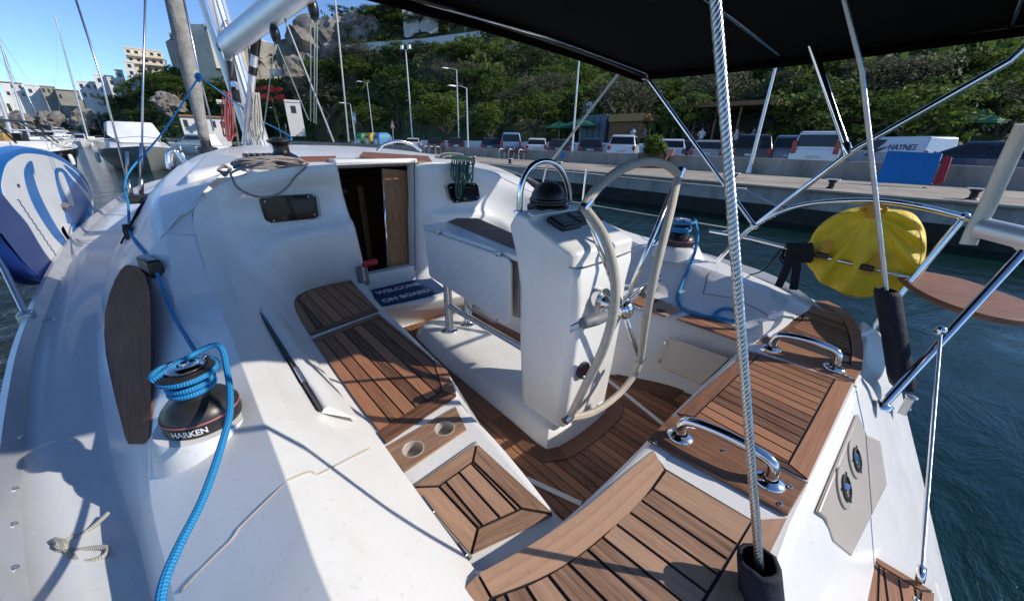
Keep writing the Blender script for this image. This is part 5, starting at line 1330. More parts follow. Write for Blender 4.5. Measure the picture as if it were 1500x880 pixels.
# ---- cars
simple('glass_dark', (.015, .018, .022), .08); simple('tyre', (.015, .015, .016), .85); simple('rim_alloy', (.45, .45, .47), .35, .8)
simple('tail_light', (.35, .012, .012), .2); simple('plate', (.65, .65, .62), .5); simple('bumper', (.03, .03, .032), .6)
PAINT = {}
def paint(c):
    k = 'paint_%d_%d_%d' % tuple(int(v * 255) for v in c)
    if k not in MATS: simple(k, c, .28, .15, .05, 3, coat=.6)
    return k
KIND = {  # length, width, height, bonnet z, belt z, rear glass lean, hood length, windscreen lean
    'hatch': (4.0, 1.74, 1.48, .92, .95, .35, .95, .75), 'suv': (4.4, 1.82, 1.70, 1.05, 1.06, .28, 1.0, .65), 'saloon': (4.5, 1.76, 1.43, .90, .93, .55, 1.05, .80),
    'people_carrier': (4.3, 1.80, 1.68, 1.02, 1.02, .22, .75, .85), 'small_van': (4.2, 1.83, 1.82, 1.08, 1.08, .06, .80, .60), 'panel_van': (5.2, 1.95, 1.98, 1.12, 1.15, .05, .9, .75), 'minibus': (4.6, 1.85, 1.92, 1.10, 1.10, .10, .45, .70)}
def car(kind, color, name='parked_car'):
    L, W, H, zb, zw, rl, hl, wl = KIND[kind]; t = thing(name, None, 'van' if 'van' in kind or kind == 'minibus' else 'car', (0, 0, 0), 'cars parked behind the quay wall')
    x0, x1 = -L / 2, L / 2; pm = paint(color)
    low = [(x0 + .06, .30), (x0, .42), (x0 - .0, .62), (x0 + .05, zw), (x1 - hl, zw + .01), (x1 - hl * .5, zb - .02), (x1 - .10, zb - .18), (x1, .62), (x1 - .02, .36), (x1 - .10, .26)]
    mb = MB(); rows = []
    for k, ins in ((-1, .10), (-1, .0), (1, .0), (1, .10)):
        rows.append([V((x * (1 - ins * .25), k * (W / 2 - ins * .55), z + (-.0 if ins == 0 else -.04 * (z > .8)))) for x, z in low])
    ids = mb.grid(rows, close_u=True); mb.face(ids[0]); mb.face(list(reversed(ids[-1])))
    body = mb.build('body', pm, t, smooth=40, bevel=.07, bseg=3)
    cab = [(x0 + .10, zw - .02, W / 2 - .03), (x0 + .10 + rl, H - .05, W / 2 - .19), (x0 + .25 + rl, H, W / 2 - .25), (x1 - hl - wl - .12, H, W / 2 - .25), (x1 - hl - wl, H - .05, W / 2 - .19), (x1 - hl + .05, zw - .02, W / 2 - .03)]
    mb = MB(); ids = mb.grid([[V((x, -w_, z)) for x, z, w_ in cab], [V((x, w_, z)) for x, z, w_ in cab]]); mb.face(ids[0]); mb.face(list(reversed(ids[1]))); mb.build('roof', pm, t, smooth=40, bevel=.07, bseg=3)
    # glass: rear screen, side windows
    a, b_ = V((cab[0][0], 0, cab[0][1])), V((cab[1][0], 0, cab[1][1])); n = V((-(b_.z - a.z), 0, b_.x - a.x)).normalized() * .012
    mb = MB(); p0, p1 = a.lerp(b_, .16) + n, a.lerp(b_, .86) + n; w0, w1 = lerp(cab[0][2], cab[1][2], .16) - .10, lerp(cab[0][2], cab[1][2], .86) - .06
    if kind != 'panel_van': mb.prism([V((p0.x, -w0, p0.z)), V((p0.x, w0, p0.z)), V((p1.x, w1, p1.z)), V((p1.x, -w1, p1.z))], n * .3); mb.build('rear_window', 'glass_dark', t, bevel=.004)
    for s_ in (-1, 1):
        mb = MB()
        def sp(u, v):
            xa = lerp(cab[0][0], cab[5][0], u); xb = lerp(cab[1][0], cab[4][0], u); return V((lerp(xa, xb, v), s_ * (lerp(cab[0][2], cab[1][2], v) + .010), lerp(zw, H - .05, v)))
        spans = ((.05, .30), (.33, .60), (.63, .95)) if kind not in ('panel_van',) else ((.66, .95),)
        for u0, u1 in spans: mb.prism([sp(u0, .12), sp(u1, .12), sp(u1 - (.03 if u1 > .9 else 0), .88), sp(u0 + (.03 if u0 < .1 else 0), .88)], (0, s_ * .006, 0))
        mb.build('side_window', 'glass_dark', t)
        mb = MB(); mb.box((x0 + .005, s_ * (W / 2 - .13), zw - .14 if kind != 'small_van' else 1.15), (.06, .20, .26 if kind in ('suv', 'hatch', 'saloon') else .55)); mb.build('tail_light', 'tail_light', t, bevel=.02)
        for xx in (x0 + .78, x1 - .80):
            mb = MB(); mb.lathe([(.20, -.10), (.31, -.10), (.325, -.06), (.325, .06), (.31, .10), (.20, .10), (.18, .07), (0, .06)], (xx, s_ * (W / 2 - .10), .325), (0, s_, 0), 20, mis=[0, 0, 0, 0, 0, 1, 1]); mb.build('wheel', ['tyre', 'rim_alloy'], t, smooth=40)
        mb = MB(); mb.box((x1 - hl - .15, s_ * (W / 2 + .07), zw + .08), (.10, .16, .12)); mb.build('wing_mirror', pm, t, bevel=.03)
    mb = MB(); mb.box((x0 + .0, 0, .42), (.12, W - .16, .16)); mb.build('bumper', 'bumper' if kind in ('small_van', 'panel_van') else pm, t, bevel=.03)
    mb = MB(); mb.box((x0 - .025, 0, .74), (.02, .50, .11)); mb.build('number_plate', 'plate', t)
    return t
CARS = [  # photo column, rear X, kind, colour, name, label
    (604, 23.2, 'saloon', (.62, .63, .64), 'parked_car', 'pale silver estate car with a dark side, leftmost of the row by the floodlight mast'),
    (637, 22.8, 'hatch', (.012, .012, .014), 'parked_car', 'black hatchback behind the farther bench, beside the silver estate car'),
    (666, 22.6, 'hatch', (.018, .018, .022), 'parked_car', 'black car parked just left of the pale street lamp post'),
    (718, 22.6, 'hatch', (.012, .022, .06), 'parked_car', 'small dark blue hatchback parked next to the pale blue minibus'),
    (747, 22.9, 'minibus', (.22, .33, .48), 'parked_van', 'pale blue minibus with a big rear window behind the wooden bench'),
    (785, 22.5, 'hatch', (.66, .67, .68), 'parked_car', 'white hatchback parked right of the pale blue minibus'),
    (820, 22.6, 'saloon', (.020, .022, .026), 'parked_car', 'black saloon parked behind the leaning pale strap'),
    (864, 22.5, 'hatch', (.010, .014, .030), 'parked_car', 'midnight blue car parked in front of the grey blue kiosk'),
    (913, 22.3, 'suv', (.68, .69, .70), 'parked_car', 'white off-roader with red tail lights, left of the round potted bush'),
    (983, 22.5, 'hatch', (.58, .61, .66), 'parked_car', 'pale silver hatchback right of the round potted bush'),
    (1012, 23.6, 'saloon', (.014, .015, .018), 'parked_car', 'black car half hidden behind the silver grey estate'),
    (1040, 22.2, 'saloon', (.30, .31, .31), 'parked_car', 'silver grey estate car behind the thin bimini tube'),
    (1104, 22.2, 'suv', (.012, .012, .015), 'parked_car', 'large black car parked behind the near backstay wire'),
    (1158, 22.9, 'people_carrier', (.13, .17, .22), 'parked_car', 'blue grey people carrier beside the white delivery van'),
    (1201, 22.1, 'small_van', (.66, .67, .68), 'parked_van', 'boxy white small van with tall red tail lights, seen from behind'),
]
for x, X, kind, c, nm, lab in CARS:
    o = car(kind, c, nm); L = KIND[kind][0]; p = PX(x, 215, X); a_ = .95 * math.atan2(p.y, X); o.location = (X + .2 + L / 2 * math.cos(a_), p.y + L / 2 * math.sin(a_) + .1, G0); o.rotation_euler = (0, 0, .95 * math.atan2(o.location.y, o.location.x) + math.radians(rnd.uniform(-4, 4))); o['label'] = lab
# side-on: lettered panel van and the dark car at the right edge
o = car('panel_van', (.72, .73, .74), 'parked_van'); p = PX(1312, 215, 28.0); o.location = (28.0, p.y, G0); o.scale = (.86, .86, .86); o.rotation_euler = (0, 0, math.radians(50)); o['label'] = 'white lettered panel van standing behind the blue board'
mb = MB(); k = rnd; org = V((0, 0, 0))
def vs(x, z): return V((x, 1.95 / 2 - .145 + (1.62 - z) * .13, z))
def put_side(mb, txt, size, cx, cz, sgn):
    add_text(mb, txt, size, lambda x, y: (V((cx - x, 0, cz + y)) + V((0, sgn * (1.95 / 2 - .03 - (cz + y - 1.13) * .20 + .014), 0))), .004)
put_side(mb, 'HAYNES', .42, -1.25, 1.42, 1)
vt = MB(); vt.v = [v for v in mb.v]; vt.f = mb.f; vt.uv = mb.uv; vt.m = mb.m
def build_local(mb, name, mat, par):
    l = par.location.copy(); par.location = (0, 0, 0); ob = mb.build(name, mat, par); par.location = l; return ob
build_local(vt, 'van_lettering', 'navy_and_board_shade', o)
mb = MB()
for i in range(8):
    t0, t1 = i / 8, (i + 1) / 8
    def sw_(t, e): x = lerp(.9, -.55, t); z = .92 + .62 * t ** 1.6 + e * .16 * math.sin(PI * min(1, t * 1.05)); return V((x, 1.95 / 2 + .012 - max(0, z - 1.13) * .20 - .018 * (z > 1.13), z))
    mb.poly([sw_(t0, 0), sw_(t1, 0), sw_(t1, 1), sw_(t0, 1)])
build_local(mb, 'van_graphic', 'black_plastic', o)
o = car('saloon', (.02, .05, .11), 'passing_car'); p = PX(1436, 228, 22.6); o.location = (22.6, p.y, G0); o.rotation_euler = (0, 0, math.radians(84)); o['label'] = 'dark blue car passing at the right, seen side-on past the red panel'
# ---- blue board with red panel on the promenade
t = thing('sandwich_board', 'bright blue board with a red side panel leaning on the promenade wall', 'board', (18.6, P(1330, 268, .32).y * 18.6 / P(1330, 268, .32).x, .32))
bp4 = [PX(1282, 268, 18.2), PX(1363, 271, 18.2), PX(1381, 226, 18.75), PX(1300, 222, 18.75)]
mb = MB(); mb.prism(bp4, (.05, 0, .03)); mb.build('blue_panel', simple('board_blue_paint', (.012, .16, .42), .5, 0, .12, 1.5), t, bevel=.02)
mb = MB(); mb.prism([PX(1366, 271, 18.24), PX(1382, 268, 18.2), PX(1395, 231, 18.7), PX(1383, 230, 18.78)], (.05, 0, .02)); mb.build('red_panel', simple('board_red_paint', (.42, .02, .025), .5, 0, .12, 1.5), t, bevel=.015)
mb = MB()
for a in (bp4[0], bp4[1]): mb.tube([a, a + V((.55, 0, -.0))], .03, 8)
mb.build('board_prop', 'bumper', t)
mb = MB(); a = PX(824, 227, WX); mb.box(a + V((-.012, 0, 0)), (.015, .34, .42)); tag(mb.build('wall_notice', 'board_blue_paint', None), 'small blue notice fixed to the low grey wall', 'notice')
# ---- bins
def bin_(c, nm): 
    simple(nm, c, .5, 0, .15, 2); t = thing('recycling_bin', None, 'bin', (0, 0, 0), 'recycling igloos by the quay')
    mb = MB(); mb.grid([[V((x * s_, y * s_, z)) for x, y in ((-.7, -.8), (.7, -.8), (.7, .8), (-.7, .8))] for s_, z in ((.96, 0), (1, .5), (1, 1.15), (.86, 1.45), (.6, 1.6))], close_u=True); mb.poly([(-.42, -.48, 1.6), (.42, -.48, 1.6), (.42, .48, 1.6), (-.42, .48, 1.6)])
    mb.build('body', nm, t, bevel=.06, bseg=3); mb = MB(); mb.box((-.69, 0, 1.18), (.06, .7, .16)); mb.build('bin_slot', 'bumper', t); mb = MB(); mb.box((-.705, 0, .7), (.02, .8, .45)); mb.build('bin_label', 'plate', t); return t
for x, c, nm, lab in ((534, (.02, .22, .07), 'bin_green', 'green recycling bin at the far end of the quay'), (547, (.50, .30, .015), 'bin_yellow', 'yellow recycling bin between the green and the blue one'), (560, (.06, .25, .45), 'bin_blue', 'light blue recycling bin, rightmost of the three')):
    o = bin_(c, nm); p = PX(x, 203, 22.0); o.location = (22.0, p.y, G0); o.scale = (1.25, 1.25, 1.25); o['label'] = lab
# ---- street lamps and signs
def lamp(bx, by, tx, ty, X, lab, arms=((-1, 0),), r=.06, name='street_lamp', flood=False):
    b_ = PX(bx, by, X); b_.z = G0; tp = PX(tx, ty, X); h = tp.z - b_.z; t = thing(name, lab, 'street lamp', b_, 'lamp posts along the quay')
    mb = MB(); mb.tube([b_, b_ + V((0, 0, h * .5)), b_ + V((0, 0, h))], [r * 1.25, r, r * .75], 10); mb.lathe([(r * 2, 0), (r * 2, .05), (r * 1.3, .3)], b_, seg=10); mb.build('post', 'alloy', t, smooth=50)
    for ax, ay in arms:
        e = b_ + V((0, 0, h)); d = V((ax, ay, 0)).normalized()
        mb = MB(); mb.tube([e - V((0, 0, .05)), e + d * .5 + V((0, 0, .12)), e + d * .9 + V((0, 0, .14))], .035, 8); mb.build('arm', 'alloy', t, smooth=50)
        mb = MB(); mb.box(e + d * (1.25 if not flood else .5) + V((0, 0, .12 if not flood else .25)), (.75 if not flood else .25, .28 if not flood else .5, .12 if not flood else .45)); mb.build('lamp_head', 'alloy', t, bevel=.04)
lamp(686, 226, 688, 128, 20.9, 'grey street lamp standing at the low wall between the two benches', ((-.7, .7),))
lamp(671, 167, 670, 102, 26.5, 'street lamp with its head over the trees, behind the dark cars', ((-.7, .7),))
lamp(604, 196, 598, 72, 26, 'tall floodlight mast with twin heads left of the black cars', ((-.5, .8), (.5, -.8)), .09, 'floodlight_mast', True)
lamp(546, 192, 542, 120, 27, 'street lamp among the trees above the recycling bins', ((-.7, .7),))
lamp(520, 202, 517, 152, 22, 'short street lamp left of the recycling bins, behind the information sign', ((-.7, .7),))
lamp(839, 210, 851, 73, 21.2, 'tall lamp post behind the leaning pale strap', ((-.7, .7),))
lamp(1097, 251, 1137, 80, 20.05, 'tall lamp post standing on the promenade right of the near backstay', ((-.9, .2),), .07)
lamp(411, 196, 406, 158, 24, 'small lamp post by the red flowering bush', ((-.7, .7),))
simple('sign_blue', (.10, .33, .50), .5); simple('sign_red', (.5, .03, .03), .5)
def sign(x, yb, yt, X, kind, lab):
    b_ = PX(x, yb, X); b_.z = G0; tp = PX(x, yt, X); t = thing('road_sign', lab, 'sign', b_); mb = MB(); mb.tube([b_, tp], .04, 8); mb.build('post', 'alloy', t)
    if kind == 'tri':
        for s_, mt, dx in ((.62, 'sign_red', 0), (.42, 'white_plastic', -.012)):
            mb = MB(); c = tp + V((-.06 + dx, 0, -.35)); mb.prism([c + V((0, -s_, -s_ * .58)), c + V((0, s_, -s_ * .58)), c + V((0, 0, s_ * 1.1))], (.02, 0, 0)); mb.build('sign_face', mt, t)
        mb = MB(); c = tp + V((-.085, 0, -.35)); mb.box(c + V((0, 0, .08)), (.01, .08, .32)); mb.box(c + V((0, 0, -.16)), (.01, .08, .08)); mb.build('sign_symbol', 'black_plastic', t)
    else:
        mb = MB(); c = tp + V((-.06, 0, -.5)); mb.box(c, (.03, 1.0 if kind == 'info' else .9, 1.35 if kind == 'info' else .8)); mb.build('sign_face', 'white_plastic' if kind == 'white' else 'sign_blue', t, bevel=.03)
        mb = MB(); mb.box(c + V((-.02, 0, -.1)), (.02, .6, .5)); mb.build('sign_symbol', 'white_plastic', t)
sign(519, 203, 167, 21.6, 'info', 'tall pale blue information sign left of the recycling bins'); sign(575, 203, 179, 22, 'tri', 'triangular red and white warning sign right of the recycling bins')
sign(418, 200, 181, 24, 'sq', 'small blue sign on a post near the white cottage'); 
# ---- round potted bush on the promenade
t = thing('potted_bush', 'round clipped green bush in a brown planter box on the promenade wall', 'plant', PX(957, 232, WX - .3) * 1.0)
b_ = V(t.location); b_.z = .32
mb = MB(); mb.box(b_ + V((0, 0, .36)), (.65, 1.5, .72)); mb.build('planter', 'bench_wood', t, bevel=.02)
mb = MB(); mb.lathe([(.16, 0), (.22, .30), (.24, .34)], b_ + V((-.1, -.95, .62)), seg=14); mb.build('flower_pot', simple('terracotta_pink', (.42, .22, .19), .8), t, smooth=50)
BUSH = (b_ + V((0, 0, 1.05)), t)
# ---- buildings
simple('render_white', (.72, .71, .68), .85, 0, .08, .4); simple('render_cream', (.72, .63, .49), .85, 0, .12, .3); simple('stone_shade', (.34, .305, .25), .9, 0, .25, .35, .6, 2); simple('roof_tile', (.36, .17, .10), .85, 0, .25, 2)
simple('stone_grey_and_shade', (.30, .275, .235), .9, 0, .28, .3, .6, 2); simple('kiosk_blue', (.10, .15, .20), .6, 0, .15, 2); simple('fascia_ochre', (.36, .22, .07), .6); simple('timber', (.20, .11, .05), .7, 0, .2, 3); simple('awning_green', (.05, .20, .10), .75, 0, .2, 3)
def block(corners, z0, z1, mat, name, par): mb = MB(); mb.prism([V((p.x, p.y, z0)) for p in corners], (0, 0, z1 - z0)); return mb.build(name, mat, par)
def ground_at(p): return terrain(p.x, p.y)
def house(x0, x1, yt, yb, r, lab, mat='render_white', floors=3, cols=3, roof=None, depth=9, name='town_house', skew=0.0, z0=None, balcony=False):
    a, b_ = PD(x0, yb, 1), PD(x1, yb, 1)
    def at(x, rr): d = ray(x, yt * .6 + yb * .4); k = rr / math.hypot(d.x, d.y); return V((CAM.x + d.x * k, CAM.y + d.y * k, 0))
    A, B = at(x0, r), at(x1, r * (1 + skew)); n = V((A - B)).cross(V((0, 0, 1))).normalized()
    if n.dot((A + B) / 2) < 0: n = -n
    dd = ray((x0 + x1) / 2, yt); zt = CAM.z + r * dd.z / math.hypot(dd.x, dd.y); db = ray((x0 + x1) / 2, yb); zb = CAM.z + r * db.z / math.hypot(db.x, db.y)
    zlow = (min(ground_at(A), ground_at(B), zb) - 2) if z0 is None else z0
    t = thing(name, lab, 'building', V(((A.x + B.x) / 2, (A.y + B.y) / 2, zlow)), 'houses above the harbour')
    block([A, B, B + n * depth, A + n * depth], zlow, zt, mat, 'wall', t)
    if roof: mb = MB(); mb.prism([V((p.x, p.y, zt)) - (n * .4 if i < 2 else -n * .4) for i, p in enumerate((A, B, B + n * depth, A + n * depth))], (0, 0, .35)); m_ = (A + B) / 2 + n * depth / 2; mb.build('roof', roof, t); 
    else: mb = MB(); mb.prism([V((p.x, p.y, zt)) for p in ((A - n * .15), (B - n * .15), (B + n * .25), (A + n * .25))], (0, 0, .5)); mb.build('roof_parapet', mat, t)
    u = (B - A); H = zt - zb
    for f in range(floors):
        for c in range(cols):
            w_ = min(1.1, u.length / cols * .45); ctr = A + u * ((c + .5) / cols) + V((0, 0, zb + H * (f + .52) / floors)); un = u.normalized(); hh = min(1.6, H / floors * .5)
            if rnd.random() < .12: continue
            mb = MB(); mb.prism([ctr - un * w_ / 2 - V((0, 0, hh / 2)) - n * .05, ctr + un * w_ / 2 - V((0, 0, hh / 2)) - n * .05, ctr + un * w_ / 2 + V((0, 0, hh / 2)) - n * .05, ctr - un * w_ / 2 + V((0, 0, hh / 2)) - n * .05], n * .1); mb.build('window', 'glass_dark', t)
        if balcony and f: mb = MB(); zz = zb + H * f / floors; mb.prism([V((p.x, p.y, zz)) for p in (A - n * 1.4, B - n * 1.4, B, A)], (0, 0, .9)); mb.build('balcony', mat, t)
    return t
house(-60, 2, 128, 152, 300, 'far white house at the left edge of the photo', floors=1, cols=3)
house(4, 36, 122, 143, 300, 'white house on the cliff behind the leftmost masts', floors=2, cols=3, roof='roof_tile')
house(38, 62, 126, 142, 296, 'white house with a pale roof terrace left of the tall white mast', floors=1, cols=2)
house(62, 84, 128, 150, 290, 'grey stone building over the cliff behind the tall white mast', 'stone_grey_and_shade', 2, 3)
house(84, 118, 133, 152, 285, 'long stone house with a tiled roof on the cliff', 'stone_grey_and_shade', 1, 4, 'roof_tile')
house(116, 146, 121, 146, 265, 'white town house above the dark cliff, left of the roofed tower', floors=2, cols=3)
house(140, 170, 112, 140, 255, 'white terraced house below the roofed tower', floors=2, cols=2)
house(171, 183, 104, 130, 250, 'slim white tower with a tiled roof', floors=2, cols=1, roof='roof_tile', depth=5)
house(160, 182, 116, 140, 246, 'white cube house at the foot of the roofed tower', floors=2, cols=2)
house(186, 240, 74, 106, 245, 'cream apartment block with balconies on top of the hill', 'render_cream', 3, 5, balcony=True)
house(183, 198, 92, 112, 240, 'small white building left of the apartment block', floors=2, cols=1)
# fortress
def at(x, rr): d = ray(x, 75); k = rr / math.hypot(d.x, d.y); return V((CAM.x + d.x * k, CAM.y + d.y * k, 0))
def zat(x, y, rr): d = ray(x, y); return CAM.z + rr * d.z / math.hypot(d.x, d.y)
t = thing('fortress', 'massive stone fortress with a bastion and a long sunlit wall above the harbour', 'fortress', V((at(330, 205).x, at(330, 205).y, 20)))
for (x0, r0_, x1, r1_, yt, mt, nm, back) in ((246, 232, 262, 216, 58, 'stone_shade', 'bastion', 20), (262, 216, 296, 206, 50, 'stone_grey_and_shade', 'rampart', 24), (270, 214, 288, 209, 44, 'stone_shade', 'merlon_wall', 20), (296, 206, 334, 196, 46, 'stone_grey_and_shade', 'keep_wall', 26)):  # the greyer stone carries the shade of these faces in its colour
    A, B = at(x0, r0_), at(x1, r1_); n = V((A - B)).cross(V((0, 0, 1))).normalized(); n = n if n.dot(A) > 0 else -n
    block([A, B, B + n * back, A + n * back], 12, zat((x0 + x1) / 2, yt, (r0_ + r1_) / 2), mt, nm, t)
A, B = at(334, 196), at(440, 240); n = V((A - B)).cross(V((0, 0, 1))).normalized(); n = n if n.dot(at(300, 200)) > 0 else -n
za, zb_ = zat(334, 62, 196), zat(440, 84, 240)
mb = MB(); q = [A, B, B + n * 18, A + n * 18]; mb.prism([V((p.x, p.y, 10)) for p in q], (0, 0, zb_ - 10)); mb.prism([V((p.x, p.y, zb_)) - n * .6 for p in q], (0, 0, .8)); mb.build('long_wall', 'render_cream', t)
for i in range(3):
    mb = MB(); c = A.lerp(B, .02 + i * .05); mb.box(V((c.x, c.y, za - 3 - i * 2.0)) + n * 3, (7, 7, 12)); mb.build('stepped_tower', 'render_cream', t)
for i in range(9):
    mb = MB(); c = at(266 + i * 7.5, 213 - i * 2.0); mb.box(V((c.x, c.y, zat(266 + i * 7.5, 52 - (i % 2), 210))) + n * 2, (1.6, 1.6, 2.2)); mb.build('merlon', 'stone_shade', t)
# cottages by the water, retaining walls on the hillside
house(265, 332, 172, 192, 118, 'low white boathouse with a terracotta roof behind the moored boats', floors=1, cols=5, roof='roof_tile', depth=6)
house(418, 441, 150, 172, 116, 'white cottage beside the red flowering bush', floors=1, cols=1, depth=5, z0=2.0)
house(318, 330, 150, 157, 112, 'small white hut on the slope behind the mast', floors=1, cols=1, depth=2, z0=8.2)
def wallstrip(pts, th, h, name, lab, mat='render_white'):
    mb = MB()
    for a, b_ in zip(pts, pts[1:]):
        d = (b_ - a); n = V((d.y, -d.x, 0)).normalized() * th; mb.prism([a - V((0, 0, h)), b_ - V((0, 0, h)), b_ - V((0, 0, h)) + n, a - V((0, 0, h)) + n], (0, 0, h))
    return tag(mb.build(name, mat, None), lab, 'wall')
def hp_(x, y, up=0): p = hit(x, y); return p + V((0, 0, up))
def front(px, near=7):
    out = []
    for x, y in px:
        p = hit(x, y); d = (p - CAM); out.append(CAM + d * max(.8, 1 - near / d.length))
    r_ = sorted((p - CAM).length for p in out)[len(out) // 2]
    return out
w0 = front([(497, 68), (545, 63), (592, 60), (625, 57), (660, 52), (700, 47), (757, 41)])
wallstrip(w0, .6, 1.9, 'terrace_wall', 'long white terrace wall crossing the wooded hillside')
w1_ = [PD(x, y, d) for x, y, d in ((395, 102, 175), (440, 101, 172), (478, 100, 165))]
wallstrip(w1_, .6, 2.2, 'terrace_wall', 'short white wall below the palms, left of the rocky bluff')
w2_ = [PD(x, y, d) for x, y, d in ((655, 76, 112), (700, 70, 104), (760, 66, 96))]
wallstrip(w2_, .6, 2.0, 'terrace_wall', 'grey lower terrace wall among the hillside trees', 'stone_grey_and_shade')
house(588, 640, -6, 14, 132, 'white house on top of the hill behind the boom tackle', floors=1, cols=3, depth=8)
# rocky bluff boulders
def rock(c, s_, seed):
    bm = bmesh.new(); bmesh.ops.create_icosphere(bm, subdivisions=4, radius=1)
    mb = MB()
    for v in bm.verts:
        n = _nz.fractal(v.co * 1.3 + V((seed, 0, 0)), 1, 2, 4); k = 1 + .38 * n + .16 * _nz.fractal(v.co * 4.5 + V((seed, 2, 0)), 1, 2, 4); mb.vert(V(c) + V((v.co.x * s_[0], v.co.y * s_[1], v.co.z * s_[2])) * k)
    for f in bm.faces: mb.face([v.index for v in f.verts])
    bm.free(); return mb
simple('cliff_rock', (.20, .18, .155), .95, 0, .6, .35, 1.0, 1.2)
for i, (x, y, rr, s_, lab) in enumerate(((470, 72, 158, 11, 'grey rock bluff rising above the sea wall, left end of the wooded hill'), (500, 60, 156, 10, 'craggy rock face below the hilltop trees, right of the bluff'), (540, 52, 150, 8, 'rock outcrop below the dark hilltop trees'), (455, 100, 150, 7, 'low rock shoulder at the foot of the bluff'), (245, 146, 152, 3.2, 'pale rock outcrop in the green slope behind the furled sail'), (30, 174, 262, 4.5, 'dark cliff rock under the far white houses'), (75, 174, 258, 4.5, 'grey cliff rock below the stone building'), (125, 172, 246, 5, 'shaded cliff under the white town houses'))):
    p = PD(x, y, rr); mb = rock(p + V((0, 0, -s_ * .35)), (s_, s_, s_ * .9), i * 3.3); tag(mb.build('rock_outcrop', 'cliff_rock', None, smooth=30), lab, 'rock', 'rocks of the shore')
# restaurant front behind the white wall
t = thing('kiosk', 'grey blue kiosk with a round emblem sign and an ochre fascia behind the cars', 'building', PX(880, 205, 31))
def qb(x0, x1, yt, yb, X, dpt, mt, nm, par):
    a, b_ = PX(x0, yt, X), PX(x1, yt, X); zb = PX((x0 + x1) / 2, yb, X).z; mb = MB(); mb.prism([V((X, a.y, zb)), V((X, b_.y, zb)), V((X + dpt, b_.y, zb)), V((X + dpt, a.y, zb))], (0, 0, (a.z + b_.z) / 2 - zb)); return mb.build(nm, mt, par, bevel=.02)
qb(851, 889, 168, 214, 31, 2.5, 'kiosk_blue', 'wall', t); qb(893, 942, 178, 214, 31.2, 2.4, 'timber', 'counter_wall', t); qb(892, 943, 167, 178, 30.8, 2.8, 'fascia_ochre', 'fascia', t)
qb(854, 872, 148, 166, 30.7, .12, 'black_plastic', 'sign_panel', t)
mb = MB(); c = PX(863, 157, 30.62)
for r_ in (.36, .22): mb.tube([c + V((0, math.cos(a) * r_, math.sin(a) * r_)) for a in [.5 + i * .3 for i in range(17)]], .045, 6)
mb.build('sign_emblem', 'white_plastic', t)
for i in range(4): qb(854 + i * 9, 861 + i * 9, 172, 205, 30.93, .04, 'render_white' if i == 9 else 'kiosk_blue', 'shutter', t)
t = thing('pergola_restaurant', 'dark timber restaurant front with a flat roof behind the cars, right of the kiosk', 'building', PX(1050, 205, 32))
qb(985, 1140, 150, 156, 30.5, 5, 'timber', 'roof', t); qb(985, 1140, 156, 214, 35.5, .3, 'bumper', 'back_wall', t)
for x in (990, 1020, 1050, 1085, 1118): qb(x, x + 3, 156, 214, 30.8, .15, 'timber', 'post', t)
for x in (1000, 1065): qb(x, x + 26, 193, 206, 31.5, .8, 'timber', 'counter', t)
def parasol(x, yt, yb, X, rad, lab, name='parasol'):
    c = PX(x, yt, X); t = thing(name, lab, 'parasol', V((c.x, c.y, .9))); mb = MB(); mb.lathe([(0, 0), (rad * .5, -.28), (rad, -.55), (rad, -.70), (rad * .97, -.56), (rad * .45, -.31), (0, -.05)], c, seg=8); mb.build('canopy', 'awning_green', t); mb = MB(); mb.tube([c, V((c.x, c.y, .9))], .03, 8); mb.build('pole', 'alloy_pale', t)
parasol(820, 177, 200, 30.2, 1.35, 'green parasol left of the grey blue kiosk'); parasol(851, 173, 200, 29.6, 1.5, 'wider green parasol in front of the grey blue kiosk'); parasol(1440, 160, 200, 33, .95, 'large green parasol at the right above the passing car')
# ================================================================ TREES AND PLANTS
def leafmat(name, c1, c2, c3, sub=.5):
    m, nt, b = newmat(name); uv = N(nt, 'ShaderNodeUVMap'); uv.uv_map = 'UVMap'; sp = N(nt, 'ShaderNodeSeparateXYZ'); nt.links.new(uv.outputs[0], sp.inputs[0])
    r = ramp(nt, [(0, c1), (.55, c2), (1, c3)], sp.outputs[0]); nt.links.new(r.outputs[0], b.inputs['Base Color']); b.inputs['Roughness'].default_value = .6; b.inputs['Specular IOR Level'].default_value = .3
    tr = N(nt, 'ShaderNodeBsdfTranslucent'); nt.links.new(r.outputs[0], tr.inputs[0]); ms = N(nt, 'ShaderNodeMixShader'); ms.inputs[0].default_value = sub
    nt.links.new(b.outputs[0], ms.inputs[1]); nt.links.new(tr.outputs[0], ms.inputs[2]); nt.links.new(ms.outputs[0], nt.nodes['Material Output'].inputs[0])
leafmat('leaf_green', (.034, .065, .013), (.09, .15, .028), (.17, .22, .05)); leafmat('leaf_dark', (.014, .030, .010), (.034, .062, .018), (.07, .105, .032)); leafmat('leaf_olive', (.06, .07, .04), (.13, .14, .08), (.22, .225, .13))
leafmat('leaf_bright', (.055, .095, .014), (.125, .195, .03), (.22, .28, .06)); leafmat('leaf_red', (.20, .012, .02), (.38, .03, .05), (.5, .06, .09)); leafmat('leaf_palm', (.03, .045, .014), (.06, .08, .028), (.11, .13, .05))
simple('bark', (.11, .085, .065), .9, 0, .3, 4, .6, 12); simple('bark_pale', (.26, .23, .19), .9, 0, .3, 4, .6, 12)
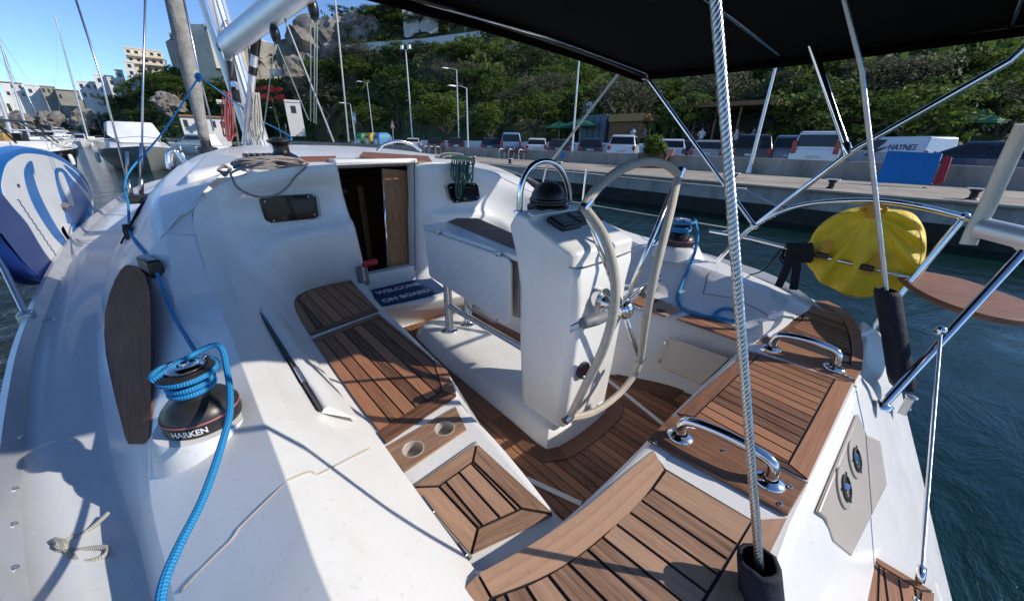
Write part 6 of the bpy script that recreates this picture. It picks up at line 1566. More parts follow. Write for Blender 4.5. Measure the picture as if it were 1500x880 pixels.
def leaves(mb, c, R, n, size, rg, squash=.8):
    """cloud of leaf cards over an uneven set of clumps"""
    clumps = []
    for _ in range(max(4, int(n / 55))):
        u = V((rg.gauss(0, 1), rg.gauss(0, 1), rg.gauss(.15, .8))).normalized() * rg.uniform(.45, 1.0)
        clumps.append((V((u.x * R[0], u.y * R[1], u.z * R[2])), rg.uniform(.20, .36), rg.uniform(-.3, .3)))
    for i in range(n):
        cc, cr, tone = rg.choice(clumps); d = V((rg.gauss(0, 1), rg.gauss(0, 1), rg.gauss(0, 1))).normalized() * rg.uniform(.3, 1) ** .5
        p = V(c) + cc + V((d.x * R[0], d.y * R[1], d.z * R[2] * .8)) * cr
        nrm = (d * .7 + V((rg.gauss(.25, .55), rg.gauss(-.25, .55), rg.gauss(.5, .55)))).normalized(); u = nrm.orthogonal().normalized(); w_ = nrm.cross(u); a = rg.uniform(0, PI); u, w_ = u * math.cos(a) + w_ * math.sin(a), w_ * math.cos(a) - u * math.sin(a)
        s_ = size * rg.uniform(.6, 1.4); t_ = min(1, max(0, rg.uniform(.25, .75) + tone))
        mb.poly([p - u * s_, p - w_ * s_ * .5, p + u * s_, p + w_ * s_ * .5], 0, [(t_, t_)] * 4)
def proto(kind, seed):
    """unit tree: height 1 (metres scale later); returns (crown mesh object, trunk mesh object) under an Empty"""
    rg = random.Random(seed); t = thing({'pine': 'pine_tree', 'olive': 'olive_tree', 'broad': 'broadleaf_tree', 'shade': 'broadleaf_tree', 'bright': 'broadleaf_tree'}[kind], None, 'tree', (0, 0, 0))
    H = 8.0; mb = MB(); cr = MB()
    th = {'pine': .5, 'olive': .3, 'broad': .28, 'shade': .34, 'bright': .3}[kind] * H
    pts = [V((0, 0, -1.5)), V((0, 0, 0)), V((rg.uniform(-.2, .2), rg.uniform(-.2, .2), th * .6)), V((rg.uniform(-.4, .4), rg.uniform(-.4, .4), th))]
    mb.tube(spline(pts, 4), [.22 - .010 * i for i in range(13)], 8)
    for k in range(6):
        a = k * 1.05 + rg.uniform(-.3, .3); e = pts[-1] + V((math.cos(a) * rg.uniform(.9, 2.0), math.sin(a) * rg.uniform(.9, 2.0), rg.uniform(1.2, 3.2)))
        mb.tube(spline([pts[-1] - V((0, 0, .3)), pts[-1].lerp(e, .5) + V((0, 0, .2)), e], 3), [.11, .10, .09, .08, .06, .05, .03], 6)
    mb.build('trunk', 'bark' if kind != 'olive' else 'bark_pale', t, smooth=60, loc=None)
    R = {'pine': (2.9, 2.9, 1.9), 'olive': (2.3, 2.3, 2.7), 'broad': (2.8, 2.8, 2.6), 'shade': (2.6, 2.6, 2.2), 'bright': (2.5, 2.5, 2.3)}[kind]
    mt = {'pine': 'leaf_dark', 'olive': 'leaf_olive', 'broad': 'leaf_green', 'shade': 'leaf_green', 'bright': 'leaf_bright'}[kind]
    leaves(cr, (0, 0, H - R[2] * 1.0), R, {'pine': 2600, 'olive': 3000, 'broad': 2800, 'shade': 2800, 'bright': 2800}[kind], {'pine': .13, 'olive': .11, 'broad': .17, 'shade': .16, 'bright': .15}[kind], rg)
    cr.build('crown', mt, t, recalc=False); return t
PROTO = {k: [proto(k, 11 * i + j) for j in range(2)] for i, k in enumerate(('pine', 'olive', 'broad', 'shade', 'bright'))}
USED = set()
def tree(kind, x, yt, base, hw, lab, group='trees of the wooded hillside'):
    """crown top at photo row yt over the ground point base"""
    pr = PROTO[kind][rnd.randrange(2)]
    if pr.name in USED: o = copy_tree(pr)
    else: o = pr; USED.add(pr.name)
    d = ray(x, yt); r = math.hypot(base.x, base.y); zt = CAM.z + r * d.z / math.hypot(d.x, d.y); h = max(2.5, zt - base.z)
    depth = (base - CAM).dot(CF); rad = hw * depth / FPX; k = {'pine': 2.9, 'olive': 2.3, 'broad': 2.8, 'shade': 2.6, 'bright': 2.5}[kind] * 1.05
    o.location = base; o.scale = (rad / k, rad / k, h / 8.0); o.rotation_euler = (0, 0, rnd.uniform(0, 6.28)); o['label'] = lab; o['group'] = group; return o
def gp(x, X): p = PX(x, 210, X); p.z = G0; return p
STREET = [('shade', 545, 152, 30, 30, 'leafy tree behind the recycling bins'), ('shade', 622, 150, 30, 26, 'dark leafy tree behind the floodlight mast'), ('bright', 655, 132, 30, 40, 'rounded bright green street tree behind the black cars'), ('bright', 719, 146, 30, 27, 'small round street tree behind the pale blue minibus'), ('shade', 786, 132, 30.5, 44, 'broad green street tree behind the white hatchback'), ('broad', 838, 140, 33, 32, 'shaded green tree between the tall lamp post and the kiosk'),
          ('olive', 915, 98, 33.5, 50, 'grey leaved tree with a leaning pale trunk over the kiosk'), ('shade', 1000, 138, 30.5, 38, 'dark street tree behind the pale silver hatchback'), ('olive', 1030, 92, 36, 52, 'tall silvery tree above the restaurant front'), ('broad', 1180, 120, 32, 60, 'dark spreading tree behind the boxy white van'), ('bright', 1345, 118, 31, 62, 'broad green tree above the lettered van'), ('olive', 1270, 70, 38, 62, 'tall glittering tree behind the chrome bimini tube'), ('broad', 1460, 95, 36, 60, 'very dark tree at the right edge of the photo'), ('broad', 1130, 100, 37, 48, 'dark tree behind the tall promenade lamp post')]
for k, x, yt, X, hw, lab in STREET: tree(k, x, yt, gp(x, X), hw, lab, 'street trees behind the car park')
LAND = [(520, 'the information sign'), (560, 'the recycling bins'), (604, 'the floodlight mast'), (650, 'the black parked cars'), (690, 'the grey street lamp'), (747, 'the pale blue minibus'), (785, 'the white hatchback'), (830, 'the leaning pale strap'), (870, 'the kiosk'), (913, 'the white off-roader'), (960, 'the round potted bush'), (1010, 'the wheel top'), (1070, 'the restaurant front'), (1130, 'the promenade lamp post'), (1200, 'the boxy white van'), (1310, 'the lettered van'), (1420, 'the passing car')]
seen = {}
KN = {'pine': 'dark evergreen', 'olive': 'greyish', 'broad': 'bushy', 'shade': 'dense leafy', 'bright': 'light green'}
ROWN = ('low on the slope', 'halfway up the hillside', 'high on the hillside', 'near the hilltop')
def hill_tree(k, x, yb, hgt, hw, row):
    base = hit(x, yb); base.z = terrain(base.x, base.y) - .2
    r = math.hypot(base.x, base.y); depth = (base - CAM).dot(CF); yt = yb - hgt
    ln = min(LAND, key=lambda l: abs(l[0] - x)); lab = '%s tree %s above %s' % (KN[k], ROWN[row], ln[1])
    c = seen.get(lab, 0); seen[lab] = c + 1
    if c == 1: lab = '%s tree %s above %s, right one' % (KN[k], ROWN[row], ln[1])
    elif c > 1: return
    tree(k, x, yt, base, hw, lab)
HT = []
rg = random.Random(5); kinds = ['olive', 'broad', 'bright', 'shade', 'olive', 'broad', 'pine']
for row, (yb, n, x0, x1, hgt, hw) in enumerate(((186, 22, 455, 1480, 66, 36), (138, 22, 462, 1470, 58, 36), (98, 17, 480, 1160, 36, 30), (50, 8, 520, 760, 34, 26))):
    for i in range(n):
        x = lerp(x0, x1, (i + .5) / n) + rg.uniform(-16, 16); k = kinds[(i * 3 + row * 2) % 7]
        if row == 2 and x < 500: continue
        hill_tree(k, x, yb + rg.uniform(-9, 9), hgt * rg.uniform(.8, 1.25), hw * rg.uniform(.8, 1.2), row)
for x, yt, yb, hw, lab in ((500, 10, 28, 18, 'rounded dark pine at the left end of the hilltop'), (548, 10, 40, 26, 'dark pine crown over the rock outcrop'), (580, 6, 40, 28, 'broad dark pine on the hilltop right of the rock outcrop'), (615, 14, 46, 26, 'dark pine below the white hilltop house'), (572, 36, 62, 18, 'round evergreen just above the white terrace wall')):
    base = hit(x, yb); base.z = terrain(base.x, base.y) - .3; tree('pine', x, yt, base, hw, lab, 'pines on the hilltop')
# the lower green slope under the fortress
for x, yt, yb, hw, k, lab in ((424, 166, 192, 20, 'bright', 'small bright bush in front of the white cottage'), (205, 118, 160, 22, 'broad', 'bushy tree on the slope below the cream apartment block'), (235, 100, 150, 26, 'broad', 'large dark green tree left of the furled sail'), (262, 108, 160, 24, 'shade', 'dense green tree behind the furled sail'), (238, 80, 106, 9, 'pine', 'dark cypress-like tree between the apartments and the fortress'), (300, 118, 160, 24, 'broad', 'green tree below the fortress, right of the furled sail'), (330, 115, 150, 20, 'shade', 'green tree below the fortress behind the mast'), (222, 160, 186, 24, 'bright', 'light green bush at the water behind the white cruiser'), (180, 138, 178, 20, 'shade', 'dark tree by the water below the white tower'), (400, 160, 188, 22, 'bright', 'light green bush below the red flowering bush'), (365, 120, 170, 20, 'broad', 'shaded tree behind the mast and kicker strut'), (440, 125, 175, 26, 'olive', 'grey green tree right of the white cottage'), (460, 110, 170, 30, 'olive', 'tall feathery tree left of the information sign')):
    base = hit(x, yb); base.z = terrain(base.x, base.y) - .3; tree(k, x, yt, base, hw, lab, 'trees below the fortress')
# bougainvillea
t = thing('flowering_shrub', 'red flowering bush beside the white cottage', 'shrub', PX(398, 165, 32)); c = PD(397, 140, 118); mb = MB(); leaves(mb, c, (3.6, 3.6, 2.0), 900, .16, random.Random(3)); t.location = c - V((0, 0, 5)); mb.build('blossom', 'leaf_red', t, recalc=False); mb = MB(); mb.tube([c - V((0, 0, 6)), c], .2, 6); leaves(mb, c - V((0, 0, 2.6)), (3.2, 3.2, 2.4), 500, .16, random.Random(4)); mb.build('stem', 'leaf_dark', t, recalc=False)
# palms before the fortress wall
def palm(x, yt, r, lab):
    tp = PD(x, yt, r); zb = tp.z - 9; t = thing('palm_tree', lab, 'palm', (tp.x, tp.y, zb), 'palms below the fortress wall'); mb = MB(); mb.tube([V((tp.x, tp.y, zb - 3)), V((tp.x + .2, tp.y, zb + 4)), tp], [.35, .28, .25], 8); mb.build('trunk', 'bark_pale', t, smooth=60); mb = MB(); rg = random.Random(x)
    for i in range(26):
        a = i * 2.4; el = rg.uniform(-.5, 1.1); d = V((math.cos(a) * math.cos(el), math.sin(a) * math.cos(el), math.sin(el))); s_ = d.cross(V((0, 0, 1))).normalized(); L_ = rg.uniform(2.2, 3.2); pr = None
        for j in range(6):
            q = j / 5; c = tp + d * L_ * q - V((0, 0, 1.9 * q * q)); w_ = .34 * math.sin(PI * (.15 + .8 * q)); cur = (c - s_ * w_ - V((0, 0, .15)), c, c + s_ * w_ - V((0, 0, .15)))
            if pr: tt_ = rg.random(); mb.poly([pr[0], pr[1], cur[1], cur[0]], 0, [(tt_, 0)] * 4); mb.poly([pr[1], pr[2], cur[2], cur[1]], 0, [(tt_, 0)] * 4)
            pr = cur
    mb.build('crown', 'leaf_palm', t, recalc=False)
palm(375, 86, 190, 'leftmost palm in front of the long fortress wall'); palm(401, 83, 195, 'second palm from the left below the fortress wall'); palm(415, 90, 192, 'short palm between two taller ones below the fortress wall'); palm(427, 84, 198, 'rightmost palm by the end of the fortress wall')
# clipped bush in its planter
mb = MB(); leaves(mb, BUSH[0], (.60, .60, .62), 4500, .06, random.Random(2)); mb.build('foliage', 'leaf_bright', BUSH[1], recalc=False)
# scrub that covers the slopes
mb = MB(); rg = random.Random(9); cnt = 0
while cnt < 30000:
    h = rg.uniform(HTAB[4][0], HTAB[-3][0]); r0, r1, zr = lin(HTAB, h); t_ = rg.random(); r = lerp(r0, r1, t_); X, Yc = math.sin(h) * r, math.cos(h) * r
    if _nz.noise(V((X * .07, Yc * .07, 1))) < -.12: continue
    z = terrain(X, Yc); tone = .5 + .5 * _nz.noise(V((X * .2, Yc * .2, 5)))
    for _ in range(5):
        p = V((X + rg.gauss(0, .9), Yc + rg.gauss(0, .9), z + rg.uniform(0, 1.7))); nrm = V((rg.gauss(-.3, .8), rg.gauss(-.3, .8), rg.gauss(.6, .6))).normalized(); u = nrm.orthogonal().normalized(); w_ = nrm.cross(u); s_ = rg.uniform(.2, .5) * (1 + r / 160); tt_ = max(0, min(1, tone + rg.uniform(-.3, .3)))
        mb.poly([p - u * s_, p - w_ * s_ * .6, p + u * s_, p + w_ * s_ * .6], 0, [(tt_, 0)] * 4); cnt += 1
sc_ = mb.build('undergrowth', 'leaf_green', None, recalc=False); tag(sc_, 'dense dark scrub covering the slopes between the trees', 'scrub', None, 'stuff')
# ================================================================ PEOPLE at the restaurant tables
for nm, c in (('skin', (.45, .27, .19)), ('hair_dark', (.03, .02, .015)), ('shirt_white', (.70, .70, .69)), ('shirt_grey', (.20, .22, .25)), ('trousers', (.03, .035, .05))): simple(nm, c, .7)
def person(loc, lab, rz, shirt, seated=True):
    """one skinned body in local metres, arms on the table"""
    t = thing('person', lab, 'person', loc, 'people at the quayside restaurant'); hz = .48 if seated else .92
    J = {'pel': (0, 0, hz, .13, .11), 'che': (.02, 0, hz + .36, .15, .11), 'nk': (.03, 0, hz + .53, .055, .055), 'hd': (.05, 0, hz + .66, .085, .10), 'cr': (.045, 0, hz + .76, .07, .08)}
    E = [('pel', 'che'), ('che', 'nk'), ('nk', 'hd'), ('hd', 'cr')]
    for s_, n in ((-1, 'l'), (1, 'r')):
        J['sh' + n] = (.02, s_ * .17, hz + .46, .065, .065); J['el' + n] = (.12, s_ * .25, hz + .20, .045, .045); J['wr' + n] = (.36, s_ * .14, hz + .26, .034, .03); J['ha' + n] = (.45, s_ * .10, hz + .27, .036, .022)
        E += [('che', 'sh' + n), ('sh' + n, 'el' + n), ('el' + n, 'wr' + n), ('wr' + n, 'ha' + n)]
        J['hp' + n] = (.0, s_ * .09, hz - .04, .09, .09); J['kn' + n] = ((.44, s_ * .11, hz - .02, .065, .065) if seated else (.02, s_ * .10, .50, .065, .065)); J['an' + n] = ((.42, s_ * .11, .08, .042, .042) if seated else (0, s_ * .10, .08, .042, .042)); J['ft' + n] = (J['an' + n][0] + .16, s_ * .11, .04, .04, .03)
        E += [('pel', 'hp' + n), ('hp' + n, 'kn' + n), ('kn' + n, 'an' + n), ('an' + n, 'ft' + n)]
    ks = list(J); me = bpy.data.meshes.new('person_body'); me.from_pydata([J[k][:3] for k in ks], [(ks.index(a), ks.index(b_)) for a, b_ in E], [])
    ob = bpy.data.objects.new('body', me); COL.objects.link(ob); md = ob.modifiers.new('skin', 'SKIN')
    for i, k in enumerate(ks): me.skin_vertices[0].data[i].radius = J[k][3:]
    me.skin_vertices[0].data[0].use_root = True; sb_ = ob.modifiers.new('sub', 'SUBSURF'); sb_.levels = sb_.render_levels = 1
    bpy.context.view_layer.update(); m2 = bpy.data.meshes.new_from_object(ob.evaluated_get(bpy.context.evaluated_depsgraph_get())); ob.modifiers.clear(); ob.data = m2; m2.materials.clear()
    for mt in ('skin', shirt, 'trousers', 'hair_dark'): m2.materials.append(MATS[mt])
    for p in m2.polygons:
        c = p.center; p.use_smooth = True
        if c.z > hz + .56: p.material_index = 0
        elif (abs(c.y) > .10 and c.x > .20 and c.z > hz + .05): p.material_index = 0
        elif c.z > hz + .02 and not (c.x > .15 and c.z < hz + .12): p.material_index = 1
        else: p.material_index = 2
    ob.parent = t; t.rotation_euler = (0, 0, rz)
    hb = MB(); hb.ball((.03, 0, hz + .735), (.105, .092, .085), 12, 8); l = t.location.copy(); t.location = (0, 0, 0); hb.build('hair', 'hair_dark', t, smooth=180)
    fb = MB(); fb.ball((.145, 0, hz + .665), (.02, .014, .018), 8, 6); fb.ball((.128, .035, hz + .69), .011, 6, 5); fb.ball((.128, -.035, hz + .69), .011, 6, 5); fb.build('face_features', 'skin', t, smooth=180); t.location = l; return t
for x, y, X, rz, sh, seat_, lab in ((929, 192, 29.4, 1.2, 'shirt_white', False, 'standing person in a white shirt by the kiosk counter'), (946, 193, 29.5, 2.6, 'shirt_grey', False, 'person in a grey shirt facing the kiosk counter'), (1029, 194, 29.5, .6, 'shirt_white', False, 'person in a white shirt in front of the restaurant'), (1080, 195, 29.4, 1.8, 'shirt_white', False, 'person in white leaning at a table left of the promenade lamp post'), (1103, 196, 29.4, -1.9, 'shirt_grey', False, 'person in grey at a table behind the large black car')):
    p = PX(x, y, X); person(V((p.x, p.y, p.z - 1.35)), lab, rz, sh, seat_)
mb = MB(); mb.box((31.5, 18, .6), (5.6, 30, .62)); struct(mb.build('terrace_ground', 'paving', None))
# ================================================================ LOOSE THINGS ABOARD
def rope(name, pts, r, mat, lab, cat='rope', n=8, seg=10, group=None):
    mb = MB(); mb.tube(spline(pts, n), r, seg); return tag(mb.build(name, mat, None, smooth=180), lab, cat, group)
# port sheet: from the shroud down through the car and organiser, round the winch, tail over the coaming
wz = WP.z
pts = [PY(292, 112, 5.2), PY(240, 192, 4.8), PY(187, 256, 4.4), PY(188, 300, 3.8), PY(190, 336, 3.2)] + cast([(197, 352), (208, 366), (221, 382), (233, 408), (246, 442), (258, 470)], named('coaming', 'cabin_side', 'side_deck'), .035)
def helix(c, r0, r1, z0, z1, a0, turns, n=20): return [V((c.x + math.cos(a0 + 2 * PI * turns * i / (n * turns)) * lerp(r0, r1, i / (n * turns)), c.y + math.sin(a0 + 2 * PI * turns * i / (n * turns)) * lerp(r0, r1, i / (n * turns)), lerp(z0, z1, i / (n * turns)))) for i in range(int(n * turns) + 1)]
hx = helix(WP, .050 * WS + .0078, .050 * WS + .0078, wz + .098 * WS * WHS, wz + .136 * WS * WHS, math.radians(20), 2.25)
hx2 = helix(WP, .065 * WS + .006, .078 * WS + .006, wz + .150 * WS * WHS, wz + .168 * WS * WHS, math.radians(20 + 2.25 * 360 + 50), 1.12)
tail = [PD(316, 505, 1.26), PD(333, 545, 1.20), PD(337, 600, 1.10), PD(322, 660, 1.03), PD(297, 730, .965), PD(262, 800, .915), PD(241, 850, .89), PD(232, 900, .875)]
mb = MB(); mb.tube(spline(pts, 6) + spline([hx[0] + V((.004, .05, .012))], 1)[:0] + hx + hx2 + spline([hx2[-1] + V((.03, .02, .008))] + tail, 8), .0072, 12)
tag(mb.build('sheet_rope', 'rope_blue', None, smooth=180), 'thick blue braided rope wound on the near winch, its tail falling over the coaming', 'rope')
# short length tied higher up from the shroud to the mast
rope('lashing_rope', [PY(292, 112, 5.2), PY(330, 140, 5.6), PY(380, 175, 5.9), PY(425, 200, 4.6), PY(410, 215, 3.1), PY(405, 235, 2.98)], .007, 'rope_blue', 'thin blue rope running from the shroud knot past the mast to the cabin top')
mb = MB()
for i in range(4): mb.tube(spline([PY(286 + i * 2, 112 + i, 5.2), PY(289 + i, 108, 5.15), PY(295, 112 + i, 5.15), PY(291, 120 - i, 5.18)], 5, True), .008, 6, closed=True)
tag(mb.build('rope_knot', 'rope_blue', None, smooth=180), 'blue rope knot tied round the shroud beside the furled sail', 'rope')
# starboard sheet
h3 = helix(SWP, .058, .058, SWP.z + .104, SWP.z + .140, 2.0, 1.86); h4 = helix(SWP, .075, .086, SWP.z + .162, SWP.z + .184, 2.0 + 1.86 * 2 * PI + .15, .70)
pts = [PX(905, 374, 2.95), PX(940, 379, 2.9)] + [h3[0] + V((-.02, .06, 0))]
tail = [PX(1022, 345, 2.72), PX(1017, 372, 2.66)] + cast([(1008, 394), (997, 420), (992, 438), (1002, 454), (1028, 462), (1052, 465), (1076, 470), (1083, 461), (1068, 452), (1052, 455), (1046, 464), (1058, 471)], named('coaming', 'starboard_seat', 'seat_teak'), .014)
mb = MB(); mb.tube(spline(pts, 5) + h3 + h4 + spline([h4[-1]] + tail, 7), .0105, 10); tag(mb.build('sheet_rope', 'rope_blue', None, smooth=180), 'blue rope wound on the far winch, its end knotted on the starboard seat', 'rope')
# tangle on the cabin top
rg = random.Random(21); pts = []
for i in range(70):
    a = i * .9 + rg.uniform(-.3, .3); x = 392 + math.cos(a) * rg.uniform(30, 56) + rg.uniform(-4, 4); y = 241 + math.sin(a) * rg.uniform(3, 9); pts.append(PY(x, y, 2.84 + .07 * math.sin(a)) + V((0, 0, .006 * (i % 5))))
pts += [PY(345, 250, 2.66), PY(341, 262, 2.64), PY(350, 276, 2.655), PY(372, 287, 2.685), PY(396, 288, 2.69), PY(418, 277, 2.69), PY(432, 260, 2.69), PY(446, 247, 2.70), PY(452, 240, 2.9)]
rope('halyard_tangle', pts, .0062, 'rope_fleck', 'tangled flecked rope on the cabin top with a loop hanging over the bulkhead', n=6, seg=8)
mb = MB()
for i in range(4): mb.tube(spline([PY(330 + i, 258 - i * 2, 2.76), PY(322 - i, 250, 2.78), PY(327, 242 + i, 2.80), PY(335 + i, 247, 2.78)], 5, True), .0062, 6, closed=True)
tag(mb.build('rope_knot', 'rope_fleck', None, smooth=180), 'small flecked rope end coil at the left end of the cabin top tangle', 'rope')
rope('halyard_tail', [PY(345, 243, 2.9), PY(372, 240, 2.93), PY(398, 228, 2.97), PY(402, 222, 2.97), PY(397, 238, 2.95), PY(360, 242, 2.9), PY(342, 246, 2.86)], .0065, 'rope_blue', 'bright blue rope end lying beside the black cabin top winch')
# green coil over the starboard bulkhead
mb = MB(); rg = random.Random(8)
for i in range(9):
    x = 664 + i * 3.0; dy = rg.uniform(262, 276) if i not in (2, 3) else rg.uniform(284, 298); w_ = rg.uniform(2.5, 5)
    mb.tube(spline([PY(652 + i * 2, 231 + i * .3, 2.86), PY(x - 2, 233, 2.76), PY(x - w_ * .6, 250, 2.69 - .012 * (i % 3)), PY(x + rg.uniform(-3, 3), dy - 6, 2.685 - .012 * (i % 3)), PY(x + w_ * .5 + rg.uniform(-2, 2), dy, 2.68), PY(x + w_, dy - 8, 2.685), PY(x + w_ * 1.2 + rg.uniform(-2, 2), 250, 2.69), PY(x + 5, 235, 2.75), PY(662 + i * 2, 229, 2.84)], 6), .0062, 7)
mb.tube(spline([PY(645, 230, 2.9), PY(665, 226, 2.92), PY(690, 232, 2.86), PY(694, 240, 2.76), PY(668, 243, 2.72), PY(660, 238, 2.73)], 6), .0062, 7)
tag(mb.build('rope_coil', 'rope_green', None, smooth=180), 'green rope coil hanging in loops over the right bulkhead window', 'rope coil')
mb = MB(); rg = random.Random(4)
for i in range(6): mb.tube(spline([PY(640 + rg.uniform(-3, 3), 230, 2.95), PY(655, 224 + rg.uniform(0, 3), 3.0 + rg.uniform(-.05, .05)), PY(676 + rg.uniform(-3, 3), 227, 2.95), PY(660, 232, 2.9)], 5, True), .0062, 6, closed=True)
tag(mb.build('rope_coil', 'rope_fleck', None, smooth=180), 'grey rope bundle lying on the cabin top above the green coil', 'rope coil')
# mooring line on the side deck
rope('mooring_line', [P(50, 905, .505), P(55, 870, .51), P(60, 828, .512), P(74, 800, .515), P(90, 800, .528), P(118, 822, .515), P(150, 815, .512), P(158, 802, .514), P(138, 802, .515), P(104, 806, .52), P(84, 798, .532), P(100, 790, .524), P(130, 776, .515), P(160, 750, .53)], .0055, 'rope_pale', 'thin pale cord with a knotted loop lying on the port side deck')
mb = MB()
for i in range(3): mb.tube(spline([P(76 + i * 4, 794 + i, .522), P(82 + i * 4, 790 + i, .535), P(90 + i * 3, 800 + i, .53), P(82 + i * 3, 806, .52)], 5, True), .0055, 6, closed=True)
tag(mb.build('rope_knot', 'rope_pale', None, smooth=180), 'small knot in the pale cord on the side deck', 'rope')
# ---- paddleboard on edge against the port rail
t = thing('paddleboard', 'blue and white paddleboard with a swirl pattern standing on edge by the port rail', 'paddleboard', (-.82, 5.0, .45))
XB = -.75
outl = spline([PX(x, y, XB) for x, y in ((-75, 330), (-60, 262), (-25, 232), (8, 219), (46, 214), (92, 228), (124, 256), (138, 290), (139, 322), (132, 357), (117, 387), (97, 406), (74, 414), (54, 411), (30, 386), (0, 346), (-35, 338))], 5, True)
cen_b = sum(outl, V((0, 0, 0))) / len(outl)
mb = MB(); rows = []
for dx, k in ((-.125, .90), (-.105, .975), (-.06, 1.0), (-.015, .985), (.0, .955)): rows.append([V((XB + dx, lerp(cen_b.y, p.y, k), lerp(cen_b.z, p.z, k))) for p in outl])
ids = mb.grid(rows, close_u=True); mb.face(ids[0]); mb.face(list(reversed(ids[-1])))
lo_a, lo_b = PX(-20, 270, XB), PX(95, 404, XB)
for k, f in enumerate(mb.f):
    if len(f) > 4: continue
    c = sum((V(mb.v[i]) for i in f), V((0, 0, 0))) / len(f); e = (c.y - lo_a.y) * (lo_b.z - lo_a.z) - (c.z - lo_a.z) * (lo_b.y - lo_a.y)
    if e > 0: mb.m[k] = 1  # lower faces go navy: the unlit side is put into the colour
mb.build('board_body', ['board_blue', 'navy_and_board_shade'], t, smooth=50)
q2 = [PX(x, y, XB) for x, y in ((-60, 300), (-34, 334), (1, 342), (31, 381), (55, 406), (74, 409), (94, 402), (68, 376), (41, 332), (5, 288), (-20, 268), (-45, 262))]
mb = MB(); mb.prism([V((XB + .0012, p.y, p.z)) for p in q2], (.002, 0, 0)); mb.build('tail_shade', 'navy_and_board_shade', t)  # navy sheet painting the shade on the lower rail
def decal(px, name, mat, h, n=6):
    o = spline([PX(x, y, XB) for x, y in px], n, True); mb = MB(); mb.prism([p + V((.0005, 0, 0)) for p in o], (h, 0, 0)); return mb.build(name, mat, t)
decal([(5, 286), (5, 252), (16, 234), (41, 225), (82, 233), (113, 254), (133, 283), (136, 312), (129, 353), (117, 379), (95, 400), (68, 374), (41, 330)], 'deck_pad', 'board_white', .003)
decal([(34, 249), (45, 236), (52, 263), (67, 304), (88, 340), (103, 367), (82, 352), (55, 314), (39, 279)], 'swirl', 'board_blue', .005)
decal([(48, 254), (62, 282), (84, 318), (101, 352), (88, 342), (66, 304), (53, 274)], 'swirl_highlight', 'board_white', .006)
decal([(79, 250), (86, 246), (94, 250), (105, 263), (119, 279), (133, 301), (134, 313), (130, 338), (119, 369), (106, 352), (97, 324), (91, 300), (83, 275)], 'swirl', 'board_blue', .005)
decal([(84, 254), (90, 253), (96, 266), (104, 288), (107, 300), (102, 301), (94, 285), (87, 268)], 'swirl_highlight', 'board_white', .006)
decal([(92, 242), (106, 250), (119, 263), (129, 283), (112, 266)], 'swirl', 'board_blue', .005)
decal([(97, 328), (104, 332), (103, 350), (98, 352), (88, 336)], 'swirl_highlight', 'board_white', .006)
mb = MB(); c = PX(91, 302, XB); mb.box(c + V((.02, 0, 0)), (.03, .12, .05)); mb.tube([c + V((.03, -.09, .0)), c + V((.05, 0, .01)), c + V((.03, .09, 0))], .012, 6); mb.build('carry_handle', 'grey_rubber', t, bevel=.006)
mb = MB()
def lett(x, y):
    # script lettering along the lower edge of the deck pad
    a, b_ = PX(40, 312, XB + .006), PX(74, 362, XB + .006); u = (b_ - a); u = V((0, u.y, u.z)).normalized(); w_ = V((0, -u.z, u.y)); w_ = w_ if w_.z > 0 else -w_
    return (a + b_) / 2 + u * x + w_ * y
for i, (s_, o) in enumerate(((.8, 0),)):
    rg = random.Random(i); mb.tube(spline([lett(k * .030 * s_ - .33 * s_, o + .014 * rg.uniform(.2, 1) * (1 if k % 2 else -1)) for k in range(23)], 3), .0022, 4)
mb.build('board_script', 'navy_and_board_shade', t)
mb = MB()
for x, y in ((85, 386), (100, 380), (27, 272)): mb.box(PX(x, y, XB + .004), (.004, .05, .02))
mb.build('board_fitting', 'black_plastic', t)
# ---- yellow horseshoe buoy cover on the pushpit
t = thing('lifebuoy_cover', 'yellow fabric lifebuoy cover strapped to the steel rail at the stern', 'lifebuoy', PX(1270, 437, 3.0))
XY = 2.965
bo_ = spline([PX(x, y, XY) for x, y in ((1177, 378), (1185, 352), (1203, 328), (1232, 310), (1268, 303), (1283, 303), (1300, 307), (1332, 311), (1350, 326), (1358, 355), (1352, 392), (1338, 414), (1318, 430), (1290, 433), (1262, 437), (1228, 428), (1198, 408))], 5, True)
cb_ = sum(bo_, V((0, 0, 0))) / len(bo_); topc = PX(1281, 308, XY)
mb = MB(); rg = random.Random(2); rings = []; nO = len(bo_)
for k, dx in ((.0, -.055), (.25, -.058), (.5, -.06), (.72, -.058), (.9, -.045), (.985, -.02), (1.0, .01), (.97, .05), (.8, .075), (.4, .085), (0.0, .09)):
    row = []
    for i, p in enumerate(bo_):
        q = topc.lerp(p, max(.01, k)); ang = math.atan2(p.z - topc.z - .02, p.y - topc.y)
        fold = math.sin(ang * 15 + 2 * math.sin(ang * 5)) * .024 * sstep(.1, .7, k) + _nz.noise(q * 9) * .03 + _nz.noise(q * 26) * .010
        sag = .02 * sstep(.25, -.1, q.z - cb_.z) * sstep(.3, .95, k) * (1 if dx < .05 else 0)
        row.append(V((XY + dx + fold * (1 if dx < .05 else .4), q.y, q.z)))
    rings.append(row)
mb.grid(rings, close_u=True); mb.build('cover', 'yellow_cloth', t, smooth=180, subsurf=1)
mb = MB(); o2 = [cb_.lerp(p, .93) for p in bo_]; mb.tube([V((XY - .055 + _nz.noise(p * 9) * .018, p.y, p.z)) for p in o2[36:76]], .0025, 5); mb.build('cover_seam', 'fascia_ochre', t)
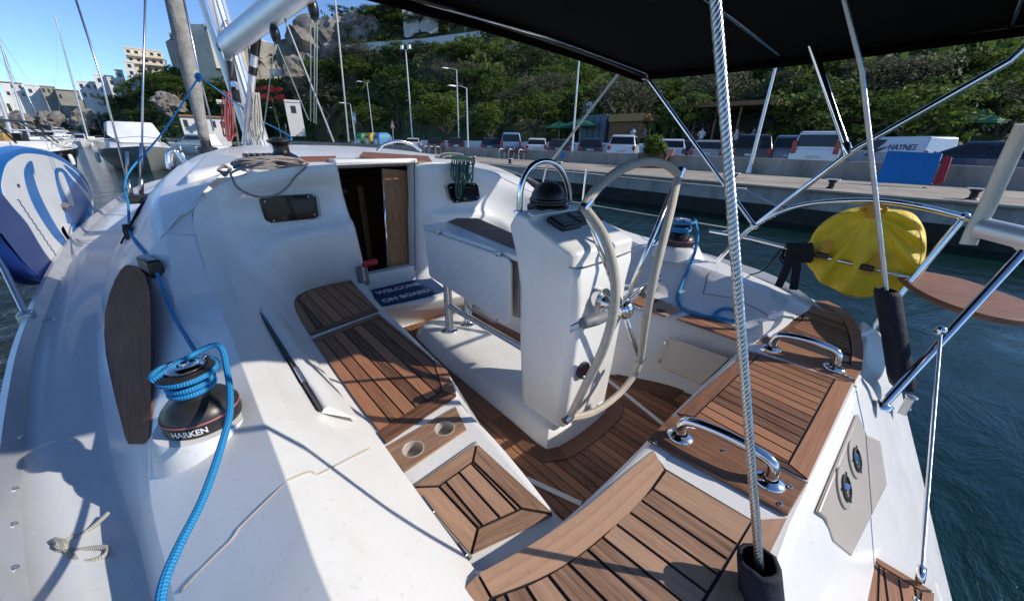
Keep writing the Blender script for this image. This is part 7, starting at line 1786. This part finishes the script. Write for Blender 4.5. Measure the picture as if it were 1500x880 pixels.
for (a, b_, bk) in (((1215, 352), (1203, 382), (1204, 374)), ((1292, 372), (1270, 402), (1270, 392))):
    mb = MB(); p, q = PX(*a, XR - .025), PX(*b_, XR - .03); w_ = V((0, .022, 0)); mb.prism([p - w_, p + w_, q + w_, q - w_], (-.004, 0, 0)); st_ = mb.build('strap', simple('strap_amber', (.62, .30, .02), .6) if 'strap_amber' not in MATS else 'strap_amber', t)
    mb = MB(); c = PX(*bk, XR - .03); mb.box(c, (.022, .062, .035)); mb.build('buckle', 'black_plastic', st_, bevel=.006)
mb = MB(); mb.box(topc + V((-.06, 0, .0)), (.05, .05, .07)); mb.tube(spline([topc + V((-.07, .05, .01)), topc + V((-.08, .0, .035)), topc + V((-.07, -.05, .02)), topc + V((-.06, 0, -.01))], 4, True), .010, 6, closed=True); mb.build('hanging_loop', 'strap_amber', t, bevel=.01)
# black strap tied to the rail beside it
mb = MB(); rg = random.Random(6)
for i in range(7): x = 1150 + i * 5.5; mb.tube(spline([PX(x, 362, XR - .01), PX(x + 4, 358, XR - .045), PX(x + 6, 376, XR - .05), PX(x + 1, 384, XR - .02), PX(x - 2, 374, XR + .03)], 4, True), .009, 6, closed=True, flat=(1.4, .4))
mb.tube(spline([PX(1158, 378, XR - .05), PX(1150, 398, XR - .05), PX(1140, 420, XR - .04)], 4), .026, 6, flat=(.25, 1)); mb.tube(spline([PX(1167, 380, XR - .05), PX(1166, 400, XR - .05), PX(1162, 424, XR - .04)], 4), .026, 6, flat=(.25, 1))
mb.tube(spline([PX(1145, 364, XR - .02), PX(1132, 380, XR - .02), PX(1118, 396, XR), PX(1098, 403, XR + .02)], 5), .005, 6); mb.tube(spline([PX(1146, 372, XR - .03), PX(1143, 380, XR - .04), PX(1150, 386, XR - .04), PX(1156, 378, XR - .04)], 5), .007, 6)
tag(mb.build('tied_strap', 'webbing_black', None, smooth=60), 'black webbing strap knotted round the rail left of the yellow cover', 'strap')
# ---- doormat
t = thing('doormat', 'dark blue doormat with white lettering on the step below the companionway', 'doormat', P(600, 425, .276)); zm = .278
q = spline([P(x, y, zm) for x, y in ((549, 440), (544, 418), (556, 412), (600, 397), (612, 398), (624, 403), (646, 420), (650, 426), (640, 431), (564, 449), (553, 447))], 4, True)
mb = MB(); mb.prism(q, (0, 0, .012)); mb.build('mat_pile', 'mat_blue', t, bevel=.004)
mb = MB()
for txt, a, b_, sz in (('WELCOME', (550, 430), (615, 415), .085), ('ON BOARD', (557, 442), (632, 424), .080)):
    A, B = P(*a, zm + .0125), P(*b_, zm + .0125); u = (B - A).normalized(); w_ = V((-u.y, u.x, 0)); c = (A + B) / 2; kx = (B - A).length / (sz * .72 * len(txt))
    add_text(mb, txt, sz, lambda x, y, c=c, u=u, w_=w_, kx=kx: c + u * x * kx + w_ * y * 1.15, .003)
mb.build('mat_lettering', 'mat_letter', t)
# ---- winch handle in its pocket
pk = PY(533, 405, 2.69)
mb = MB(); mb.box(pk + V((0, .02, .0)), (.075, .06, .15)); mb.build('handle_pocket', 'grey_rubber', Y_, bevel=.015, bseg=3)
t = thing('winch_handle', 'red knobbed winch handle standing in the grey pocket beside the companionway', 'winch handle', pk)
mb = MB(); mb.tube(spline([pk + V((0, 0, -.05)), pk + V((.0, .0, .06)), pk + V((.02, -.005, .085)), pk + V((.05, -.01, .09))], 4), .012, 10); mb.build('handle_shaft', 'steel_dull', t, smooth=180)
mb = MB(); mb.tube([pk + V((.0, 0, .085)), pk + V((.03, -.01, .10)), pk + V((.09, -.02, .105)), pk + V((.105, -.02, .10))], [.016, .022, .024, .014], 12); mb.build('knob', 'red_plastic', t, smooth=60)
# ================================================================ OTHER BOATS
def hull_mesh(L, Bm, fb, mat, par, stripe=None, bowrise=.35):
    """boat hull, local x forward from the stern; deck at height fb"""
    mb = MB(); rows = []
    for i in range(15):
        t_ = i / 14; w_ = Bm / 2 * (1 - max(0, (t_ - .45) / .55) ** 2.2) * (.86 + .14 * min(1, t_ * 3)); z = fb * (.86 + bowrise * t_ ** 2); x = L * t_; fl = .78 - .35 * t_ ** 2
        r = [V((x, w_, z)), V((x - .02 * L * t_, w_ * .99, z * .72)), V((x - .05 * L * t_, w_ * (fl + .12), z * .25)), V((x - .08 * L * t_, w_ * fl, -.05)), V((x - .1 * L * t_, 0, -.35))]
        rows.append(r + [V((p.x, -p.y, p.z)) for p in reversed(r[:-1])])
    ids = mb.grid(rows); mb.face(ids[0]); hb = mb.build('hull', mat, par, smooth=45)
    mb = MB(); mb.grid([[V((r[0].x, y * r[0].y, r[0].z - .03 + .03 * (1 - y * y))) for y in (-1, -.5, 0, .5, 1)] for r in rows]); mb.build('deck', 'boat_white', par, smooth=60)
    if stripe:
        for sgn in (1, -1): mb = MB(); mb.grid([[V((r[1].x, sgn * (r[1].y + .015), r[1].z - .04)), V((r[1].x, sgn * (r[1].y + .02), r[1].z + .05))] for r in rows[:14]]); mb.build('hull_stripe', stripe, par)
    return rows
def rail(rows, h, par, i0=6):
    mb = MB()
    for sgn in (1, -1):
        pts = [V((r[0].x, sgn * r[0].y * .96, r[0].z + h)) for r in rows[i0:]]; mb.tube(pts, .018, 6)
        for p in pts[::2]: mb.tube([p, p - V((0, 0, h))], .013, 5)
    mb.build('bow_rail', 'steel', par, smooth=60)
simple('hull_black', (.015, .015, .017), .2, coat=.5); simple('hull_reflect_grey', (.20, .22, .21), .35); simple('canvas_white', (.70, .71, .72), .8, 0, .08, 2, .3, 5); simple('canvas_blue', (.01, .05, .25), .8); simple('orange_plastic', (.6, .12, .01), .5); simple('deck_beige', (.42, .34, .27), .7)
def motorboat(lab, loc, rz, L, Bm, fb, hullmat='boat_white', hard=True, fly=False, cover=None, arch=False, name='motor_yacht', stripe=None, dark=False, ch=1.35):
    t = thing(name, lab, 'motor boat', (0, 0, 0), 'boats moored in the harbour'); rows = hull_mesh(L, Bm, fb, hullmat, t, stripe)
    zd = fb
    def cabin(x0, x1, w0, w1, z0, z1, mt, nm, rake0, rake1):
        mb = MB(); r = []
        for k in (0, .04, .5, .96, 1):
            y = lerp(-1, 1, k); e = .93 if k in (0, 1) else 1
            r.append([V((x0, y * w0, z0)), V((x0 + rake0, y * w1, z0 + (z1 - z0) * e)), V((x1 - rake1, y * w1 * .94, z0 + (z1 - z0) * e)), V((x1 - rake1 * .35, y * w0 * .9, z0 + (z1 - z0) * .35)), V((x1, y * w0 * .55, z0))])
        ids = mb.grid(r); mb.face(ids[0]); mb.face(list(reversed(ids[-1]))); return mb.build(nm, mt, t, bevel=.04, smooth=40)
    cabin(L * .10, L * .86, Bm * .40, Bm * .36, zd - .05, zd + .45, 'boat_white', 'coachroof', .05, L * .30)
    if hard:
        cabin(L * .12, L * .62, Bm * .37, Bm * .30, zd + .40, zd + ch, cover or 'boat_white', 'cabin', .15, L * .16)
        for sgn in (1, -1): mb = MB(); mb.prism([V((L * .17, sgn * Bm * .362, zd + .62)), V((L * .54, sgn * Bm * .352, zd + .62)), V((L * .47, sgn * Bm * .315, zd + 1.12)), V((L * .19, sgn * Bm * .322, zd + 1.12))], (0, sgn * .02, 0)); mb.build('side_window', 'glass_dark', t)
        if not cover: mb = MB(); mb.prism([V((L * .60, -Bm * .26, zd + .62)), V((L * .60, Bm * .26, zd + .62)), V((L * .50, Bm * .25, zd + 1.22)), V((L * .50, -Bm * .25, zd + 1.22))], (.05, 0, .04)); mb.build('windscreen', 'glass_dark', t)
    else:
        mb = MB(); A = [V((L * .58, -Bm * .40, zd + .35)), V((L * .66, -Bm * .2, zd + .42)), V((L * .66, Bm * .2, zd + .42)), V((L * .58, Bm * .40, zd + .35)), V((L * .25, Bm * .42, zd + .35)), V((L * .25, -Bm * .42, zd + .35))]
        Bp = [V((L * .46, -Bm * .36, zd + 1.45)), V((L * .50, -Bm * .16, zd + 1.5)), V((L * .50, Bm * .16, zd + 1.5)), V((L * .46, Bm * .36, zd + 1.45)), V((L * .18, Bm * .38, zd + 1.5)), V((L * .18, -Bm * .38, zd + 1.5))]
        mb.tube(Bp[4:5] + Bp[3:4] + Bp[2:3] + Bp[1:2] + Bp[0:1] + Bp[5:6], .06, 8)
        for a, b_ in zip(A, Bp): mb.tube([a, b_], .045, 8)
        mb.build('windscreen_frame', 'hull_black', t, smooth=60)
        mb = MB(); mb.grid([[a.lerp(b_, .05) for a, b_ in zip(A, Bp)][:4], [a.lerp(b_, .95) for a, b_ in zip(A, Bp)][:4]]); mb.build('windscreen', 'glass_dark', t, solid=.01) if False else None
        mb = MB(); mb.box((L * .66, 0, zd + .43), (L * .28, Bm * .5, .04)); mb.build('foredeck_pad', 'deck_beige', t, bevel=.01)
        for i, (mt, x, y) in enumerate((('orange_plastic', .36, .3), ('strap_amber', .42, .18), ('fascia_ochre', .31, -.2), ('hull_black', .40, -.25))): mb = MB(); mb.box((L * x, Bm * y, zd + .62), (.45, .5, .5)); mb.build('seat_cushion', mt, t, bevel=.08)
    if fly:
        cabin(L * .10, L * .46, Bm * .34, Bm * .32, zd + 1.34, zd + 1.85, 'boat_white', 'flybridge', .1, .4)
    if fly or arch:
        mb = MB(); x = L * .16; mb.tube(spline([V((x + .5, -Bm * .38, zd + .5)), V((x, -Bm * .36, zd + 2.0)), V((x - .1, -Bm * .25, zd + 2.35)), V((x - .1, Bm * .25, zd + 2.35)), V((x, Bm * .36, zd + 2.0)), V((x + .5, Bm * .38, zd + .5))], 4), .07, 8); mb.build('radar_arch', 'boat_white', t, smooth=60)
    rail(rows, .55, t)
    mb = MB()
    for sgn in (1, -1):
        for xx in (.25, .55): mb.lathe([(0, -.32), (.10, -.28), (.12, 0), (.10, .26), (.03, .32), (0, .33)], (L * xx, sgn * (Bm / 2 + .10), fb * .55), seg=10)
    mb.build('fender', 'white_plastic', t, smooth=60, split=True)
    if dark:
        for x in (.62, .74, .78): mb = MB(); mb.lathe([(0, .0), (.14, .0), (.16, -.03)], (L * x, -Bm * .37 * (1 - max(0, (x - .45) / .55) ** 2.2) - .03, fb * .72), (0, -1, 0), 14); mb.build('porthole', 'white_plastic', t)
    t.location = loc; t.rotation_euler = (0, 0, rz); return t
def wp(x, y): return P(x, y, WATER_Z)
def ang(a, b_): return math.atan2(b_.y - a.y, b_.x - a.x)
a = wp(-70, 262); b_ = wp(124, 246); motorboat('black hulled motor yacht with a dark windscreen frame behind the paddleboard', a, ang(a, b_), (b_ - a).length, 3.8, 1.30, 'hull_black', hard=False, dark=True)
a = wp(176, 222); b_ = wp(224, 252); d = (b_ - a).normalized() * 10; motorboat('white cabin cruiser with a canvas cover and a hull greyed by water reflection, right of the paddleboard', b_ - d, ang(a, b_), 10, 4.3, 1.30, 'hull_reflect_grey', cover='canvas_white', ch=1.75)  # grey hull colour stands for the water reflected in a white hull
for x0, y0, x1, y1, L_, kw, lab in ((2, 212, 60, 213, 10, dict(cover='canvas_white'), 'white covered motor boat at the left edge behind the black hulled yacht'), (84, 205, 132, 204, 9, dict(arch=True), 'white motor boat with an arch beside the tall white mast'), (150, 203, 196, 203, 9, dict(fly=True), 'white flybridge boat just behind the canvas covered cruiser'), (215, 207, 250, 206, 8, dict(arch=True, stripe='canvas_blue'), 'small white boat with a blue stripe right of the canvas covered cruiser'), (288, 210, 345, 212, 9, dict(arch=True), 'white boat with a radar arch right of the furled sail'), (60, 208, 134, 207, 12, dict(fly=True), 'white flybridge motor yacht behind the black hulled yacht'), (134, 212, 104, 222, 7, dict(), 'small white motor boat between the black hulled yacht and the cabin cruiser'), (10, 205, 58, 206, 10, dict(arch=True), 'white motor yacht behind the leftmost masts'), (320, 226, 255, 224, 9, dict(), 'white motor boat behind the furled sail'), (400, 206, 366, 208, 8, dict(arch=True, stripe='canvas_blue'), 'white motor boat with a dark windscreen right of the mast'), (236, 206, 274, 205, 9, dict(stripe='canvas_blue'), 'white motor boat partly hidden by the white cabin cruiser'), (640, 232, 470, 219, 11, dict(hard=False), 'white boat moored along the quay beyond the cabin top')):
    a, b_ = wp(x0, y0), wp(x1, y1); d = (b_ - a).normalized(); c = (a + b_) / 2 - d * L_ / 2; motorboat(lab, c, ang(a, b_), L_, L_ * .32, L_ * .13, **kw)
def sailboat(lab, bx, by, tx, ty, L_, rz, mat='boat_white', sailcover='canvas_blue', mr=.11):
    b_ = wp(bx, by); r = math.hypot(b_.x, b_.y); tp = PD(tx, ty, 1) - CAM; tp = CAM + tp * (r / math.hypot(tp.x, tp.y)); t = thing('moored_sailboat', lab, 'sailboat', (0, 0, 0), 'boats moored in the harbour')
    rows = hull_mesh(L_, L_ * .3, L_ * .105, mat, t); h = tp.z - WATER_Z; zd = L_ * .105; xm = L_ * .58
    mb = MB(); mb.prism([V((L_ * .3, -L_ * .09, zd - .1)), V((L_ * .72, -L_ * .06, zd)), V((L_ * .72, L_ * .06, zd)), V((L_ * .3, L_ * .09, zd - .1))], (0, 0, .5)); mb.build('coachroof', 'boat_white', t, bevel=.08)
    R = Matrix.Rotation(-rz, 3, 'Z'); top = R @ (tp - b_); top = V((top.x + xm, top.y, h))
    mb = MB(); mb.tube([V((xm, 0, zd)), top], [mr, mr * .7], 8); mb.build('mast', 'alloy' if L_ > 9 else 'alloy_pale', t, smooth=60)
    mb = MB(); mb.tube([V((xm - .1, 0, zd + 1.4)), V((L_ * .16, 0, zd + 1.5))], .14, 8); mb.build('boom', sailcover, t, smooth=60)
    mb = MB(); 
    for q in (V((L_ * .99, 0, zd * 1.15)), V((0, 0, zd)), V((xm, L_ * .14, zd)), V((xm, -L_ * .14, zd))): mb.tube([top - V((0, 0, .2)), q], .014 if r < 60 else .022, 5)
    mb.build('rigging', 'steel_dull', t)
    for k in (.45, .72): mb = MB(); c = V((xm, 0, zd)).lerp(top, k); mb.tube([c + V((0, -L_ * .07, 0)), c + V((0, L_ * .07, 0))], .025, 5); mb.build('spreader', 'alloy', t)
    rail(rows, .55, t); off = R.transposed() @ V((xm, 0, 0)); t.location = b_ - off; t.rotation_euler = (0, 0, rz); return t
simple('stay_blue', (.02, .10, .35), .7)
sailboat('sailboat with the tall white mast left of the cabin cruiser', 131, 208, 80, 22, 11, .5, sailcover='canvas_blue', mr=.26)
sailboat('sailboat whose grey mast leans at the left edge, nearer one', 48, 212, -4, 50, 11, 2.7, sailcover='canvas_white', mr=.22)
sailboat('leftmost sailboat with a thick pale mast', 24, 214, -34, 40, 12, 2.6, sailcover='canvas_white', mr=.32)
sailboat('small sailboat with a thin mast carrying a flag, under the cliff', 97, 200, 78, 108, 8, .3)
sailboat('sailboat with a short mast at the green slope above the cabin cruiser', 201, 206, 183, 122, 8, .2, sailcover='canvas_white')
sailboat('sailboat with a thin grey mast beside the tall white mast', 146, 204, 120, 128, 8, .2, sailcover='canvas_white')
sailboat('far small sailboat whose mast stands before the cliff', 60, 198, 52, 128, 7, 2.9)
# ================================================================ camera, light, world
cd = bpy.data.cameras.new('camera'); co = bpy.data.objects.new('camera', cd); COL.objects.link(co)
cd.sensor_fit = 'HORIZONTAL'; cd.sensor_width = 36; cd.lens = FPX / 1500 * 36; cd.clip_start = .02; cd.clip_end = 3000
co.matrix_world = Matrix(((CR.x, CU.x, -CF.x, CAM.x), (CR.y, CU.y, -CF.y, CAM.y), (CR.z, CU.z, -CF.z, CAM.z), (0, 0, 0, 1)))
SC.camera = co
SUN_EL = math.radians(32); SUN_AZ = math.atan2(.69, -.72)      # towards the sun, clockwise from +Y
sd = V((math.sin(SUN_AZ) * math.cos(SUN_EL), math.cos(SUN_AZ) * math.cos(SUN_EL), math.sin(SUN_EL)))
ld = bpy.data.lights.new('sun', 'SUN'); ld.energy = 3.2; ld.angle = math.radians(.55); ld.color = (1, .93, .83)
lo = bpy.data.objects.new('sun', ld); COL.objects.link(lo); lo.rotation_euler = (-sd).to_track_quat('-Z', 'Y').to_euler(); lo.location = sd * 60
w = bpy.data.worlds.new('World'); SC.world = w; w.use_nodes = True
nt = w.node_tree; bg = nt.nodes['Background']
sk = nt.nodes.new('ShaderNodeTexSky'); sk.sky_type = 'NISHITA'; sk.sun_disc = False; sk.sun_elevation = SUN_EL; sk.sun_rotation = SUN_AZ
sk.air_density = .72; sk.dust_density = .0; sk.ozone_density = 6; sk.altitude = 0
nt.links.new(sk.outputs[0], bg.inputs[0]); bg.inputs[1].default_value = .135
SC.view_settings.view_transform = 'Standard'; SC.view_settings.look = 'None'; SC.view_settings.exposure = .47; SC.view_settings.gamma = 1
SC.view_settings.use_curve_mapping = False
SC.render.engine = 'CYCLES'
SC.cycles.use_denoising = True; SC.cycles.max_bounces = 8; SC.cycles.diffuse_bounces = 4; SC.cycles.glossy_bounces = 4
SC.cycles.sample_clamp_indirect = 6; SC.cycles.caustics_reflective = False; SC.cycles.caustics_refractive = False
